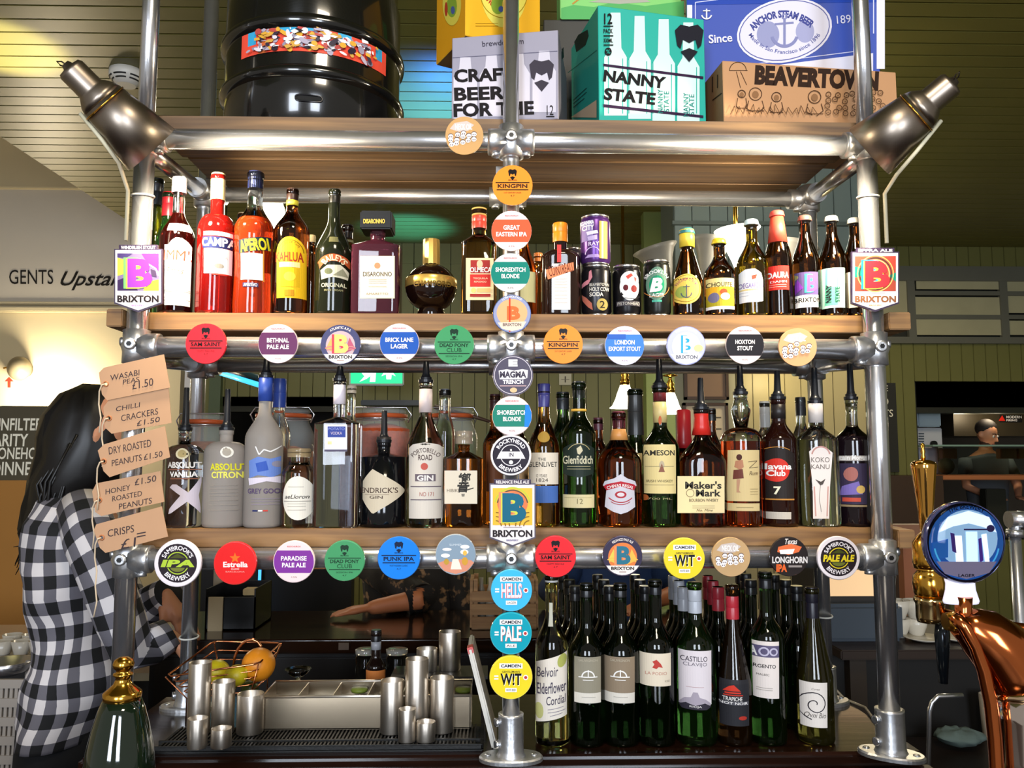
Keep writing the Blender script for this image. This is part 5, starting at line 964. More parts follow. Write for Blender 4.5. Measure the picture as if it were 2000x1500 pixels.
col('white badge with black brewery roundel on the middle post', 998, 889, 40, '#e6e0e4', [('e', 998, 889, 36, 36, '#26202c'), ('a', 'ROCKYHEAD', 998, 889, 29, 8, 90, 125, '#e6e0e4', 0.03), ('a', 'BREWERY', 998, 889, 29, 8, 270, -95, '#e6e0e4', 0.03), ('e', 998, 889, 21, 21, '#e6e0e4'), ('e', 998, 889, 19.5, 19.5, '#26202c'), ('p', [(970, 896), (976, 884), (1020, 884), (1026, 896)], '#e6e0e4'), ('r', 977, 882, 1019, 894, '#e6e0e4'), ('t', 'IN', 994, 884, 1003, 892, '#26202c', 0.02), ('e', 998, 879, 2, 2, WH), ('e', 998, 903, 4, 4, WH)], rim='#cfc9cd')
col('sky blue badge with red and white capitals on the middle post', 999, 1153, 40, '#3fb2dc', camden(999, 1153, 40, 'HELLS', '#f2d6d8', '#d8424a', 'LAGER'), rim='#58c4ea')
col('teal blue badge with white capitals on the middle post', 998, 1237, 40, '#1498ac', camden(998, 1237, 40, 'PALE', WH, '#b05a5a', 'ALE'), rim='#2cb2c4')
col('yellow badge with black capitals, lowest on the middle post', 998, 1323, 41, '#e6d02c', camden(998, 1323, 41, 'W!T', '#1d1a1c', '#f1eed8', 'WHITE BEER', 'GENTLEMAN\'S'), rim='#f0dc40')
# upper rail
badge('tan badge crowded with tiny skulls on the topmost rail', 907, 265, 38, '#bf9663', skulls(907, 265, 38))
# middle rail
badge('red shield-emblem badge at the lamp end of the middle rail', 402, 671, 40, RD, punk(402, 671, 40, RD, '5AM SAINT', None, 'HOPPY RED ALE'))
badge('dark purple band badge on the middle rail', 543, 671, 39, PK, redchurch(543, 671, 39, '#5a2450', 'BETHNAL', 'PALE ALE', 22, 22), rim=PK)
badge('navy rimmed badge with big red letter on the middle rail', 665, 673, 39.5, '#3f4068', brix(665, 673, 39.5, '#3f4068', '#d8a45a', '#b0506a', '#c87a78', '#f0c06a', '#c03a4a', '#b9a2a8', 'ATLANTIC A.P.A'), rim='#3c3c60')
badge('bright blue band badge on the middle rail over the exit sign', 780, 670, 39, PK, redchurch(780, 670, 39, '#1a50a8', 'BRICK LANE', 'LAGER', 28, 17), rim=PK)
badge('green shield-emblem badge on the middle rail', 887, 673, 39, GN, punk(887, 673, 39, GN, 'DEAD PONY', 'CLUB', 'SESSION IPA', '#12301f'), rim='#52b07c')
badge('orange shield-emblem badge on the middle rail beside the middle clamp', 1100, 672, 39, OR, punk(1100, 672, 39, OR, 'KINGPIN', None, '21ST CENTURY LAGER'))
badge('pale blue band badge with painted-in glare on the middle rail', 1220, 675, 39, '#d6d2ea', redchurch(1220, 675, 39, '#3a78c8', 'LONDON', 'EXPORT STOUT', 20, 32) + [('r', 1186, 653, 1222, 662, '#2a5ab4')], rim='#c9c6e6')  # window glare is put into the badge colours
badge('silvery blue badge with turquoise letter on the middle rail', 1340, 675, 39, '#8c90c0', [('e', 1340, 675, 37, 37, '#b4b8da'), ('a', 'WINDRUSH ALE', 1340, 675, 33, 6, 90, 80, WH, 0.02), ('e', 1340, 677, 28, 28, '#c9cce0'), ('t', 'B', 1330, 655, 1352, 690, '#2a9ac0', 0.06), ('t', 'B', 1334, 656, 1354, 689, '#e6ecf0', 0.01), ('e', 1364, 680, 9, 7, '#d8cc90'), ('p', [(1310, 692), (1370, 692), (1360, 706), (1340, 712), (1320, 706)], '#e6e6ee'), ('t', 'BRIXTON', 1320, 694, 1362, 701, '#4a4a5a', 0.03)], rim='#7d80b0')
badge('black band badge with pale caps on the middle rail', 1455, 674, 38, PK, redchurch(1455, 674, 38, '#242226', 'HOXTON', 'STOUT', 20, 16), rim=PK)
badge('tan badge of tiny skulls at the far end of the middle rail', 1558, 678, 38, '#cf9e72', skulls(1558, 678, 38))
# bottom rail
badge('white rimmed black badge with lime green lettering on the lower rail', 347, 1100, 45, '#e4dade', sambrook(347, 1100, 45, 'IPA', '#a8c23c'), rim='#e4dade')
badge('red badge with gold star on the lower rail', 459, 1100, 41, '#d81c1c', [('p', [(459 + (11 if i % 2 == 0 else 4.5) * math.sin(i * math.pi / 5), 1090 - (11 if i % 2 == 0 else 4.5) * math.cos(i * math.pi / 5)) for i in range(10)], '#e06a1c'), ('t', 'Estrella', 436, 1097, 484, 1108, '#f0dcd8', 0.03), ('t', 'DAMM', 452, 1110, 467, 1113, '#f0dcd8', 0), ('t', 'BARCELONA', 441, 1115, 478, 1118, '#e09a90', 0)])
badge('violet band badge on the lower rail', 574, 1097, 40, PK, redchurch(574, 1097, 40, '#7a2f92', 'PARADISE', 'PALE ALE', 25, 23), rim=PK)
badge('green shield-emblem badge on the lower rail', 673, 1095, 39, GN, punk(673, 1095, 39, GN, 'DEAD PONY', 'CLUB', 'SESSION IPA', '#12301f'))
badge('vivid blue shield-emblem badge on the lower rail', 779, 1090, 41, '#1479d8', punk(779, 1090, 41, '#1479d8', 'PUNK IPA', None, 'POST MODERN CLASSIC', '#0e1c3a'))
badge('grey-blue badge with small clouds and beach scene on the lower rail', 890, 1083, 39, '#8295a6', [('e', 873, 1073, 9, 3, WH), ('e', 908, 1068, 9, 4, WH), ('e', 870, 1085, 9, 4, WH), ('e', 907, 1078, 8, 5, WH), ('t', 'SUMMER', 878, 1062, 902, 1066, '#c9d2da', 0), ('p', [(855, 1100), (870, 1094), (884, 1098), (898, 1092), (920, 1094), (926, 1099), (912, 1115), (890, 1121), (868, 1115)], '#cf8a70'), ('p', [(884, 1092), (895, 1092), (902, 1112), (880, 1112)], '#f0ddcc'), ('e', 908, 1096, 6, 8, '#c8963a'), ('e', 908, 1080, 4, 5, '#e6b050'), ('e', 872, 1097, 5, 6, '#b8923a')], rim='#aeb6bc')
badge('red shield-emblem badge on the lower rail over the cordial bottle', 1085, 1087, 40, '#e0262e', punk(1085, 1087, 40, '#e0262e', '5AM SAINT', None, 'HOPPY RED ALE'))
badge('badge with teal letter over orange sunset hills on the lower rail', 1216, 1086, 39, '#332c44', brix(1216, 1086, 39, '#332c44', '#d8c050', '#e6b04a', '#e6b04a', '#2a6a80', '#ea8a5a', '#d8783c', 'RELIANCE PALE ALE'), rim='#3a3048')
badge('yellow badge with black capitals on the lower rail', 1337, 1091, 40, '#e2ca2a', camden(1337, 1091, 40, 'W!T', '#1d1a1c', '#f1eed8', 'WHITE BEER', 'GENTLEMAN\'S'), rim='#f0dc40')
badge('tan badge of tiny skulls on the lower rail', 1428, 1088, 38, '#b8976c', skulls(1428, 1088, 38))
badge('black badge with white and orange cattle lettering on the lower rail', 1541, 1087, 38, '#26201f', [('t', 'Texas', 1533, 1052, 1557, 1063, '#d9cfc9', 0.02, 0.3), ('p', [(1520, 1068), (1545, 1062), (1566, 1068), (1560, 1078), (1540, 1084), (1518, 1078)], '#d86a3c'), ('p', [(1522, 1074), (1552, 1072), (1548, 1082), (1524, 1082)], '#ece4dc'), ('t', 'LONGHORN', 1508, 1087, 1577, 1100, '#cfc9c6', 0.04), ('t', 'IPA', 1516, 1102, 1537, 1117, '#d8602c', 0.05), ('r', 1540, 1104, 1566, 1108, '#8d8480')])
badge('white rimmed black badge with yellow lettering by the far lower clamp', 1638, 1090, 42, '#e4dade', sambrook(1638, 1090, 42, 'PALE ALE', '#e2cc2c'), rim='#e4dade')

# shield shaped signs
def shield(lb, x0, y0, x1, y1, band, sky, arts, b1, b2, b3, tip, ink='#2a2426', Y=-0.04):
    w_, h = x1 - x0, y1 - y0; cx = (x0 + x1) / 2; c = P(cx, (y0 + y1) / 2, Y); t = thing('beer_sign', lb, 'sign', c); A = lambda x, y: tuple(P(x, y, Y) - c)
    yb = y0 + 0.87 * h; pts = [(x0, y0 + 0.06 * h), (x0 + 0.1 * w_, y0 + 0.06 * h), (x0 + 0.1 * w_, y0), (x1 - 0.1 * w_, y0), (x1 - 0.1 * w_, y0 + 0.06 * h), (x1, y0 + 0.06 * h), (x1, yb), (cx, y1), (x0, yb)]
    bm = B(); f = bm.faces.new([bm.verts.new(A(x, y)) for x, y in pts]); g = bmesh.ops.extrude_face_region(bm, geom=[f]); bmesh.ops.translate(bm, verts=[v for v in g['geom'] if isinstance(v, bmesh.types.BMVert)], vec=(0, 0.006, 0)); bmesh.ops.recalc_face_normals(bm, faces=bm.faces)
    obj('board', bm, mat('#3a2f45', 0.3), t); obj('clip', cyl(B(), (0, 0.006, 0), (0, 0.020, 0), 0.012, 14), CAPB, t)
    q = 0.025 * w_; fx0, fy0, fx1, fy1 = x0 + 0.07 * w_, y0 + 0.13 * h, x1 - 0.07 * w_, y0 + 0.68 * h
    items = [('P', [(x0 + q, y0 + 0.08 * h), (x1 - q, y0 + 0.08 * h), (x1 - q, yb - q), (cx, y1 - q * 1.6), (x0 + q, yb - q)], '#e6dcdc'), ('r', x0 + 0.1 * w_, y0 + 1, x1 - 0.1 * w_, y0 + 0.08 * h, '#3a2f45'), ('t', band, x0 + 0.14 * w_, y0 + 2.2, x1 - 0.14 * w_, y0 + 0.065 * h, '#e6dcdc', 0.03), ('r', fx0, fy0, fx1, fy1, sky)] + arts(fx0, fy0, fx1, fy1)
    bx0, bx1, by0, by1 = x0 + 0.2 * w_, x0 + 0.78 * w_, fy0 + 0.06 * h, fy1 - 0.03 * h
    items += [('t', 'B', bx0, by0, bx1 - 0.06 * w_, by1, b1, 0.07), ('t', 'B', bx0 + 0.05 * w_, by0 + 2, bx1 - 0.02 * w_, by1, b2, 0.07), ('t', 'B', bx0 + 0.08 * w_, by0 + 2, bx1 + 0.02 * w_, by1 - 2, b3, 0.05)]
    items += [('t', 'BRIXTON', x0 + 0.07 * w_, y0 + 0.75 * h, x1 - 0.07 * w_, y0 + 0.855 * h, ink, 0.04), ('t', 'BREWERY', cx - 0.13 * w_, y0 + 0.89 * h, cx + 0.13 * w_, y0 + 0.915 * h, tip, 0.02), ('r', cx - 0.2 * w_, y0 + 0.705 * h, cx + 0.2 * w_, y0 + 0.715 * h, '#9a8d90')]
    decal(t, Flat(c, inv=Matrix.Translation(-c)), items, names=('face', 'print', 'lettering'), base=0.0004, step=0.00006, rough=0.25); return t
def art1(a, b, c, d): return [('p', [(a, b + 8), (a + 20, b + 14), (a + 14, b + 40), (a, b + 44)], '#b4bf4a'), ('p', [(a, d - 20), (a + 26, d - 30), (a + 40, d), (a, d)], '#3a2a50'), ('p', [(c - 34, b), (c, b), (c, b + 34), (c - 20, b + 22)], '#a03ab0'), ('p', [(c - 26, d - 16), (c, d - 22), (c, d), (c - 30, d)], '#a8b83c'), ('l', [(c - 22, b + 20), (c - 6, b + 30), (c, b + 44)], 3, '#e2cfe4'), ('p', [(c - 16, b + 30), (c - 6, b + 34), (c - 4, b + 46), (c - 14, b + 44)], '#4a3c58'), ('p', [(a, b), (a + 30, b), (a + 16, b + 8), (a, b + 7)], '#4a3c70')]
def art2(a, b, c, d): 
    m_ = (a + c) / 2; return [('p', [(a, b + 20), (a + 16, b + 24), (a + 16, b + 38), (a, b + 42)], '#1f8a70'), ('p', [(c - 20, b), (c, b), (c, b + 24), (c - 12, b + 30)], '#b8483a'), ('p', [(c - 14, b + 38), (c, b + 32), (c, b + 50)], '#1f8a70')] + [('o', m_, (b + d) / 2, r_, 2, q, 0, 360) for r_, q in ((36, '#d8b86a'), (32, '#3a3a34'), (28, '#e6c878'))]
def art3(a, b, c, d): 
    m_ = (a + c) / 2; return [('e', m_, b + 30, 30, 26, '#e2784a'), ('o', m_, b + 34, 36, 3, '#b8c23c', 10, 170), ('o', m_, b + 34, 31, 2.5, '#5a4a3a', 10, 170)] + [('o', a + 6, d + 2, r_, 2.4, '#8a6a24', 0, 90) for r_ in (12, 20, 28)] + [('o', c - 6, d + 2, r_, 2.4, '#8a6a24', 90, 180) for r_ in (12, 20, 28)]
shield('shield-shaped sign with purple and lime letter on the lamp end post', 223, 478, 317, 610, 'WINDRUSH STOUT', '#7a6a90', art1, '#6fc06a', '#d8dc4a', '#8a3aa8', '#8a3aa8')
shield('shield-shaped sign with red and blue letter on the boxes end post', 1663, 484, 1756, 609, 'EFFRA ALE', '#a84a3a', art2, '#2a9ad0', '#e8d84a', '#d8343c', '#c8783a', ink='#8a5a3a')
shield('shield-shaped sign with teal letter on orange hills on the middle post', 956, 936, 1046, 1068, 'RELIANCE PALE ALE', '#e6b43c', art3, '#ef8a62', '#c8cc4a', '#17607a', '#5a5a8a')

# ------------------------------------------------------------------ manila luggage tags tied to the post
def ltag(lb, pts, hole, texts, Y, k):
    c = P(*hole, Y); t = thing('luggage_tag', lb, 'tag', c, 'manila snack price tags'); A = lambda x, y: P(x, y, Y) - c
    ring = 10; bm = B(); hv = [bm.verts.new(A(hole[0] + 3 * math.cos(a * math.pi / 5), hole[1] - 3 * math.sin(a * math.pi / 5))) for a in range(10)]
    ov = [bm.verts.new(A(*p)) for p in pts]; es = [bm.edges.new((v, q[(i + 1) % len(q)])) for q in (hv, ov) for i, v in enumerate(q)]
    bmesh.ops.triangle_fill(bm, edges=es, use_beauty=True); g = bmesh.ops.extrude_face_region(bm, geom=list(bm.faces)); bmesh.ops.translate(bm, verts=[v for v in g['geom'] if isinstance(v, bmesh.types.BMVert)], vec=(0, 0.0012, 0)); bmesh.ops.recalc_face_normals(bm, faces=bm.faces)
    obj('card', bm, mat('#b78e6c', 0.8, noise_=0.05, scale=30), t)
    obj('eyelet', tube(B(), [A(hole[0] + 4.5 * math.cos(a * math.pi / 7), hole[1] - 4.5 * math.sin(a * math.pi / 7)) + Vector((0, -0.0008, 0)) for a in range(14)], 0.0013, 6, closed=True), mat('#a5663c', 0.5), t)
    x0, y0 = hole; st = [A(x0, y0) + Vector((0, -0.002, 0)), A(x0 - 6, y0 + 2) + Vector((0, -0.004, 0)), A(x0 - 13, y0 + 14), A(x0 - 14, y0 + 40), A(x0 - 10, y0 + 66), A(x0 - 13, y0 + 95)] + ([A(x0 - 10, y0 + 125), A(x0 - 16, y0 + 155)] if k == 4 else [])
    obj('string', tube(B(), st, 0.0014, 6), mat('#c9b59a', 0.8), t)
    decal(t, Flat(c, inv=Matrix.Translation(-c)), [('t', s_, a, b_, c_, d_, '#3a3034', 0.0, 0.2, 11) for s_, a, b_, c_, d_ in texts], base=0.0005)
ltag('topmost manila tag handwritten with two lines and a price', [(203, 718), (320, 692), (332, 757), (209, 782), (199, 770), (193, 728)], (207, 750), [('WASABI', 216, 727, 274, 738), ('PEAS', 239, 739, 273, 748), ('£1.50', 257, 742, 300, 757)], -0.046, 0)
ltag('second manila tag down, handwritten crackers price', [(213, 781), (329, 756), (335, 826), (218, 847), (205, 835), (202, 795)], (213, 817), [('CHILLI', 226, 790, 275, 799), ('CRACKERS', 236, 804, 310, 816), ('£1.50', 266, 818, 313, 828)], -0.043, 1)
ltag('third manila tag down, handwritten peanuts price', [(203, 868), (322, 832), (332, 893), (214, 932), (202, 920), (191, 880)], (203, 901), [('DRY ROASTED', 211, 866, 296, 880), ('PEANUTS', 217, 893, 278, 905), ('£1.50', 280, 884, 318, 895)], -0.046, 2)
ltag('fourth manila tag down with three handwritten lines', [(188, 944), (313, 920), (321, 980), (198, 1008), (186, 1000), (180, 960)], (194, 977), [('HONEY', 205, 951, 256, 961), ('ROASTED', 218, 964, 278, 974), ('PEANUTS', 231, 978, 298, 989), ('£1.50', 262, 932, 306, 944)], -0.043, 3)
ltag('lowest manila tag with one short word and price', [(188, 1024), (316, 989), (328, 1048), (206, 1080), (195, 1070), (183, 1036)], (199, 1050), [('CRISPS', 210, 1030, 263, 1044), ('£1', 234, 1052, 268, 1070), ('=', 266, 1040, 286, 1048)], -0.046, 4)

# ------------------------------------------------------------------ keg and cartons on the top shelf
ky = 0.235; kc = P(613, 200, ky); kr = 0.196
t = thing('beer_keg', 'large glossy black keg with colourful printed band', 'keg', (kc.x, ky, ZU))
H = lambda py: P(613, py, ky - kr).z - ZU
pr = [(kr * 0.97, 0), (kr, 0.006), (kr, H(158)), (kr * 1.0, H(150)), (kr * 1.045, H(144)), (kr * 1.055, H(137)), (kr * 1.045, H(130)), (kr, H(124)), (kr, H(52)), (kr * 1.045, H(46)), (kr * 1.055, H(38)), (kr * 1.045, H(30)), (kr, H(24)), (kr, H(-70)), (kr * 0.96, H(-84)), (kr * 0.97, H(-130)), (kr * 0.93, H(-130)), (kr * 0.90, H(-100)), (0, H(-100))]
obj('barrel', lathe(B(), pr, 64), mat('#0f0f0e', 0.16, coat=0.6), t, smooth=50)
sf = Round((kc.x, ky, ZU), kr); sf.cut = 0.02
u0, v0 = sf.uv(613, 205); bm = B()
for a in (0,):
    pts = []; wd, hh = 0.027, 0.007
    for j in range(24): b_ = 2 * math.pi * j / 24; pts.append((u0 + 0.0 + math.copysign(abs(math.cos(b_)) ** 0.4, math.cos(b_)) * wd - 0.008, v0 + 0.008 + math.copysign(abs(math.sin(b_)) ** 0.6, math.sin(b_)) * hh))
    bm.faces.new([bm.verts.new(sf.place(u, v, 0.0015)) for u, v in pts])
    obj('hand_hole', bm, mat('#020202', 0.8), t); b2 = B(); tube(b2, [sf.place(u, v, 0.002) for u, v in pts], 0.0016, 6, closed=True); obj('hole_rim', b2, mat('#16161a', 0.15), t)
q = random.Random(3); it = []
def kb(x): return 0
X0, X1, Y0, Y1 = 466, 742, 0, 0
ua, va = sf.uv(466, 72); uc, vc = sf.uv(742, 72); yA, yB = H(100), H(54)
b2s = {}
class KegFlat:
    cut = 0.012
    def uv(s, px, py): return (ua + (px - 466) / 276 * (uc - ua), yB + (py - 40) / 46 * (yA - yB))
    def place(s, u, v, off): return sf.place(u, v, off)
it = [('R', 466, 40, 742, 86, '#e8503c'), ('r', 482, 40, 500, 66, '#3aa0cc'), ('r', 505, 40, 520, 86, '#cf6a3a'), ('r', 526, 40, 600, 50, '#3aa0cc'), ('r', 640, 40, 664, 60, '#48a8d0'), ('r', 714, 40, 730, 64, '#3aa0cc')]
PAL = ['#d8cfd6', '#a89fb0', '#e6dfe2', '#c89a4a', '#2e2833', '#b04a44', '#d8a23c', '#8d8698', '#f0ecec', '#3a3340']
for i in range(210):
    x = q.uniform(488, 712) if i > 60 else q.uniform(530, 650); y = q.uniform(44, 82); c = q.choice(PAL); kind = q.random()
    if kind < 0.45: it.append(('e', x, y, q.uniform(2, 11), q.uniform(2, 6), c, q.uniform(0, 180)))
    elif kind < 0.8: a = q.uniform(0, 3); it.append(('p', [(x + q.uniform(4, 11) * math.cos(a + j * 1.57), min(85, max(41, y + q.uniform(2, 6) * math.sin(a + j * 1.57)))) for j in range(4)], c))
    else: it.append(('l', [(x, y), (x + q.uniform(-12, 12), min(85, max(41, y + q.uniform(-8, 8))))], 1.6, c))
decal(t, KegFlat(), it, names=('label', 'label_print', 'lettering'), base=0.001, step=0.00004, rough=0.35)

class Carton:
    def __init__(s, name, lb, pL, pR, depth, zb, cf, cs=None, cb='#a98560', ztop=None, phi=None, width=None):
        if pR is not None:
            a = P(*pL); b_ = PZ(pR[0], pR[1], a.z); s.u = (Vector((b_.x, b_.y, 0)) - Vector((a.x, a.y, 0))); W_ = s.u.length; s.u.normalize(); zt = a.z
        else:
            a = P(*pL); zt = a.z; s.u = Vector((math.cos(R(phi)), math.sin(R(phi)), 0)); W_ = width
        if ztop: zt = ztop
        s.a = Vector((a.x, a.y, 0)); s.w = Vector((-s.u.y, s.u.x, 0)); h = zt - zb; s.base = s.a + s.u * W_ / 2 + s.w * depth / 2 + Vector((0, 0, zb)); s.W = W_; s.h = h
        s.t = thing(name, lb, 'box', s.base); loc = lambda x, y, z: s.u * (x - W_ / 2) + s.w * (y - depth / 2) + Vector((0, 0, z))
        bm = B(); v = [bm.verts.new(loc(x, y, z)) for z in (0, h) for y in (0, depth) for x in (0, W_)]
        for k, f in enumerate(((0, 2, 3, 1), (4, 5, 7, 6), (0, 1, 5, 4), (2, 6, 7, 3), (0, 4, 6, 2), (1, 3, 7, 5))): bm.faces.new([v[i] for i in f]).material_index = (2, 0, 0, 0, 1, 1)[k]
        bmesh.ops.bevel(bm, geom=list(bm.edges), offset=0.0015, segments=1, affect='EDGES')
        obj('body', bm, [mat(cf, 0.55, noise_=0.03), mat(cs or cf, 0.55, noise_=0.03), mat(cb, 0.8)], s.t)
        inv = Matrix.Translation(-s.base); s.front = Flat(s.a, s.u, inv=inv); s.left = Flat(s.a, -s.w, inv=inv); s.right = Flat(s.a + s.u * W_, s.w, inv=inv); s.ztop = zt
        b2 = B(); tube(b2, [loc(W_ / 2, -0.0006, h), loc(W_ / 2, -0.0006, h - 0.0001)], 0.0001, 3); b2.free()
    def f(s, items, side='front', **k): decal(s.t, getattr(s, side), items, names=('panel', 'print', 'lettering'), base=0.0006, step=0.00008, **k)
def bottles_print(xs, y0, y1, y2, w_, c, yb, slope=0):
    it = []
    for x in xs:
        d = (x - xs[0]) * slope; it.append(('p', [(x - w_ * 0.22, y0 + d), (x + w_ * 0.22, y0 + d), (x + w_ * 0.26, y1 + d - 6), (x + w_ * 0.5, y1 + d + 12), (x + w_ * 0.5, yb + d), (x - w_ * 0.5, yb + d), (x - w_ * 0.5, y1 + d + 12), (x - w_ * 0.26, y1 + d - 6)], c))
    return it
# grey craft beer carton
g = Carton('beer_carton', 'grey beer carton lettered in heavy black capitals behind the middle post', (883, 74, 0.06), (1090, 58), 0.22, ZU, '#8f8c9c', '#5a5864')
g.f(bottles_print([909, 960, 1012, 1063], 112, 140, 0, 46, '#c4c0cc', 232, slope=-0.08) + [('l', [(884, 113), (1089, 100)], 1.2, '#6a687c'), ('t', 'brewdog.com', 942, 78, 1023, 92, '#3a3642', 0.0, 0, 4),
    ('t', 'CRAFT', 887, 134, 1003, 160, INK, 0.04, 0, 2), ('t', 'BEER', 887, 170, 987, 196, INK, 0.04, 0, 2), ('t', 'FOR THE', 886, 200, 1043, 227, INK, 0.04, 0, 2), ('t', '12', 1068, 206, 1081, 225, INK, 0.0), ('r', 1067, 227, 1083, 229, INK)] + shieldhead(1058, 147, 48, '#3a3640'))
g.f([('p', [(1097, 96), (1100, 92), (1101, 112), (1097, 116)], '#17161a')], 'right')
# teal carton
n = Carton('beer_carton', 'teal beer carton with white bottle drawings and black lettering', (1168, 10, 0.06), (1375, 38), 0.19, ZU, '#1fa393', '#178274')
n.f(bottles_print([1202, 1249, 1296, 1344], 25, 100, 0, 44, '#c6dcd8', 226, slope=0.135) + [('r', 1178, 128, 1178.8, 222, '#1fa393')] + [('l', [(x, 110 + (x - 1178) * 0.12), (x, 222)], 1.5, '#1fa393') for x in (1188, 1216, 1228, 1263, 1275, 1311, 1322, 1360)]
    + [('p', [(1178, 125), (1373, 150), (1373, 155), (1178, 130)], '#33203a'), ('p', [(1178, 204), (1373, 226), (1373, 231), (1178, 210)], '#33203a')]
    + [('t', 'NANNY', 1178, 144, 1300, 167, INK, 0.04, 0, -7), ('t', 'STATE', 1179, 177, 1280, 201, INK, 0.04, 0, -6), ('t', 'NANNY', 1266, 193, 1312, 203, '#147a70', 0, 0, 90), ('t', 'STATE', 1281, 194, 1321, 204, '#147a70', 0, 0, 90), ('t', 'NANNY', 1316, 200, 1362, 210, '#147a70', 0, 0, 90), ('t', 'STATE', 1330, 200, 1370, 210, '#147a70', 0, 0, 90)]
    + [('t', '12', 1179, 27, 1195, 48, INK, 0.02), ('r', 1178, 51, 1197, 53, INK), ('t', 'PACK', 1178, 57, 1196, 66, INK, 0.02), ('r', 1178, 70, 1197, 72, INK), ('t', '330ML', 1178, 76, 1196, 84, INK, 0.02), ('r', 1178, 88, 1197, 90, INK), ('e', 1187, 102, 7, 8, INK), ('t', '%', 1183, 98, 1191, 106, '#1fa393', 0)] + shieldhead(1345, 84, 56, '#23232a'))
n.f([('p', [(1122, 82), (1130, 68), (1148, 58), (1150, 70), (1144, 88), (1126, 102)], '#10231f'), ('l', [(1110, 142), (1166, 98)], 1.2, '#0f5a50'), ('l', [(1120, 196), (1146, 172)], 1.4, '#123a36'), ('l', [(1120, 203), (1146, 180)], 1.4, '#123a36'), ('l', [(1120, 210), (1142, 192)], 1.4, '#123a36'), ('p', [(1116, 229), (1166, 195), (1166, 230)], '#b39e84')], 'left')
# yellow carton on the grey one
yb_ = g.ztop + 0.001
y_ = Carton('beer_carton', 'yellow beer carton with oval emblem stacked on the grey carton', (909, 52, 0.05), None, 0.15, yb_, '#e2a81a', '#cf9210', cb='#8a6a3c', ztop=yb_ + 0.24, phi=28, width=0.185)
y_.f([('e', 984, -12, 44, 66, '#d8cc5a'), ('o', 984, -10, 46, 1.6, '#9a7a14'), ('a', 'ANCHOR', 984, -20, 34, 13, 235, -70, '#a82a24', 0.03), ('e', 972, 10, 13, 18, '#7d9a34'), ('e', 992, 10, 12, 17, '#d0b040'), ('e', 978, 18, 5, 6, '#4a5a8a')] + lines(928, 972, (46, 51), '#a88018', 0.8))
y_.f([('e', 883, 8, 18, 42, '#cfc24a'), ('e', 883, 12, 10, 22, '#7d9a34'), ('e', 885, 20, 4, 8, '#4a5a8a'), ('e', 872, 18, 3, 14, '#a83a24')], 'left')
# cardboard carton with line drawings
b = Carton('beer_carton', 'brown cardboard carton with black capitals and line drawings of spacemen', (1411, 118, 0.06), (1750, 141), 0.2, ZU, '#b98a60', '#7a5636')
it = [('t', 'BEAVERTOWN', 1474, 133, 1716, 172, '#33241c', 0.06, 0, -3), ('o', 1441, 138, 17, 1.4, '#4c3424', 0, 180), ('l', [(1424, 138), (1460, 138)], 1.4, '#4c3424'), ('l', [(1438, 140), (1446, 172)], 1.2, '#4c3424'), ('l', [(1446, 140), (1458, 166)], 1.2, '#4c3424')]
q = random.Random(5)
for (x, y, r_) in ((1475, 184, 13), (1516, 190, 10), (1448, 184, 8), (1590, 190, 13)): it += [('o', x, y, r_, 1.6, '#4c3424'), ('e', x, y + 1, r_ * 0.5, r_ * 0.55, '#8a6444'), ('l', [(x - r_, y + r_), (x - r_ * 1.3, y + r_ + 16), (x - 4, y + r_ + 22)], 1.4, '#4c3424'), ('l', [(x + r_, y + r_), (x + r_ * 1.3, y + r_ + 14), (x + 4, y + r_ + 24)], 1.4, '#4c3424'), ('l', [(x - r_ * 1.3, y + r_ + 20), (x + r_ * 1.3, y + r_ + 20)], 1.2, '#4c3424')]
for i in range(26):
    x = 1616 + (i % 7) * 17 + q.uniform(-4, 4); y = 184 + (i // 7) * 13 + q.uniform(-3, 3); it += [('o', x, y, 5.5, 1.3, '#4c3424'), ('l', [(x - 2, y + 1), (x + 2, y + 1)], 1, '#4c3424')]
for i in range(14): x = 1424 + i * 12; it.append(('l', [(x, 226), (x + q.uniform(3, 9), 210 + q.uniform(-4, 4)), (x + 12, 224)], 1.1, '#4c3424'))
b.f(it); b.f([('l', [(1392, 150), (1392, 180)], 2, '#2a1c12'), ('l', [(1402, 146), (1402, 172)], 2, '#2a1c12'), ('l', [(1392, 196), (1410, 182)], 2, '#2a1c12')], 'left')
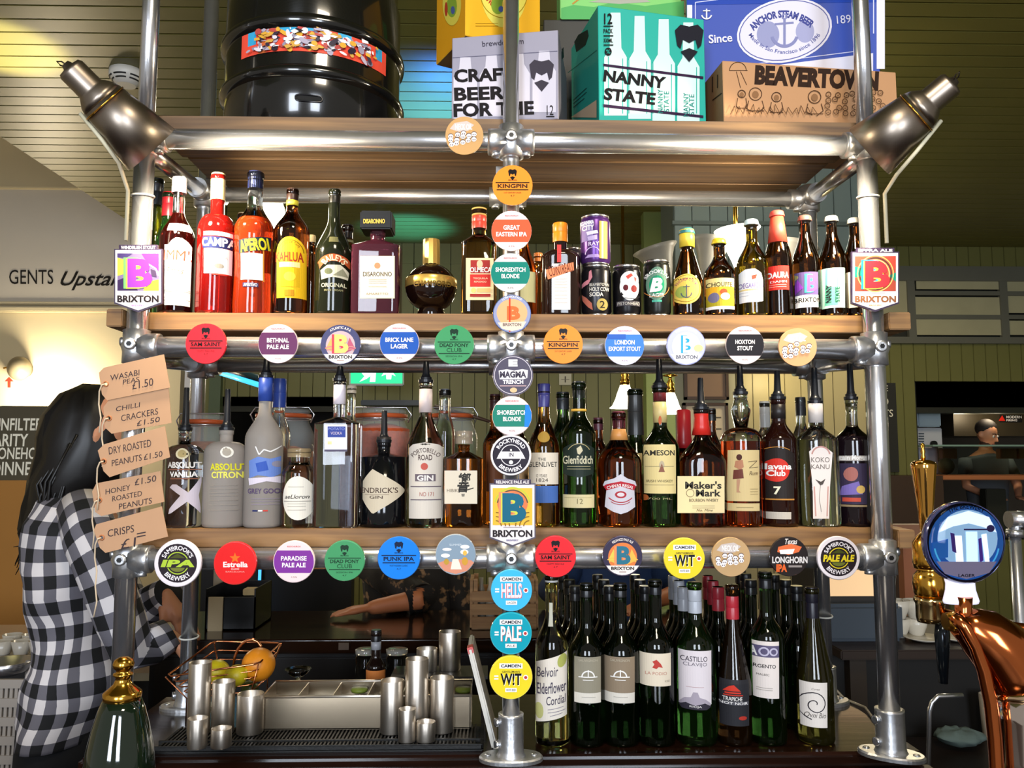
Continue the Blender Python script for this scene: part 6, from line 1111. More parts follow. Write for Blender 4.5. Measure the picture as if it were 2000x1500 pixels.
# blue carton leaning on top of the cardboard one
bl_ = Carton('beer_carton', 'blue and white beer carton with oval anchor emblem behind the cardboard carton', (1342, 60, 0.235), None, 0.2, b.ztop + 0.001, '#2242a0', '#d9d6e2', cb='#c9c2b4', ztop=b.ztop + 0.30, phi=-13, width=0.42)
bl_.f([('p', [(1342, -40), (1352, -40), (1352, 140), (1342, 140)], '#d9d6e2'), ('p', [(1342, -40), (1726, -40), (1726, 4), (1342, 10)], '#2242a0'), ('l', [(1358, 140), (1358, 5), (1726, -42)], 1.6, '#c9cbe6'), ('p', [(1480, 132), (1705, 104), (1705, 160), (1480, 160)], '#d9d6e2'), ('l', [(1470, 126), (1700, 97)], 1.6, '#c9cbe6'), ('r', 1712, -40, 1728, 135, '#d9d6e2'), ('l', [(1706, -30), (1706, 66)], 2, '#c9cbe6'),
    ('e', 1532, 60, 94, 62, '#d8d6e4', -12), ('e', 1532, 60, 90, 58, '#5a5f9c', -12), ('e', 1532, 60, 88, 56, '#d2d0e0', -12), ('e', 1500, 68, 22, 26, '#8f92b8'), ('e', 1572, 62, 18, 22, '#9a9cc0'),
    ('a', 'ANCHOR STEAM BEER', 1530, 112, 84, 15, 93, 92, '#3c4388', 0.05), ('a', 'Made in San Francisco since 1896', 1532, 20, 82, 8, 270, -110, '#4a5090', 0.01),
    ('l', [(1532, 36), (1532, 92)], 5, '#7d80ac'), ('l', [(1513, 48), (1550, 45)], 4, '#7d80ac'), ('o', 1532, 33, 6, 2.5, '#7d80ac'), ('o', 1532, 66, 28, 6, '#7d80ac', 195, 345), ('t', 'Since', 1384, 67, 1430, 84, '#d8d6e4', 0.02, 0, 5), ('t', '1896', 1634, 30, 1672, 46, '#d8d6e4', 0.0, 0, 5),
    ('l', [(1380, 18), (1380, 38)], 2.5, WH), ('l', [(1373, 22), (1387, 22)], 2, WH), ('o', 1380, 28, 11, 2.5, WH, 195, 345)])
# support carton and green carton behind the teal one
dk = Carton('dark_carton', 'dark plain carton standing behind the teal carton', (1062, 66, 0.325), None, 0.09, ZU, '#2a2a26', '#1e1e1a', phi=0, width=0.29, ztop=P(1200, 40, 0.325).z)
gr = Carton('beer_carton', 'pale green carton stacked on the dark carton', (1094, 36, 0.32), None, 0.1, dk.ztop + 0.001, '#7cc46a', '#5aa050', phi=0, width=0.30, ztop=dk.ztop + 0.2)
gr.f([('p', [(1096, 38), (1096, 16), (1120, 10), (1160, 14), (1200, 4), (1260, 12), (1336, 2), (1336, 38)], '#58a860'), ('p', [(1150, 4), (1180, -2), (1260, -2), (1270, 4), (1210, 8)], '#a8a89a'), ('l', [(1118, 8), (1134, -4)], 3, '#b8863c')])
# ------------------------------------------------------------------ things on the bar top
def stand(px, py, z): q = PZ(px, py, z); return q
MZ = BZ + 0.012
# rubber bar mat with ribs
a = PZ(292, 1476, BZ); b_ = PZ(944, 1426, BZ)
mx0, mx1, my0, my1 = P(292, 1470, a.y).x, P(944, 1470, a.y).x, a.y + 0.006, PZ(600, 1424, MZ).y + 0.03
RUB = mat('#0d0d0c', 0.55, bump=0.3, scale=200)
t = thing('bar_mat', 'long black ribbed rubber bar mat under the steel measures', 'bar mat', ((mx0 + mx1) / 2, (my0 + my1) / 2, BZ))
W2, D2 = (mx1 - mx0) / 2, (my1 - my0) / 2; bm = B(); box(bm, -W2, -D2, 0.0005, W2, D2, 0.006, bevel=0.002); box(bm, -W2, -D2, 0.004, W2, -D2 + 0.006, 0.014, bevel=0.002); box(bm, -W2, -D2 + 0.036, 0.004, W2, -D2 + 0.041, 0.013); box(bm, W2 - 0.006, -D2, 0.004, W2, D2, 0.014, bevel=0.002)
obj('base', bm, RUB, t); bm = B(); x = -W2 + 0.01
while x < W2 - 0.012:
    for ya, yb in ((-D2 + 0.009, -D2 + 0.033), (-D2 + 0.043, D2 - 0.004)): box(bm, x, ya, 0.005, x + 0.0035, yb, 0.0112)
    x += 0.0075
o = obj('ribs', bm, RUB, t); o['kind'] = 'stuff'

# stainless garnish tray
TYf = PZ(700, 1425, MZ).y; tz = P(700, 1360, TYf).z; TYb = PZ(700, 1330, tz).y
tx0, tx1 = P(508, 1390, TYf).x, P(920, 1390, TYf).x
t = thing('garnish_tray', 'brushed steel compartment tray for garnishes on the bar mat', 'tray', ((tx0 + tx1) / 2, (TYf + TYb) / 2, MZ)); cx_, cy_ = (tx0 + tx1) / 2, (TYf + TYb) / 2
w2, d2, h_ = (tx1 - tx0) / 2, (TYb - TYf) / 2, tz - MZ
bm = B(); box(bm, -w2, -d2, 0, w2, -d2 + 0.003, h_, bevel=0.001); box(bm, -w2, d2 - 0.003, 0, w2, d2, h_, bevel=0.001); box(bm, -w2, -d2, 0, -w2 + 0.003, d2, h_); box(bm, w2 - 0.003, -d2, 0, w2, d2, h_); box(bm, -w2, -d2, 0, w2, d2, 0.003)
obj('body', bm, mat('#a3947e', 0.28, 1.0, noise_=0.08, scale=12), t); bm = B(); tube(bm, [(-w2, -d2, h_), (w2, -d2, h_), (w2, d2, h_), (-w2, d2, h_)], 0.003, 8, closed=True); obj('rim', bm, BRUSH, t)
for k in range(1, 6): x = -w2 + 2 * w2 * k / 6; obj('divider', box(B(), x - 0.001, -d2 + 0.003, 0.01, x + 0.001, d2 - 0.003, h_ - 0.003), BRUSH, t)
obj('insert', box(B(), -w2 + 0.003, -d2 + 0.003, h_ * 0.55, w2 - 0.003, d2 - 0.003, h_ * 0.6), mat('#a7a294', 0.3, 0.4), t)
for k, px in enumerate((702, 905)):
    q = PZ(px, 1347, tz - 0.015); tag(obj('lime_slice', lathe(B(), [(0, 0), (0.017, 0.001), (0.019, 0.005), (0.017, 0.009), (0, 0.01)], 18), mat('#8a9a3c', 0.4), loc=(q.x, q.y, tz - 0.02)), ('lime slice in the middle section of the steel tray', 'lime slice in the end section of the steel tray by the leaning board')[k], 'lime')

# steel thimble measures
def measure(lb, cx, hw, top, bot, z=MZ):
    q = PZ(cx, bot - 2, z); r = hw * S(q.y); q = q + Vector((0, r, 0)); h = P(cx, top, q.y).z - z
    t = thing('spirit_measure', lb, 'measure', (q.x, q.y, z), 'steel spirit measures on the bar')
    obj('cup', lathe(B(), [(0, 0.0), (r * 0.97, 0.0), (r, 0.002), (r, h - 0.001), (r * 0.99, h), (r * 0.95, h - 0.001), (r * 0.94, 0.006), (0, 0.006)], 36), BRUSH, t, smooth=50)
measure('tallest steel measure of the pair beside the wire basket', 379, 21, 1293, 1442)
measure('short steel measure in front of the tallest one by the wire basket', 378, 18.5, 1402, 1468)
measure('second tall steel measure by the wire basket', 427, 21, 1330, 1440)
measure('small steel measure in front of the second tall one', 425, 19, 1422, 1467)
measure('wide medium steel measure against the tray corner', 480, 25, 1354, 1441)
measure('medium steel measure in front of the tray by the dropper bottle', 762, 22, 1328, 1439)
measure('tall steel measure, highest of the front cluster at the tray', 811, 22, 1286, 1440)
measure('steel measure of the front cluster nearest the leaning board', 861, 23, 1323, 1437)
measure('narrow short steel measure at the front of the tray cluster', 793, 16.5, 1384, 1455)
measure('shortest squat steel measure at the front of the tray cluster', 830, 18, 1409, 1455)
BX = MZ
pl = thing('glass_ledge', 'low stand behind the garnish tray', 'stand', (P(860, 1340, 0.36).x, 0.36, BZ)); tag(pl, 'low dark stand behind the garnish tray holding two measures', 'stand')
LZ = P(877, 1316, 0.335).z; obj('top', box(B(), -0.11, -0.05, LZ - BZ - 0.006, 0.11, 0.05, LZ - BZ), mat('#3a3834', 0.3), pl)
for s in (-1, 1):
    for s2 in (-1, 1): obj('leg', box(B(), s * 0.1 - 0.005, s2 * 0.04 - 0.005, 0, s * 0.1 + 0.005, s2 * 0.04 + 0.005, LZ - BZ - 0.006), mat('#3a3834', 0.3), pl)
measure('tall steel measure raised behind the tray beside the leaning board', 877, 21, 1233, 1315, LZ)
measure('half hidden steel measure behind the tallest front cluster one', 832, 20, 1266, 1316, LZ)

# copper wire fruit basket with orange and lemons
WIRE = mat('#d98a5c', 0.22, 1.0)
bb = PZ(450, 1380, BZ); bY0, bY1 = 0.215, 0.345
cor = [P(323, 1322, bY0), P(505, 1296, bY0 + 0.02), P(549, 1256, bY1), P(418, 1252, bY1)]; bc = sum(cor, Vector()) / 4
t = thing('wire_basket', 'copper wire fruit basket holding an orange and lemons', 'basket', (bc.x + 0.02, bc.y, BZ)); o0 = Vector((bc.x + 0.02, bc.y, BZ))
bot = Vector((P(462, 1360, 0.28).x, 0.28, BZ + 0.012))
for k, f in enumerate((1.0, 0.86, 0.72, 0.58, 0.44)):
    zc = sum(c.z for c in cor) / 4; pts = []
    for i in range(4):
        a_, b_ = cor[i], cor[(i + 1) % 4]
        for s in (0.06, 0.94): c = a_.lerp(b_, s); c = bot + (c - bot) * (f * 0.55 + 0.45); c.z = bot.z + (a_.lerp(b_, s).z - bot.z) * f; pts.append(c - o0)
    obj('wire', tube(B(), pts, 0.0016 if k else 0.0022, 6, closed=True), WIRE, t)
for (px1, py1, px2, py2, tp) in ((456, 1300, 511, 1272, 1236), (399, 1290, 441, 1322, 1277)):
    A_, C_ = P(px1, py1, 0.3) - o0, P(px2, py2, 0.3) - o0; top_ = P((px1 + px2) / 2, tp, 0.3).z - BZ
    obj('handle', tube(B(), [A_] + [Vector((A_.x + (C_.x - A_.x) * (0.5 - 0.5 * math.cos(f * math.pi / 8)), A_.y, max(A_.z, C_.z) * 0.0 + (A_.z + (C_.z - A_.z) * f / 8) + (top_ - max(A_.z, C_.z)) * math.sin(f * math.pi / 8))) for f in range(1, 8)] + [C_], 0.003, 8), WIRE, t)
for k in range(4): c = cor[k]; q = bot + (c - bot) * 0.7; q.z = bot.z + (c.z - bot.z) * 0.44; obj('wire', tube(B(), [c - o0, q - o0, Vector((q.x, q.y, BZ)) - o0], 0.0016, 6), WIRE, t)
def fruit(name, lb, cat, px, py, r, c, sx=1.0, Y=0.28, rot=0):
    p = P(px, py, Y); rr = r * S(Y); bm = ball(B(), (0, 0, 0), rr * sx, rr, rr, 24, 16)
    if name == 'lemon': lathe(bm, [(rr * 0.3, 0), (rr * 0.22, rr * 0.12), (0, rr * 0.2)], 12, mx=Matrix.Translation((rr * sx * 0.93, 0, 0)) @ Matrix.Rotation(R(90), 4, 'Y'))
    tag(obj(name, bm, mat(c, 0.4, noise_=0.08, scale=60, bump=0.5), loc=p), lb, cat).rotation_euler = (0, R(rot), 0)
fruit('orange', 'round bright orange resting in the copper wire basket', 'orange', 505, 1298, 31, '#f0921e')
fruit('lemon', 'yellow lemon in the wire basket under the smaller wire handle', 'lemon', 424, 1312, 22, '#d9c21c', 1.1, rot=10)
fruit('lemon', 'yellow lemon in the wire basket touching the orange', 'lemon', 461, 1320, 20, '#d4bc1e', 1.15, Y=0.25, rot=-25)
fruit('lemon', 'darker yellow lemon lowest in the wire basket', 'lemon', 440, 1342, 17, '#c6b020', 1.1, Y=0.27, rot=0)
fruit('lime', 'green lime at the basket foot beside the steel tray', 'lime', 488, 1345, 15, '#4d5a24', 1.1, Y=0.3)
# small things behind the tray
q = PZ(582, 1345, BZ); t = thing('glass_dish', 'little footed glass dish behind the steel tray', 'dish', (P(582, 1330, 0.34).x, 0.34, BZ)); hz = P(582, 1306, 0.34).z - BZ
obj('bowl', lathe(B(), [(0.016, 0.0), (0.018, 0.002), (0.006, 0.008), (0.006, hz - 0.02), (0.02, hz - 0.012), (0.03, hz), (0.028, hz), (0.018, hz - 0.01), (0, hz - 0.014)], 28), CLEAR, t)
q = 0.345; b_ = bottle('sauce_bottle', 'small dark bottle with black dropper top and orange label behind the tray', 735, 19, 1232, 1302, 1280, 9, mat('#1a0f0c', 0.08, trans=0.2), 'b', y0=0.335, cap=(1252, '#131316', 10, 1230), curve='r', items=[('R', 714, 1310, 756, 1350, '#c8783c')], ring=[(1252, 1268, '#8d8d90', 9.5)])
for px, lb in ((775, 'short glass jar with glass lid behind the steel tray'), (715, 'short glass jar partly hidden behind the dropper bottle')):
    x = P(px, 1300, 0.41).x; t = thing('glass_jar', lb, 'jar', (x, 0.41, BZ)); hz = P(px, 1266, 0.41).z - BZ
    obj('glass', lathe(B(), [(0.022, 0), (0.025, 0.004), (0.025, hz - 0.02), (0.021, hz - 0.014)], 26), mat('#dfe6e0', 0.02, trans=1.0, ior=1.2), t); obj('lid', lathe(B(), [(0.021, hz - 0.014), (0.026, hz - 0.012), (0.026, hz - 0.002), (0.02, hz), (0, hz)], 26), mat('#cfc9bb', 0.1, trans=0.7), t)
# leaning white cutting board
A_, C_ = P(967, 1438, 0.05), P(918, 1266, 0.09); A_.z = BZ + 0.002; d = (C_ - A_); a1, b1, _ = frame(d, (0, 1, 0))
L_len = d.length; mx = Matrix.Translation(A_) @ Matrix((tuple(d.normalized().cross(Vector((0, 1, 0))).normalized()) , (0, 1, 0), tuple(d.normalized()))).transposed().to_4x4()
t = thing('cutting_board', 'off-white thin cutting board leaning against the middle post', 'cutting board', A_)
bm = box(B(), -0.005, 0.0, 0, 0.006, 0.13, L_len, bevel=0.003); bmesh.ops.transform(bm, matrix=Matrix.Translation(-A_) @ mx, verts=bm.verts); obj('board', bm, mat('#c9c4b8', 0.4), t)
bm = box(B(), -0.0055, 0.002, L_len - 0.012, 0.0065, 0.03, L_len + 0.001, bevel=0.001); bmesh.ops.transform(bm, matrix=Matrix.Translation(-A_) @ mx, verts=bm.verts); obj('red_tip', bm, mat('#c03028', 0.4), t)
# clear wine rack cord at the far base flange
tag(obj('power_cord', tube(B(), [P(1622, 1336, RY), PZ(1650, 1365, BZ + 0.004), PZ(1690, 1382, BZ + 0.004), PZ(1705, 1402, BZ + 0.004), PZ(1760, 1470, BZ + 0.004), PZ(1800, 1488, BZ + 0.0045)], 0.003, 8), mat('#9c8a6c', 0.3)), 'thin pale cord running past the far base flange', 'cord')

# ------------------------------------------------------------------ far serving counter and its clutter
FZ = 1.0; fy0, fy1 = 1.06, 1.56
fc = thing('far_counter', 'dark glossy serving counter across the bartender aisle', 'counter', (0.0, 1.3, 0))
DW = wood('#140a05', '#2b180c', 0.12, sx=1, sy=10, coat=0.5)
obj('top', box(B(), -1.15, fy0 - 1.3, FZ - 0.045, 0.98, fy1 - 1.3, FZ, bevel=0.006), DW, fc); obj('front', box(B(), -1.12, fy0 - 1.27, 0, 0.96, fy0 - 1.2, FZ - 0.045), mat('#0d0907', 0.4), fc)
for x in (-1.1, -0.41, 0.28): obj('front_board', box(B(), x, fy0 - 1.285, 0.05, x + 0.66, fy0 - 1.27, FZ - 0.06, bevel=0.004), mat('#15100b', 0.35), fc)
tag(obj('paper_slip', box(B(), P(662, 1262, 1.05).x, 1.042, P(0, 1272, 1.05).z, P(682, 1262, 1.05).x, 1.0435, P(0, 1258, 1.05).z), mat('#6a5a4c', 0.7)), 'small pale slip stuck on the dark counter front', 'paper')
# napkin dispenser and napkins
a, b_ = P(400, 1222, 1.2), P(500, 1150, 1.2)
t = thing('napkin_caddy', 'black bar caddy with pale napkins and straws compartments', 'caddy', ((a.x + b_.x) / 2, 1.3, FZ)); w2 = (b_.x - a.x) / 2; h_ = b_.z - FZ
bm = B(); box(bm, -w2, -0.1, 0, w2, 0.1, 0.006); box(bm, -w2, -0.1, 0, w2, -0.095, h_ * 0.8); box(bm, -w2, 0.095, 0, w2, 0.1, h_); box(bm, w2 - 0.005, -0.1, 0, w2, 0.1, h_); box(bm, -w2, -0.1, 0, -w2 + 0.005, 0.1, h_); obj('body', bm, mat('#0b0b0c', 0.3), t)
tag(obj('napkin_stack', box(B(), a.x + 0.012, 1.19, FZ + 0.0, a.x + 0.06, 1.197, P(0, 1168, 1.19).z, bevel=0.001), mat('#b9a684', 0.8)), 'pale folded napkins standing against the black caddy', 'napkins')
tag(obj('paper_towel', box(B(), P(410, 1160, 1.4).x, 1.42, FZ, P(462, 1160, 1.4).x, 1.5, P(0, 1105, 1.4).z, bevel=0.012), mat('#b5ab9a', 0.8)), 'white paper block standing behind the black caddy', 'paper')
tag(obj('menu_holder', box(B(), P(474, 1160, 1.25).x, 1.25, P(0, 1165, 1.25).z, P(502, 1160, 1.25).x, 1.30, P(0, 1148, 1.3).z, bevel=0.002), mat('#b39a6a', 0.6)), 'small tan card lying on the black caddy', 'card')
t = thing('lit_door_edge', 'thin glowing strip standing in for a blue-lit door edge', 'light', (P(507, 1130, 3.0).x, 3.0, 0)); obj('tube', cyl(B(), (0, 0, P(0, 1166, 3.0).z - 0.35), (0, 0, P(0, 1080, 3.0).z), 0.008), mat('#3f9be8', 0.3, emit=1.6), t); obj('pole', cyl(B(), (0, 0.02, 0), (0, 0.02, P(0, 1080, 3.0).z), 0.012), BLACKP, t)  # emissive tube imitates blue light falling on a far door edge
struct('wall_dark_booth', box(B(), P(400, 1100, 3.1).x, 3.05, 0, P(690, 1100, 3.1).x, 3.15, P(0, 1080, 3.1).z), mat('#0c0906', 0.6))
# crate of menus and small bottles
a, b_ = P(921, 1222, 1.2), P(1048, 1168, 1.2)
t = thing('wooden_crate', 'pale slatted wooden crate standing on the dark counter', 'crate', ((a.x + b_.x) / 2, 1.28, FZ)); w2 = (b_.x - a.x) / 2; CRW = wood('#8a6238', '#b58a58', 0.6)
for k in range(3): obj('slat', box(B(), -w2, -0.08, 0.005 + k * 0.042, w2, -0.072, 0.040 + k * 0.042, bevel=0.001), CRW, t); obj('slat', box(B(), -w2, 0.072, 0.005 + k * 0.042, w2, 0.08, 0.040 + k * 0.042, bevel=0.001), CRW, t)
for s in (-1, 1):
    obj('end_panel', box(B(), s * w2 - 0.006, -0.072, 0.004, s * w2 + 0.006, 0.072, 0.16), CRW, t)
    for y in (-0.066, 0.066): obj('corner_post', box(B(), s * (w2 - 0.012) - 0.008, y - 0.006, 0, s * (w2 - 0.012) + 0.008, y + 0.006, P(0, 1135, 1.2).z - FZ), CRW, t)
obj('base', box(B(), -w2, -0.07, 0.0, w2, 0.07, 0.004), CRW, t)
for k, (px, c, lb) in enumerate(((940, '#8a8478', 'grey small bottle in the wooden crate beside the corner post'), (958, '#b8b0a0', 'pale small bottle in the middle of the wooden crate'), (976, '#6a5038', 'brown small bottle in the wooden crate nearest the blue badge'))):
    x = P(px, 1150, 1.26).x; tag(obj('condiment_bottle', lathe(B(), [(0.014, 0), (0.016, 0.004), (0.016, 0.1), (0.007, 0.13), (0.007, 0.155), (0, 0.156)], 16), mat(c, 0.3), loc=(x, 1.27, FZ + 0.005)), lb, 'bottle')

# tall coffee station things beyond the far end of the rack
a, b_ = P(1606, 1255, 0.95), P(1765, 1180, 0.95)
t = thing('coffee_grinder_base', 'slate grey sloped till with lit glass front panel', 'till', ((a.x + b_.x) / 2, 1.1, a.z)); w2 = (b_.x - a.x) / 2; z1 = b_.z - a.z
t.name = 'cash_till'
obj('body', box(B(), -w2, -0.15, 0, w2, 0.15, z1, bevel=0.012), mat('#3a434c', 0.4), t); obj('screen', box(B(), -w2 + 0.01, -0.12, z1 + 0.02, w2 - 0.03, -0.11, z1 + 0.10), mat('#e0b98a', 0.25, emit=0.6), t); obj('screen_frame', box(B(), -w2, -0.11, z1, w2, 0.10, z1 + 0.125, bevel=0.006), mat('#28241f', 0.4), t)
a2, b2_ = P(1600, 1310, 0.95), P(1850, 1256, 0.95)
sh = thing('back_counter', 'dark shelf counter carrying the till and stacked cups', 'counter', (1.6, 1.05, 0)); w3 = 0.61
obj('top', box(B(), -w3, -0.2, a.z - 0.03, w3, 0.25, a.z - 0.001, bevel=0.004), mat('#2b2019', 0.35), sh); obj('front', box(B(), -w3, -0.1, 0, w3, -0.07, a.z - 0.03), mat('#100d09', 0.5), sh)
for x in (-w3 + 0.05, -0.06, 0.14, w3 - 0.1): obj('upright', box(B(), x, -0.14, 0, x + 0.05, -0.1, a.z - 0.03), mat('#2c2114', 0.5), sh)
for k, (px, py, n_) in enumerate(((1757, 1256, 4), (1790, 1250, 4))):
    p = P(px, py, 1.02); bm = B(); cup = [(0.018, 0), (0.02, 0.004), (0.032, 0.035), (0.036, 0.06), (0.034, 0.06), (0.02, 0.008), (0, 0.006)]
    for j in range(n_ // 2):
        tag(obj('cup', lathe(B(), cup, 22), mat('#c9c2b2', 0.25), loc=(p.x, p.y, a.z + j * 0.056)), ('white', 'cream')[k] + ' china cup ' + ('standing on the dark shelf', 'stacked on top of another')[j] + (' beside the till', ' beside the brass tap')[k], 'cup')
for k, px in enumerate((1800, 1868)):
    p = P(px, 1262, 0.98); tag(obj('saucer', lathe(B(), [(0.02, 0), (0.03, 0.002), (0.062, 0.012), (0.062, 0.014), (0.03, 0.005), (0, 0.004)], 28), mat('#c9c2b2', 0.25), loc=(p.x, p.y - 0.02, a.z)), ('white saucer on the dark shelf under the brass tap', 'white saucer on the dark shelf near the copper tower')[k], 'saucer')
tag(obj('wooden_upright', box(B(), P(1765, 1100, 1.3).x, 1.3, 0.02, P(1790, 1100, 1.3).x, 1.34, P(0, 1030, 1.3).z), mat('#8a5232', 0.45)), 'reddish timber upright behind the brass tap', 'post')
tag(obj('wooden_crossbeam', box(B(), P(1700, 1100, 1.25).x, 1.24, P(0, 1052, 1.25).z, P(1850, 1100, 1.25).x, 1.299, P(0, 1028, 1.25).z), mat('#7a5238', 0.45)), 'brown timber beam behind the far post', 'beam')
tag(obj('steam_wand', tube(B(), [P(1745, 1150, 0.9), P(1752, 1075, 0.9), P(1758, 1056, 0.9), P(1764, 1049, 1.0), P(1770, 1046, 1.25)], 0.005, 10), STEEL), 'thin bent steel wand hanging beside the timber upright', 'pipe')
# low sink area beyond the bar end
struct('floor_duckboard', box(B(), 0.85, 0.0, 0.70, 2.2, 0.9, 0.74), mat('#1c130d', 0.45))
p = PZ(1875, 1455, 0.75); bm = ball(B(), (0, 0, 0.018), 0.07, 0.05, 0.022, 24, 14)
for v in bm.verts: v.co += Vector((noise.noise(v.co * 30), noise.noise(v.co * 30 + Vector((5, 0, 0))), abs(noise.noise(v.co * 40)))) * 0.014
tag(obj('bar_cloth', bm, mat('#5f6f6a', 0.9), loc=(p.x, p.y, 0.752)), 'crumpled grey-green bar cloth on the low dark shelf', 'cloth')
tag(obj('sink_tap', tube(B(), [P(1812, 1560, 0.5), P(1815, 1390, 0.5), P(1820, 1372, 0.5), P(1832, 1360, 0.5), P(1880, 1358, 0.5)], 0.006, 10), STEEL), 'thin chrome spout over the dark sink area', 'tap')
p = PZ(1955, 1445, 0.74); tag(obj('tumbler', lathe(B(), [(0.028, 0), (0.03, 0.003), (0.036, 0.13), (0.034, 0.13), (0.027, 0.006), (0, 0.006)], 24), mat('#a69a86', 0.3), loc=(p.x - 0.02, p.y, 0.74)), 'beige beaker standing on the low shelf behind the copper tower', 'cup')

# steel side counter with cups and crate, beyond the woman
LY = 1.15; lz = P(40, 1285, LY).z
t = thing('steel_counter', 'steel edged side counter behind the woman', 'counter', (P(30, 1285, LY).x, LY + 0.25, 0)); x1 = P(118, 1285, LY).x - t.location.x
obj('top', box(B(), -1.0, -0.25, lz - 0.02, x1, 0.3, lz, bevel=0.004), BRUSH, t); obj('cupboard', box(B(), -1.0, -0.2, 0, x1, 0.3, lz - 0.02), mat('#0d0b09', 0.5), t)
for k, px in enumerate((6, 24, 42, 62, 76)):
    p = P(px, 1262 - (k % 2) * 6, LY + 0.05 + (k % 2) * 0.1); tag(obj('coffee_cup', lathe(B(), [(0.02, 0), (0.022, 0.003), (0.032, 0.045), (0.030, 0.045), (0.02, 0.006), (0, 0.006)], 20), mat('#b9b0a0', 0.25), loc=(p.x, p.y, lz)), ('cup at the frame edge', 'second cup along', 'middle cup', 'fourth cup along', 'cup nearest the checked shirt')[k] + ' in the row on the steel counter', 'cup')
tag(obj('steel_bowl', lathe(B(), [(0.03, 0), (0.05, 0.01), (0.07, 0.04), (0.067, 0.04), (0.045, 0.012), (0, 0.01)], 28), STEEL, loc=(P(15, 1310, 0.85).x, 0.85, P(15, 1318, 0.85).z)), 'shiny steel bowl under the side counter edge', 'bowl')
a, b_ = P(-70, 1560, 0.62), P(70, 1335, 0.62)
t = thing('glass_crate', 'grey plastic lattice glass crate at the woman\'s hip', 'crate', ((a.x + b_.x) / 2, 0.67, a.z)); w2 = (b_.x - a.x) / 2; h_ = b_.z - a.z; bm = B()
nr = 6
for k in range(nr + 1): z = h_ * k / nr; box(bm, -w2, -0.05, z - 0.012 + (0.012 if k == 0 else 0), w2, -0.04, z + 0.010)
for k in range(14): x = -w2 + 2 * w2 * k / 13; box(bm, x - 0.004, -0.047, 0.004, x + 0.004, -0.041, h_)
box(bm, -w2, 0.20, 0, w2, 0.21, h_); box(bm, w2 - 0.006, -0.04, 0, w2, 0.20, h_); box(bm, -w2, -0.04, 0, w2, 0.2, 0.01)
obj('lattice', bm, mat('#8d857c', 0.6), t)
tag(obj('crate_stand', box(B(), a.x, 0.63, 0, b_.x, 0.88, a.z - 0.001), mat('#0d0b09', 0.6)), 'dark stand under the grey glass crate', 'stand')

struct('low_dark_infill', box(B(), P(100, 1400, 1.2).x, 1.2, 0, -1.16, 1.3, 0.84), mat('#0d0b09', 0.6))  # added dark block, keeps the brown floor out of the dark gap
# ------------------------------------------------------------------ beer taps nearest the photographer
GRNP = mat('#0d1a10', 0.06, coat=0.8)
hy = -0.30; x = P(237, 1400, hy).x; Z = lambda py: P(237, py, hy).z; z0 = Z(1640)
t = thing('pump_handle', 'dark green glazed hand pump handle with gilt knob', 'pump handle', (x, hy, z0)); k = S(hy)
def prf(l): return [(r * k, Z(py) - z0) for r, py in l]
obj('handle', lathe(B(), prf([(60, 1640), (62, 1560), (62, 1500), (58, 1460), (50, 1420), (41, 1385), (34, 1366), (0, 1364)]), 40), GRNP, t)
obj('knob', lathe(B(), prf([(33, 1366), (34, 1360), (34, 1352), (31, 1349), (24, 1343), (17, 1336), (14, 1329), (13, 1322), (18, 1318), (17, 1314), (12, 1312), (13, 1308), (18, 1303), (19, 1296), (16, 1288), (8, 1283), (0, 1282)]), 36), BRASS, t)
tag(obj('bar_front_counter', box(B(), -1.3, -0.62, 0.6, 1.2, -0.19, z0 - 0.001), BARW), 'near edge of the bar below the picture holding pump and taps', 'bar counter')
# brass tap with long tapering handle
hy = -0.16; x = P(1808, 1000, hy).x; Z = lambda py: P(1808, py, hy).z; k = S(hy); z0 = Z(1215)
t = thing('brass_tap', 'tall brass beer tap with tapering polished handle', 'beer tap', (x, hy, z0))
obj('handle', lathe(B(), prf([(9, 1040), (12, 1035), (14, 1000), (19, 950), (23, 915), (24, 908), (21, 902), (10, 898), (0, 897)]), 32), mat('#e0a850', 0.10, 1.0), t)
obj('collar', lathe(B(), prf([(26, 1110), (28, 1100), (27, 1060), (20, 1048), (14, 1042), (10, 1038), (0, 1038)]), 32), BRASS, t)
obj('ball_joint', lathe(B(), prf([(25, 1166), (28, 1158), (30, 1140), (28, 1124), (20, 1114), (26, 1110)]), 32), BRASS, t)
obj('body', lathe(B(), prf([(0, 1215), (24, 1215), (26, 1205), (26, 1180), (30, 1172), (28, 1166)]), 32), mat('#c9b07a', 0.15, 1.0), t)
obj('finial', lathe(B(), prf([(4, 898), (5, 892), (3, 888), (5, 882), (3, 876), (4, 868), (0, 864)]), 16), BRASS, t)
x1 = 32 * k; bm = B(); tube(bm, [(16 * k, -0.01, 0.005), (12 * k, -0.015, -0.02), (10 * k, -0.015, Z(1330) - z0)], [12 * k, 14 * k, 8 * k], 18); obj('spout', bm, mat('#1c2228', 0.15, 0.6), t)
bm = tube(B(), [(20 * k, 0, 0.016), (60 * k, -0.08, 0.01), (95 * k, -0.17, 0.012)], [10 * k, 12 * k, 16 * k], 20); obj('side_arm', bm, COPPER, t)
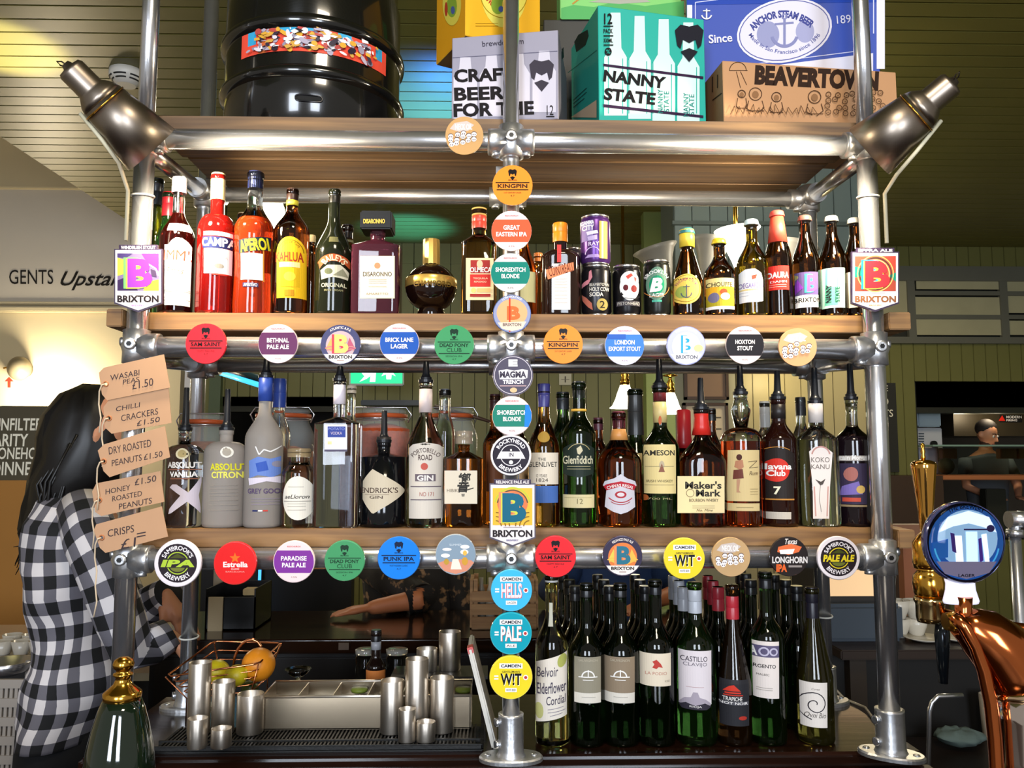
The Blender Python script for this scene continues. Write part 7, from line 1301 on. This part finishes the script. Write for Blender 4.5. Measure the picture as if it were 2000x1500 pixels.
# copper swan-neck tower
hy = -0.36; t = thing('copper_font', 'big polished copper beer font with curved neck and chrome column', 'beer font', (P(2000, 1640, hy).x, hy, P(2000, 1640, hy).z)); o0 = t.location.copy(); k = S(hy)
W_ = lambda px, py, dy=0: P(px, py, hy + dy) - o0
obj('neck', tube(B(), [W_(1868, 1216), W_(1888, 1222), W_(1916, 1236), W_(1948, 1262), W_(1978, 1302), W_(1996, 1345)], [24 * k, 36 * k, 50 * k, 58 * k, 60 * k, 61 * k], 36), COPPER, t)
obj('column', tube(B(), [W_(1996, 1342), W_(2004, 1400), W_(2010, 1480), W_(2014, 1640)], [60 * k, 60 * k, 61 * k, 62 * k], 36), mat('#d9cdc6', 0.09, 1.0), t)
obj('collar', tube(B(), [W_(1994, 1334), W_(1997, 1344), W_(1999, 1352)], [62 * k, 65 * k, 62 * k], 36), mat('#e6c9a4', 0.1, 1.0), t)
obj('edge_strap', tube(B(), [W_(1862, 1200, -0.012), W_(1884, 1225, -0.02), W_(1905, 1262, -0.02), W_(1922, 1310, -0.02), W_(1935, 1370, -0.02), W_(1943, 1440, -0.02), W_(1948, 1520, -0.02), W_(1950, 1640, -0.02)], 0.010, 14), COPPER, t)
obj('nozzle', tube(B(), [W_(1846, 1214), W_(1858, 1214), W_(1870, 1216)], [16 * k, 18 * k, 24 * k], 24), BRASS, t)
# illuminated round lens on the font
hy = -0.38; c = P(1886, 1060, hy); k = S(hy)
t = thing('font_lens', 'round glossy blue and white lit beer lens on white stem', 'beer font lens', c)
obj('rim', lathe(B(), [(0, 0.02), (74 * k, 0.02), (80 * k, 0.012), (80 * k, 0.004), (77 * k, 0.0)], 56, mx=Matrix.Rotation(R(-90), 4, 'X')), mat('#3a3f6a', 0.1, 0.4, coat=1.0), t, smooth=50)
obj('stem', lathe(B(), [(34 * k, -0.092), (36 * k, -0.088), (30 * k, -0.072), (29 * k, -0.062), (33 * k, -0.050), (0, -0.050)], 28, mx=Matrix.Translation((0, 0.02, 0)) @ Matrix.Diagonal((1, 0.5, 1, 1))), mat('#d8d6e6', 0.3, emit=0.5), t)
LB = lambda h, e=0.55: mat(h, 0.1, emit=e)
decal(t, Flat(c, inv=Matrix.Translation(-c)), [('E', 1886, 1060, 77, 77, '#3c3f66'), ('e', 1886, 1060, 72, 72, LB('#1868c8', 0.35)), ('e', 1888, 1052, 58, 56, LB('#9cc8f0', 0.6)), ('a', 'THE BREWERY', 1886, 1060, 70, 8, 90, 60, '#cfc9e0', 0.02),
    ('p', [(1832, 1040), (1850, 1010), (1890, 998), (1930, 1010), (1944, 1040), (1920, 1030), (1890, 1022), (1860, 1028)], LB('#e6f2ff', 0.9)), ('p', [(1862, 1046), (1876, 1046), (1880, 1100), (1866, 1104)], LB('#ffffff', 1.0)), ('p', [(1884, 1038), (1906, 1038), (1908, 1104), (1886, 1106)], LB('#d6f0f4', 0.9)), ('p', [(1914, 1044), (1924, 1042), (1930, 1096), (1922, 1100)], LB('#ffffff', 1.0)), ('p', [(1908, 1052), (1914, 1050), (1918, 1094), (1911, 1098)], LB('#5a30b8', 0.3)), ('p', [(1854, 1040), (1862, 1042), (1866, 1080), (1858, 1076)], LB('#4a2a98', 0.3)),
    ('p', [(1820, 1060), (1850, 1052), (1850, 1088), (1822, 1092)], LB('#1a6fd0', 0.4)), ('o', 1886, 1060, 64, 3, LB('#49b8f0', 0.6), 190, 350), ('l', [(1880, 1034), (1925, 1034)], 3, LB('#3a2a80', 0.2)), ('e', 1932, 1032, 8, 7, LB('#3a2a80', 0.2)), ('p', [(1828, 1096), (1944, 1096), (1930, 1118), (1886, 1130), (1844, 1120)], LB('#a8a0c8', 0.3)), ('t', 'LAGER', 1870, 1120, 1902, 1126, '#3a3a5a', 0.02)], names=('face', 'print', 'lettering'), base=0.0006, step=0.00008, rough=0.1)
obj('dome', ball(B(), (0, 0.0, 0), 77 * k, 0.012, 77 * k, 40, 20), mat('#ffffff', 0.02, trans=1.0, ior=1.2), t)
obj('support', cyl(B(), (0, 0.012, -0.08), (0, 0.02, P(1886, 1240, hy).z - c.z), 0.012), COPPER, t)
# second chrome tap at the frame edge
hy = 0.05; p = P(1990, 1180, hy); t = thing('chrome_tap', 'slim chrome tap column at the frame edge behind the lens', 'beer tap', (p.x, hy, 0.74)); zt = P(1990, 1000, hy).z - 0.74
obj('column', cyl(B(), (0, 0, 0), (0, 0, zt), 0.011), STEEL, t); obj('head', tube(B(), [(-0.012, 0, zt - 0.015), (0.05, 0, zt - 0.015)], 0.017, 20), STEEL, t); obj('collar', cyl(B(), (0, 0, zt - 0.05), (0, 0, zt - 0.035), 0.016), STEEL, t)
# ------------------------------------------------------------------ people
def loft(bm, pts, rad, n=22, flat=1.0, uv=None):
    "tube with UVs in metres; rad entries r or (r_side, r_depth)"
    pts = [Vector(p) for p in pts]; k = len(pts); rings = []; a = None; L = 0; Ls = []
    for i, p in enumerate(pts):
        d = (pts[min(i + 1, k - 1)] - pts[max(i - 1, 0)]).normalized()
        if a is None: a = (Vector((1, 0, 0)) - d * d.x).normalized() if abs(d.x) < 0.9 else Vector((0, 1, 0))
        a = (a - d * a.dot(d)).normalized(); b = d.cross(a); rr = rad[i] if isinstance(rad[i], (tuple, list)) else (rad[i], rad[i] * flat)
        if i: L += (p - pts[i - 1]).length
        Ls.append(L); rings.append([bm.verts.new(p + a * math.cos(2 * math.pi * j / n) * rr[0] + b * math.sin(2 * math.pi * j / n) * rr[1]) for j in range(n)])
    lay = bm.loops.layers.uv.verify() if uv else None; R0 = max((r[0] + r[1]) / 2 if isinstance(r, (tuple, list)) else r for r in rad)
    for i in range(k - 1):
        for j in range(n):
            f = bm.faces.new((rings[i][j], rings[i][(j + 1) % n], rings[i + 1][(j + 1) % n], rings[i + 1][j])); f.smooth = True
            if uv:
                for lp, (jj, ii) in zip(f.loops, ((j, i), (j + 1, i), (j + 1, i + 1), (j, i + 1))): lp[lay].uv = (jj / n * 2 * math.pi * R0 + uv[0], Ls[ii] + uv[1])
    for rg, fl in ((rings[0], True), (rings[-1], False)): bm.faces.new(rg[::-1] if fl else rg)
def fuse(bm, voxel, name, m, parent, sub=1):
    "one continuous skin from overlapping shapes"
    me = bpy.data.meshes.new(name); bm.to_mesh(me); bm.free(); o = bpy.data.objects.new(name, me); COL.objects.link(o)
    md = o.modifiers.new('r', 'REMESH'); md.mode = 'VOXEL'; md.voxel_size = voxel; md.use_smooth_shade = True
    sm = o.modifiers.new('s', 'SMOOTH'); sm.iterations = 6; sm.factor = 0.5
    dg = bpy.context.evaluated_depsgraph_get(); me2 = bpy.data.meshes.new_from_object(o.evaluated_get(dg)); bpy.data.objects.remove(o)
    r = obj(name, me2, m, parent); return r
def head(bm, c, face, s=1.0):
    c = Vector(c); f = Vector(face).normalized(); side = f.cross(Vector((0, 0, 1))).normalized(); up = side.cross(f)
    Q = lambda a, b, d: c + side * a * s + f * b * s + up * d * s
    ball(bm, Q(0, 0, 0.02), 0.078 * s, 0.09 * s, 0.10 * s); ball(bm, Q(0, 0.03, -0.055), 0.055 * s, 0.055 * s, 0.055 * s); ball(bm, Q(0, 0.055, -0.09), 0.03 * s)
    tube(bm, [Q(0, 0.085, 0.02), Q(0, 0.105, -0.02), Q(0, 0.11, -0.032)], [0.008 * s, 0.012 * s, 0.013 * s], 10)
    for q in (-1, 1): ball(bm, Q(q * 0.082, -0.005, -0.01), 0.012 * s, 0.02 * s, 0.03 * s); ball(bm, Q(q * 0.035, 0.06, 0.0), 0.022 * s)
    tube(bm, [Q(-0.025, 0.082, -0.062), Q(0, 0.09, -0.06), Q(0.025, 0.082, -0.062)], 0.007 * s, 8)
    return Q
def eyes(Q, t, s=1.0):
    for q in (-1, 1):
        obj('eye', ball(B(), Q(q * 0.032, 0.079, 0.008), 0.011 * s), mat('#e6dfd6', 0.2), t); obj('iris', ball(B(), Q(q * 0.032, 0.089, 0.008), 0.005 * s), mat('#2a1a12', 0.2), t)
        obj('eyebrow', tube(B(), [Q(q * 0.015, 0.088, 0.028), Q(q * 0.035, 0.086, 0.034), Q(q * 0.052, 0.076, 0.028)], 0.004 * s, 6), mat('#1e130d', 0.8), t)
    obj('mouth', tube(B(), [Q(-0.022, 0.087, -0.061), Q(0, 0.096, -0.06), Q(0.022, 0.087, -0.061)], 0.0045 * s, 8), mat('#8a4a42', 0.5), t)
def hand(bm, w, d, nrm, s=1.0, thumb=1, curl=0.25):
    w = Vector(w); d = Vector(d).normalized(); n_ = Vector(nrm).normalized(); sd = d.cross(n_).normalized()
    Q = lambda a, b, c: w + sd * a * s + d * b * s + n_ * c * s
    tube(bm, [Q(0, -0.01, 0), Q(0, 0.03, 0.002), Q(0, 0.065, 0.002), Q(0, 0.085, 0)], [0.026 * s, 0.036 * s, 0.040 * s, 0.036 * s], 14, flat=0.42)
    for k, (x, L) in enumerate(((-0.029, 0.062), (-0.010, 0.076), (0.010, 0.072), (0.029, 0.055))):
        tube(bm, [Q(x * 0.9, 0.07, 0), Q(x, 0.085, 0.001), Q(x * 1.08, 0.085 + L * 0.45, -L * curl * 0.2), Q(x * 1.12, 0.085 + L * 0.78, -L * curl * 0.6), Q(x * 1.12, 0.085 + L, -L * curl)], [0.010 * s, 0.0095 * s, 0.009 * s, 0.008 * s, 0.006 * s], 10)
    tube(bm, [Q(-thumb * 0.022, 0.012, 0), Q(-thumb * 0.045, 0.035, -0.004), Q(-thumb * 0.058, 0.06, -0.008), Q(-thumb * 0.06, 0.078, -0.01)], [0.014 * s, 0.012 * s, 0.010 * s, 0.007 * s], 10)
SKIN = mat('#b8714a', 0.5, noise_=0.05, scale=20); SKIN2 = mat('#c98a66', 0.5, noise_=0.05, scale=20)

# woman behind the bar in a black and white checked shirt, long dark hair, turned to the shelves
WYY = 0.72; W = lambda px, py, dy=0.0: P(px, py, WYY + dy); k = S(WYY)
fx = W(140, 1420); t = thing('person', 'woman with long dark hair in black and white checked shirt and black trousers', 'person', (fx.x, WYY, 0.02)); o0 = t.location.copy()
L_ = lambda px, py, dy=0.0: W(px, py, dy) - o0
bm = B(); Q = head(bm, L_(205, 850, -0.02), (0.8, 0.25, -0.35)); 
tube(bm, [L_(195, 900), L_(185, 940), L_(172, 985)], [0.05, 0.052, 0.06], 16)
loft(bm, [L_(168, 975), L_(160, 1010), L_(155, 1100), L_(158, 1200), L_(158, 1290), L_(142, 1400), L_(136, 1470)], [(0.07, 0.12), (0.095, 0.17), (0.10, 0.17), (0.088, 0.14), (0.09, 0.15), (0.098, 0.18), (0.095, 0.17)])
for dy in (-0.09, 0.09): q0 = L_(136, 1450); q0.y = dy; loft(bm, [q0, q0 + Vector((0.0, 0, -0.2)), Vector((q0.x, q0.y, 0.45)), Vector((q0.x - 0.01, q0.y, 0.25)), Vector((q0.x - 0.01, q0.y, 0.06))], [0.088, 0.08, 0.058, 0.05, 0.036]); loft(bm, [Vector((q0.x - 0.06, q0.y, 0.035)), Vector((q0.x + 0.05, q0.y, 0.035)), Vector((q0.x + 0.15, q0.y, 0.02))], [0.034, 0.034, 0.022])
loft(bm, [L_(165, 1005, -0.16), L_(205, 1120, -0.20), L_(250, 1270, -0.18)], [0.05, 0.042, 0.034]); loft(bm, [L_(250, 1270, -0.18), L_(295, 1248, -0.14), L_(328, 1236, -0.12)], [0.034, 0.032, 0.024])
loft(bm, [L_(165, 1005, 0.16), L_(210, 1110, 0.18), L_(262, 1200, 0.16)], [0.05, 0.042, 0.034]); loft(bm, [L_(262, 1200, 0.16), L_(298, 1175, 0.1), L_(328, 1158, 0.06)], [0.034, 0.030, 0.024])
hand(bm, L_(328, 1236, -0.12), (0.5, 0.3, -0.8), (0, -0.2, 1), 0.95, 1, 0.5); hand(bm, L_(328, 1158, 0.06), (0.5, 0, -0.85), (0, -0.3, 1), 0.95, -1, 0.5)
fuse(bm, 0.008, 'body', SKIN2, t); eyes(Q, t)
GM = gingham(0.034)
bm = B(); loft(bm, [L_(172, 962), L_(166, 985), L_(158, 1020), L_(152, 1100), L_(156, 1200), L_(158, 1290), L_(148, 1340), L_(140, 1395), L_(138, 1424)], [(0.065, 0.10), (0.095, 0.17), (0.112, 0.20), (0.12, 0.195), (0.105, 0.165), (0.105, 0.165), (0.112, 0.18), (0.118, 0.20), (0.114, 0.20)], n=36, uv=(0, 0))
def wrinkle(bm, amp, fr, sh):
    for v in bm.verts: v.co += Vector((noise.noise(v.co * fr + Vector((sh, 0, 0))), noise.noise(v.co * fr + Vector((0, sh, 9))), 0)) * amp
bmesh.ops.subdivide_edges(bm, edges=[e for e in bm.edges if abs((e.verts[0].co - e.verts[1].co).z) > 0.03], cuts=3, use_grid_fill=True)
wrinkle(bm, 0.022, 9, 3); obj('shirt', bm, GM, t, smooth=1)
bm = B(); loft(bm, [L_(160, 990, -0.13), L_(180, 1050, -0.20), L_(208, 1130, -0.225), L_(238, 1210, -0.215), L_(262, 1275, -0.19), L_(290, 1262, -0.16), L_(310, 1249, -0.135), L_(330, 1238, -0.118)], [0.062, 0.066, 0.062, 0.058, 0.058, 0.052, 0.046, 0.042], n=28, uv=(0.4, 0.1)); wrinkle(bm, 0.018, 12, 7); obj('sleeve', bm, GM, t, smooth=1)
bm = B(); loft(bm, [L_(160, 990, 0.13), L_(190, 1060, 0.19), L_(228, 1140, 0.19), L_(265, 1205, 0.16), L_(300, 1178, 0.1), L_(330, 1158, 0.055)], [0.062, 0.064, 0.058, 0.056, 0.050, 0.044], n=28, uv=(0.2, 0.3)); wrinkle(bm, 0.018, 12, 1); obj('sleeve', bm, GM, t, smooth=1)
q1 = L_(138, 1408); bm = B(); loft(bm, [q1 + Vector((0, 0, 0.02)), q1 + Vector((0, 0, -0.12)), q1 + Vector((0, 0, -0.2))], [(0.105, 0.185), (0.11, 0.19), (0.10, 0.18)])
for dy in (-0.09, 0.09): q0 = Vector((q1.x, dy, q1.z - 0.12)); loft(bm, [q0, Vector((q0.x, dy, 0.5)), Vector((q0.x - 0.01, dy, 0.08))], [0.095, 0.066, 0.05])
obj('trousers', bm, mat('#08080a', 0.85), t, smooth=1)
bm = B(); loft(bm, [L_(186, 752), L_(184, 772), L_(182, 815), L_(178, 865), L_(165, 915), L_(132, 960), L_(110, 1005), L_(82, 1045), L_(58, 1085)], [(0.03, 0.04), (0.085, 0.09), (0.130, 0.12), (0.138, 0.13), (0.125, 0.13), (0.10, 0.12), (0.082, 0.10), (0.05, 0.08), (0.012, 0.03)], n=40)
for v in bm.verts: v.co += Vector((noise.noise(Vector((v.co.x * 60, v.co.y * 60, v.co.z * 3))), noise.noise(Vector((v.co.x * 60, v.co.y * 60, v.co.z * 3 + 7))), 0)) * 0.014
HAIR = mat('#0e0b09', 0.42, noise_=0.3, scale=40); hr = obj('hair', bm, HAIR, t, smooth=1)
bm = B(); q = random.Random(2)
for i in range(60):
    a = q.uniform(0, 1); x0, y0 = 175 - a * 60, 840 + a * 60; dx = q.uniform(-22, 8); s_ = q.uniform(-0.13, 0.02)
    tube(bm, [L_(x0 - 10 + dx * 0.3, y0, s_), L_(x0 - 45 + dx, 960 + q.uniform(-20, 20), s_), L_(75 + dx + a * 40, 1050 + q.uniform(-25, 35), s_), L_(42 + dx + a * 55, 1100 + q.uniform(-40, 25), s_ * 0.8)], [0.004, 0.005, 0.004, 0.001], 5)
o = obj('hair_strands', bm, HAIR, t); o['kind'] = 'stuff'

# customer seated across the far counter: dark floral sleeve, forearm flat on the wood
def sitter(lb, px, top, shirtc, Yb, arm=None, headpx=None):
    x = P(px, 1150, Yb).x; t = thing('person', lb, 'person', (x, Yb, 0.0)); o0 = t.location.copy(); bm = B(); zc = 1.16
    Q = head(bm, (0, 0.02, 1.36), (0.15, -0.9, -0.5), 0.95); tube(bm, [(0, 0.02, 1.29), (0, 0.03, 1.2)], [0.05, 0.06], 14)
    loft(bm, [(0, 0.02, 1.22), (0, 0.02, 1.16), (0, 0.04, 0.95), (0, 0.05, 0.70)], [(0.09, 0.07), (0.17, 0.09), (0.15, 0.10), (0.15, 0.12)])
    for s in (-1, 1): loft(bm, [(s * 0.09, 0.05, 0.70), (s * 0.10, -0.30, 0.68)], [0.085, 0.065]); loft(bm, [(s * 0.10, -0.30, 0.68), (s * 0.10, -0.28, 0.25)], [0.058, 0.042]); loft(bm, [(s * 0.10, -0.25, 0.22), (s * 0.10, -0.42, 0.20)], [0.04, 0.03])
    M = []
    for s, e, wr in arm: 
        loft(bm, [(s * 0.17, 0.02, 1.14), e], [0.048, 0.040]); loft(bm, [e, wr], [0.040, 0.026]); d = Vector(wr) - Vector(e); hand(bm, wr, (d.x, d.y, -0.02), (0, 0, 1), 0.95, s, 0.08)
    fuse(bm, 0.009, 'body', SKIN, t); eyes(Q, t, 0.95)
    bm = B(); loft(bm, [(0, 0.02, 1.215), (0, 0.02, 1.17), (0, 0.04, 0.95), (0, 0.05, 0.68)], [(0.10, 0.08), (0.20, 0.11), (0.18, 0.13), (0.175, 0.14)], n=30)
    for s, e, wr in arm:
        e = Vector(e); wr = Vector(wr); loft(bm, [(s * 0.16, 0.02, 1.15), Vector((s * 0.17, 0.02, 1.14)).lerp(e, 0.5), e, e.lerp(wr, 0.30)], [0.066, 0.062, 0.060, 0.056])
    wrinkle(bm, 0.014, 11, px * 0.01); obj('shirt', bm, shirtc, t, smooth=1)
    bm = ball(B(), (0, 0.035, 1.395), 0.09, 0.10, 0.10); obj('hair', bm, mat('#2a1b12', 0.6), t)
    tag(obj('bar_stool', lathe(B(), [(0.18, 0), (0.18, 0.02), (0.03, 0.03), (0.03, 0.54), (0.17, 0.55), (0.17, 0.59), (0, 0.59)], 24), mat('#1a120c', 0.5), loc=(x, Yb + 0.06, 0)), 'dark bar stool under the ' + ('customer in the dark floral shirt' if px < 900 else 'customer in blue'), 'stool'); return t
FL = bpy.data.materials.new('floral'); FL.use_nodes = True; nt = FL.node_tree; bs = nt.nodes['Principled BSDF']; tc = nt.nodes.new('ShaderNodeTexCoord'); vo = nt.nodes.new('ShaderNodeTexNoise'); vo.inputs['Scale'].default_value = 26; vo.inputs['Detail'].default_value = 3
rr_ = nt.nodes.new('ShaderNodeValToRGB'); rr_.color_ramp.elements[0].position = 0.56; rr_.color_ramp.elements[0].color = srgb('#120d0b'); rr_.color_ramp.elements[1].position = 0.66; rr_.color_ramp.elements[1].color = srgb('#8a6a4a')
nt.links.new(tc.outputs['Object'], vo.inputs['Vector']); nt.links.new(vo.outputs['Fac'], rr_.inputs[0]); nt.links.new(rr_.outputs[0], bs.inputs['Base Color']); bs.inputs['Roughness'].default_value = 0.8
xw = P(722, 1178, 1.42).x; xe = P(822, 1165, 1.46).x; xt = P(800, 1150, 1.72).x
sitter('customer in dark floral shirt with one bare forearm flat on the far counter', 800, 0, FL, 1.72, arm=[(1, (0.24, -0.02, 0.88), (0.14, -0.10, 0.76)), (-1, (xe - xt, 1.50 - 1.72, 1.052), (xw - xt, 1.43 - 1.72, 1.032))])
sitter('customer in plain blue top sitting behind the wine bottles', 1200, 0, mat('#16305c', 0.8, noise_=0.2, scale=12), 1.78, arm=[(1, (0.26, -0.14, 1.06), (0.08, -0.30, 1.035)), (-1, (-0.26, -0.14, 1.06), (-0.10, -0.34, 1.035))])
# cook at the kitchen hatch
cY = BY + 0.42; hc = P(1926, 848, cY); t = thing('person', 'bearded cook with short dark hair looking down behind the kitchen hatch', 'person', (hc.x, cY, 0)); bm = B(); hz = hc.z
Q = head(bm, (0, 0, hz), (0.45, -0.75, -0.35), 1.12); tube(bm, [(0, 0.02, hz - 0.08), (0, 0.03, hz - 0.2)], [0.055, 0.065], 14)
loft(bm, [(0, 0.03, hz - 0.16), (0, 0.03, hz - 0.24), (0, 0.03, hz - 0.5), (0, 0.03, hz - 0.8), (0, 0.03, 0.8)], [(0.08, 0.08), (0.2, 0.1), (0.18, 0.12), (0.15, 0.12), (0.16, 0.12)])
for s in (-1, 1):
    loft(bm, [(s * 0.09, 0.03, 0.82), (s * 0.09, 0.03, 0.45), (s * 0.09, 0.03, 0.06)], [0.09, 0.06, 0.045]); loft(bm, [(s * 0.09, 0.08, 0.04), (s * 0.09, -0.15, 0.03)], [0.04, 0.035])
    loft(bm, [(s * 0.2, 0.03, hz - 0.25), (s * 0.25, -0.05, hz - 0.5), (s * 0.12, -0.25, hz - 0.6)], [0.05, 0.042, 0.028]); hand(bm, (s * 0.12, -0.25, hz - 0.6), (-s * 0.3, -1, 0), (0, 0, 1), 1, s)
fuse(bm, 0.012, 'body', SKIN2, t); eyes(Q, t, 1.12)
bm = B(); loft(bm, [(0, 0.03, hz - 0.185), (0, 0.03, hz - 0.24), (0, 0.03, hz - 0.5), (0, 0.03, hz - 0.8), (0, 0.03, 0.75)], [(0.09, 0.09), (0.225, 0.12), (0.2, 0.14), (0.17, 0.14), (0.18, 0.14)])
for s in (-1, 1): loft(bm, [(s * 0.19, 0.03, hz - 0.25), (s * 0.24, -0.02, hz - 0.42)], [0.07, 0.06])
obj('tunic', bm, mat('#565b60', 0.8), t, smooth=1); bm = ball(B(), Q(0, -0.018, 0.048), 0.098, 0.098, 0.092); obj('hair', bm, mat('#1a100b', 0.7), t)
bm = ball(B(), Q(0, 0.03, -0.075), 0.062, 0.062, 0.05); obj('beard', bm, mat('#3a2218', 0.8), t)

# ------------------------------------------------------------------ move every empty that still sits at the origin to the base of what it carries
bpy.context.view_layer.update()
for o in [o for o in sc.objects if o.type == 'EMPTY' and o.parent is None and o.location.length < 1e-6]:
    pts = [c.matrix_world @ Vector(q) for c in o.children_recursive if c.type == 'MESH' for q in c.bound_box]
    if not pts: continue
    x = (min(p.x for p in pts) + max(p.x for p in pts)) / 2; y = (min(p.y for p in pts) + max(p.y for p in pts)) / 2; z = min(p.z for p in pts); d = Vector((x, y, z))
    o.location = d
    for c in o.children: c.location = c.location - d
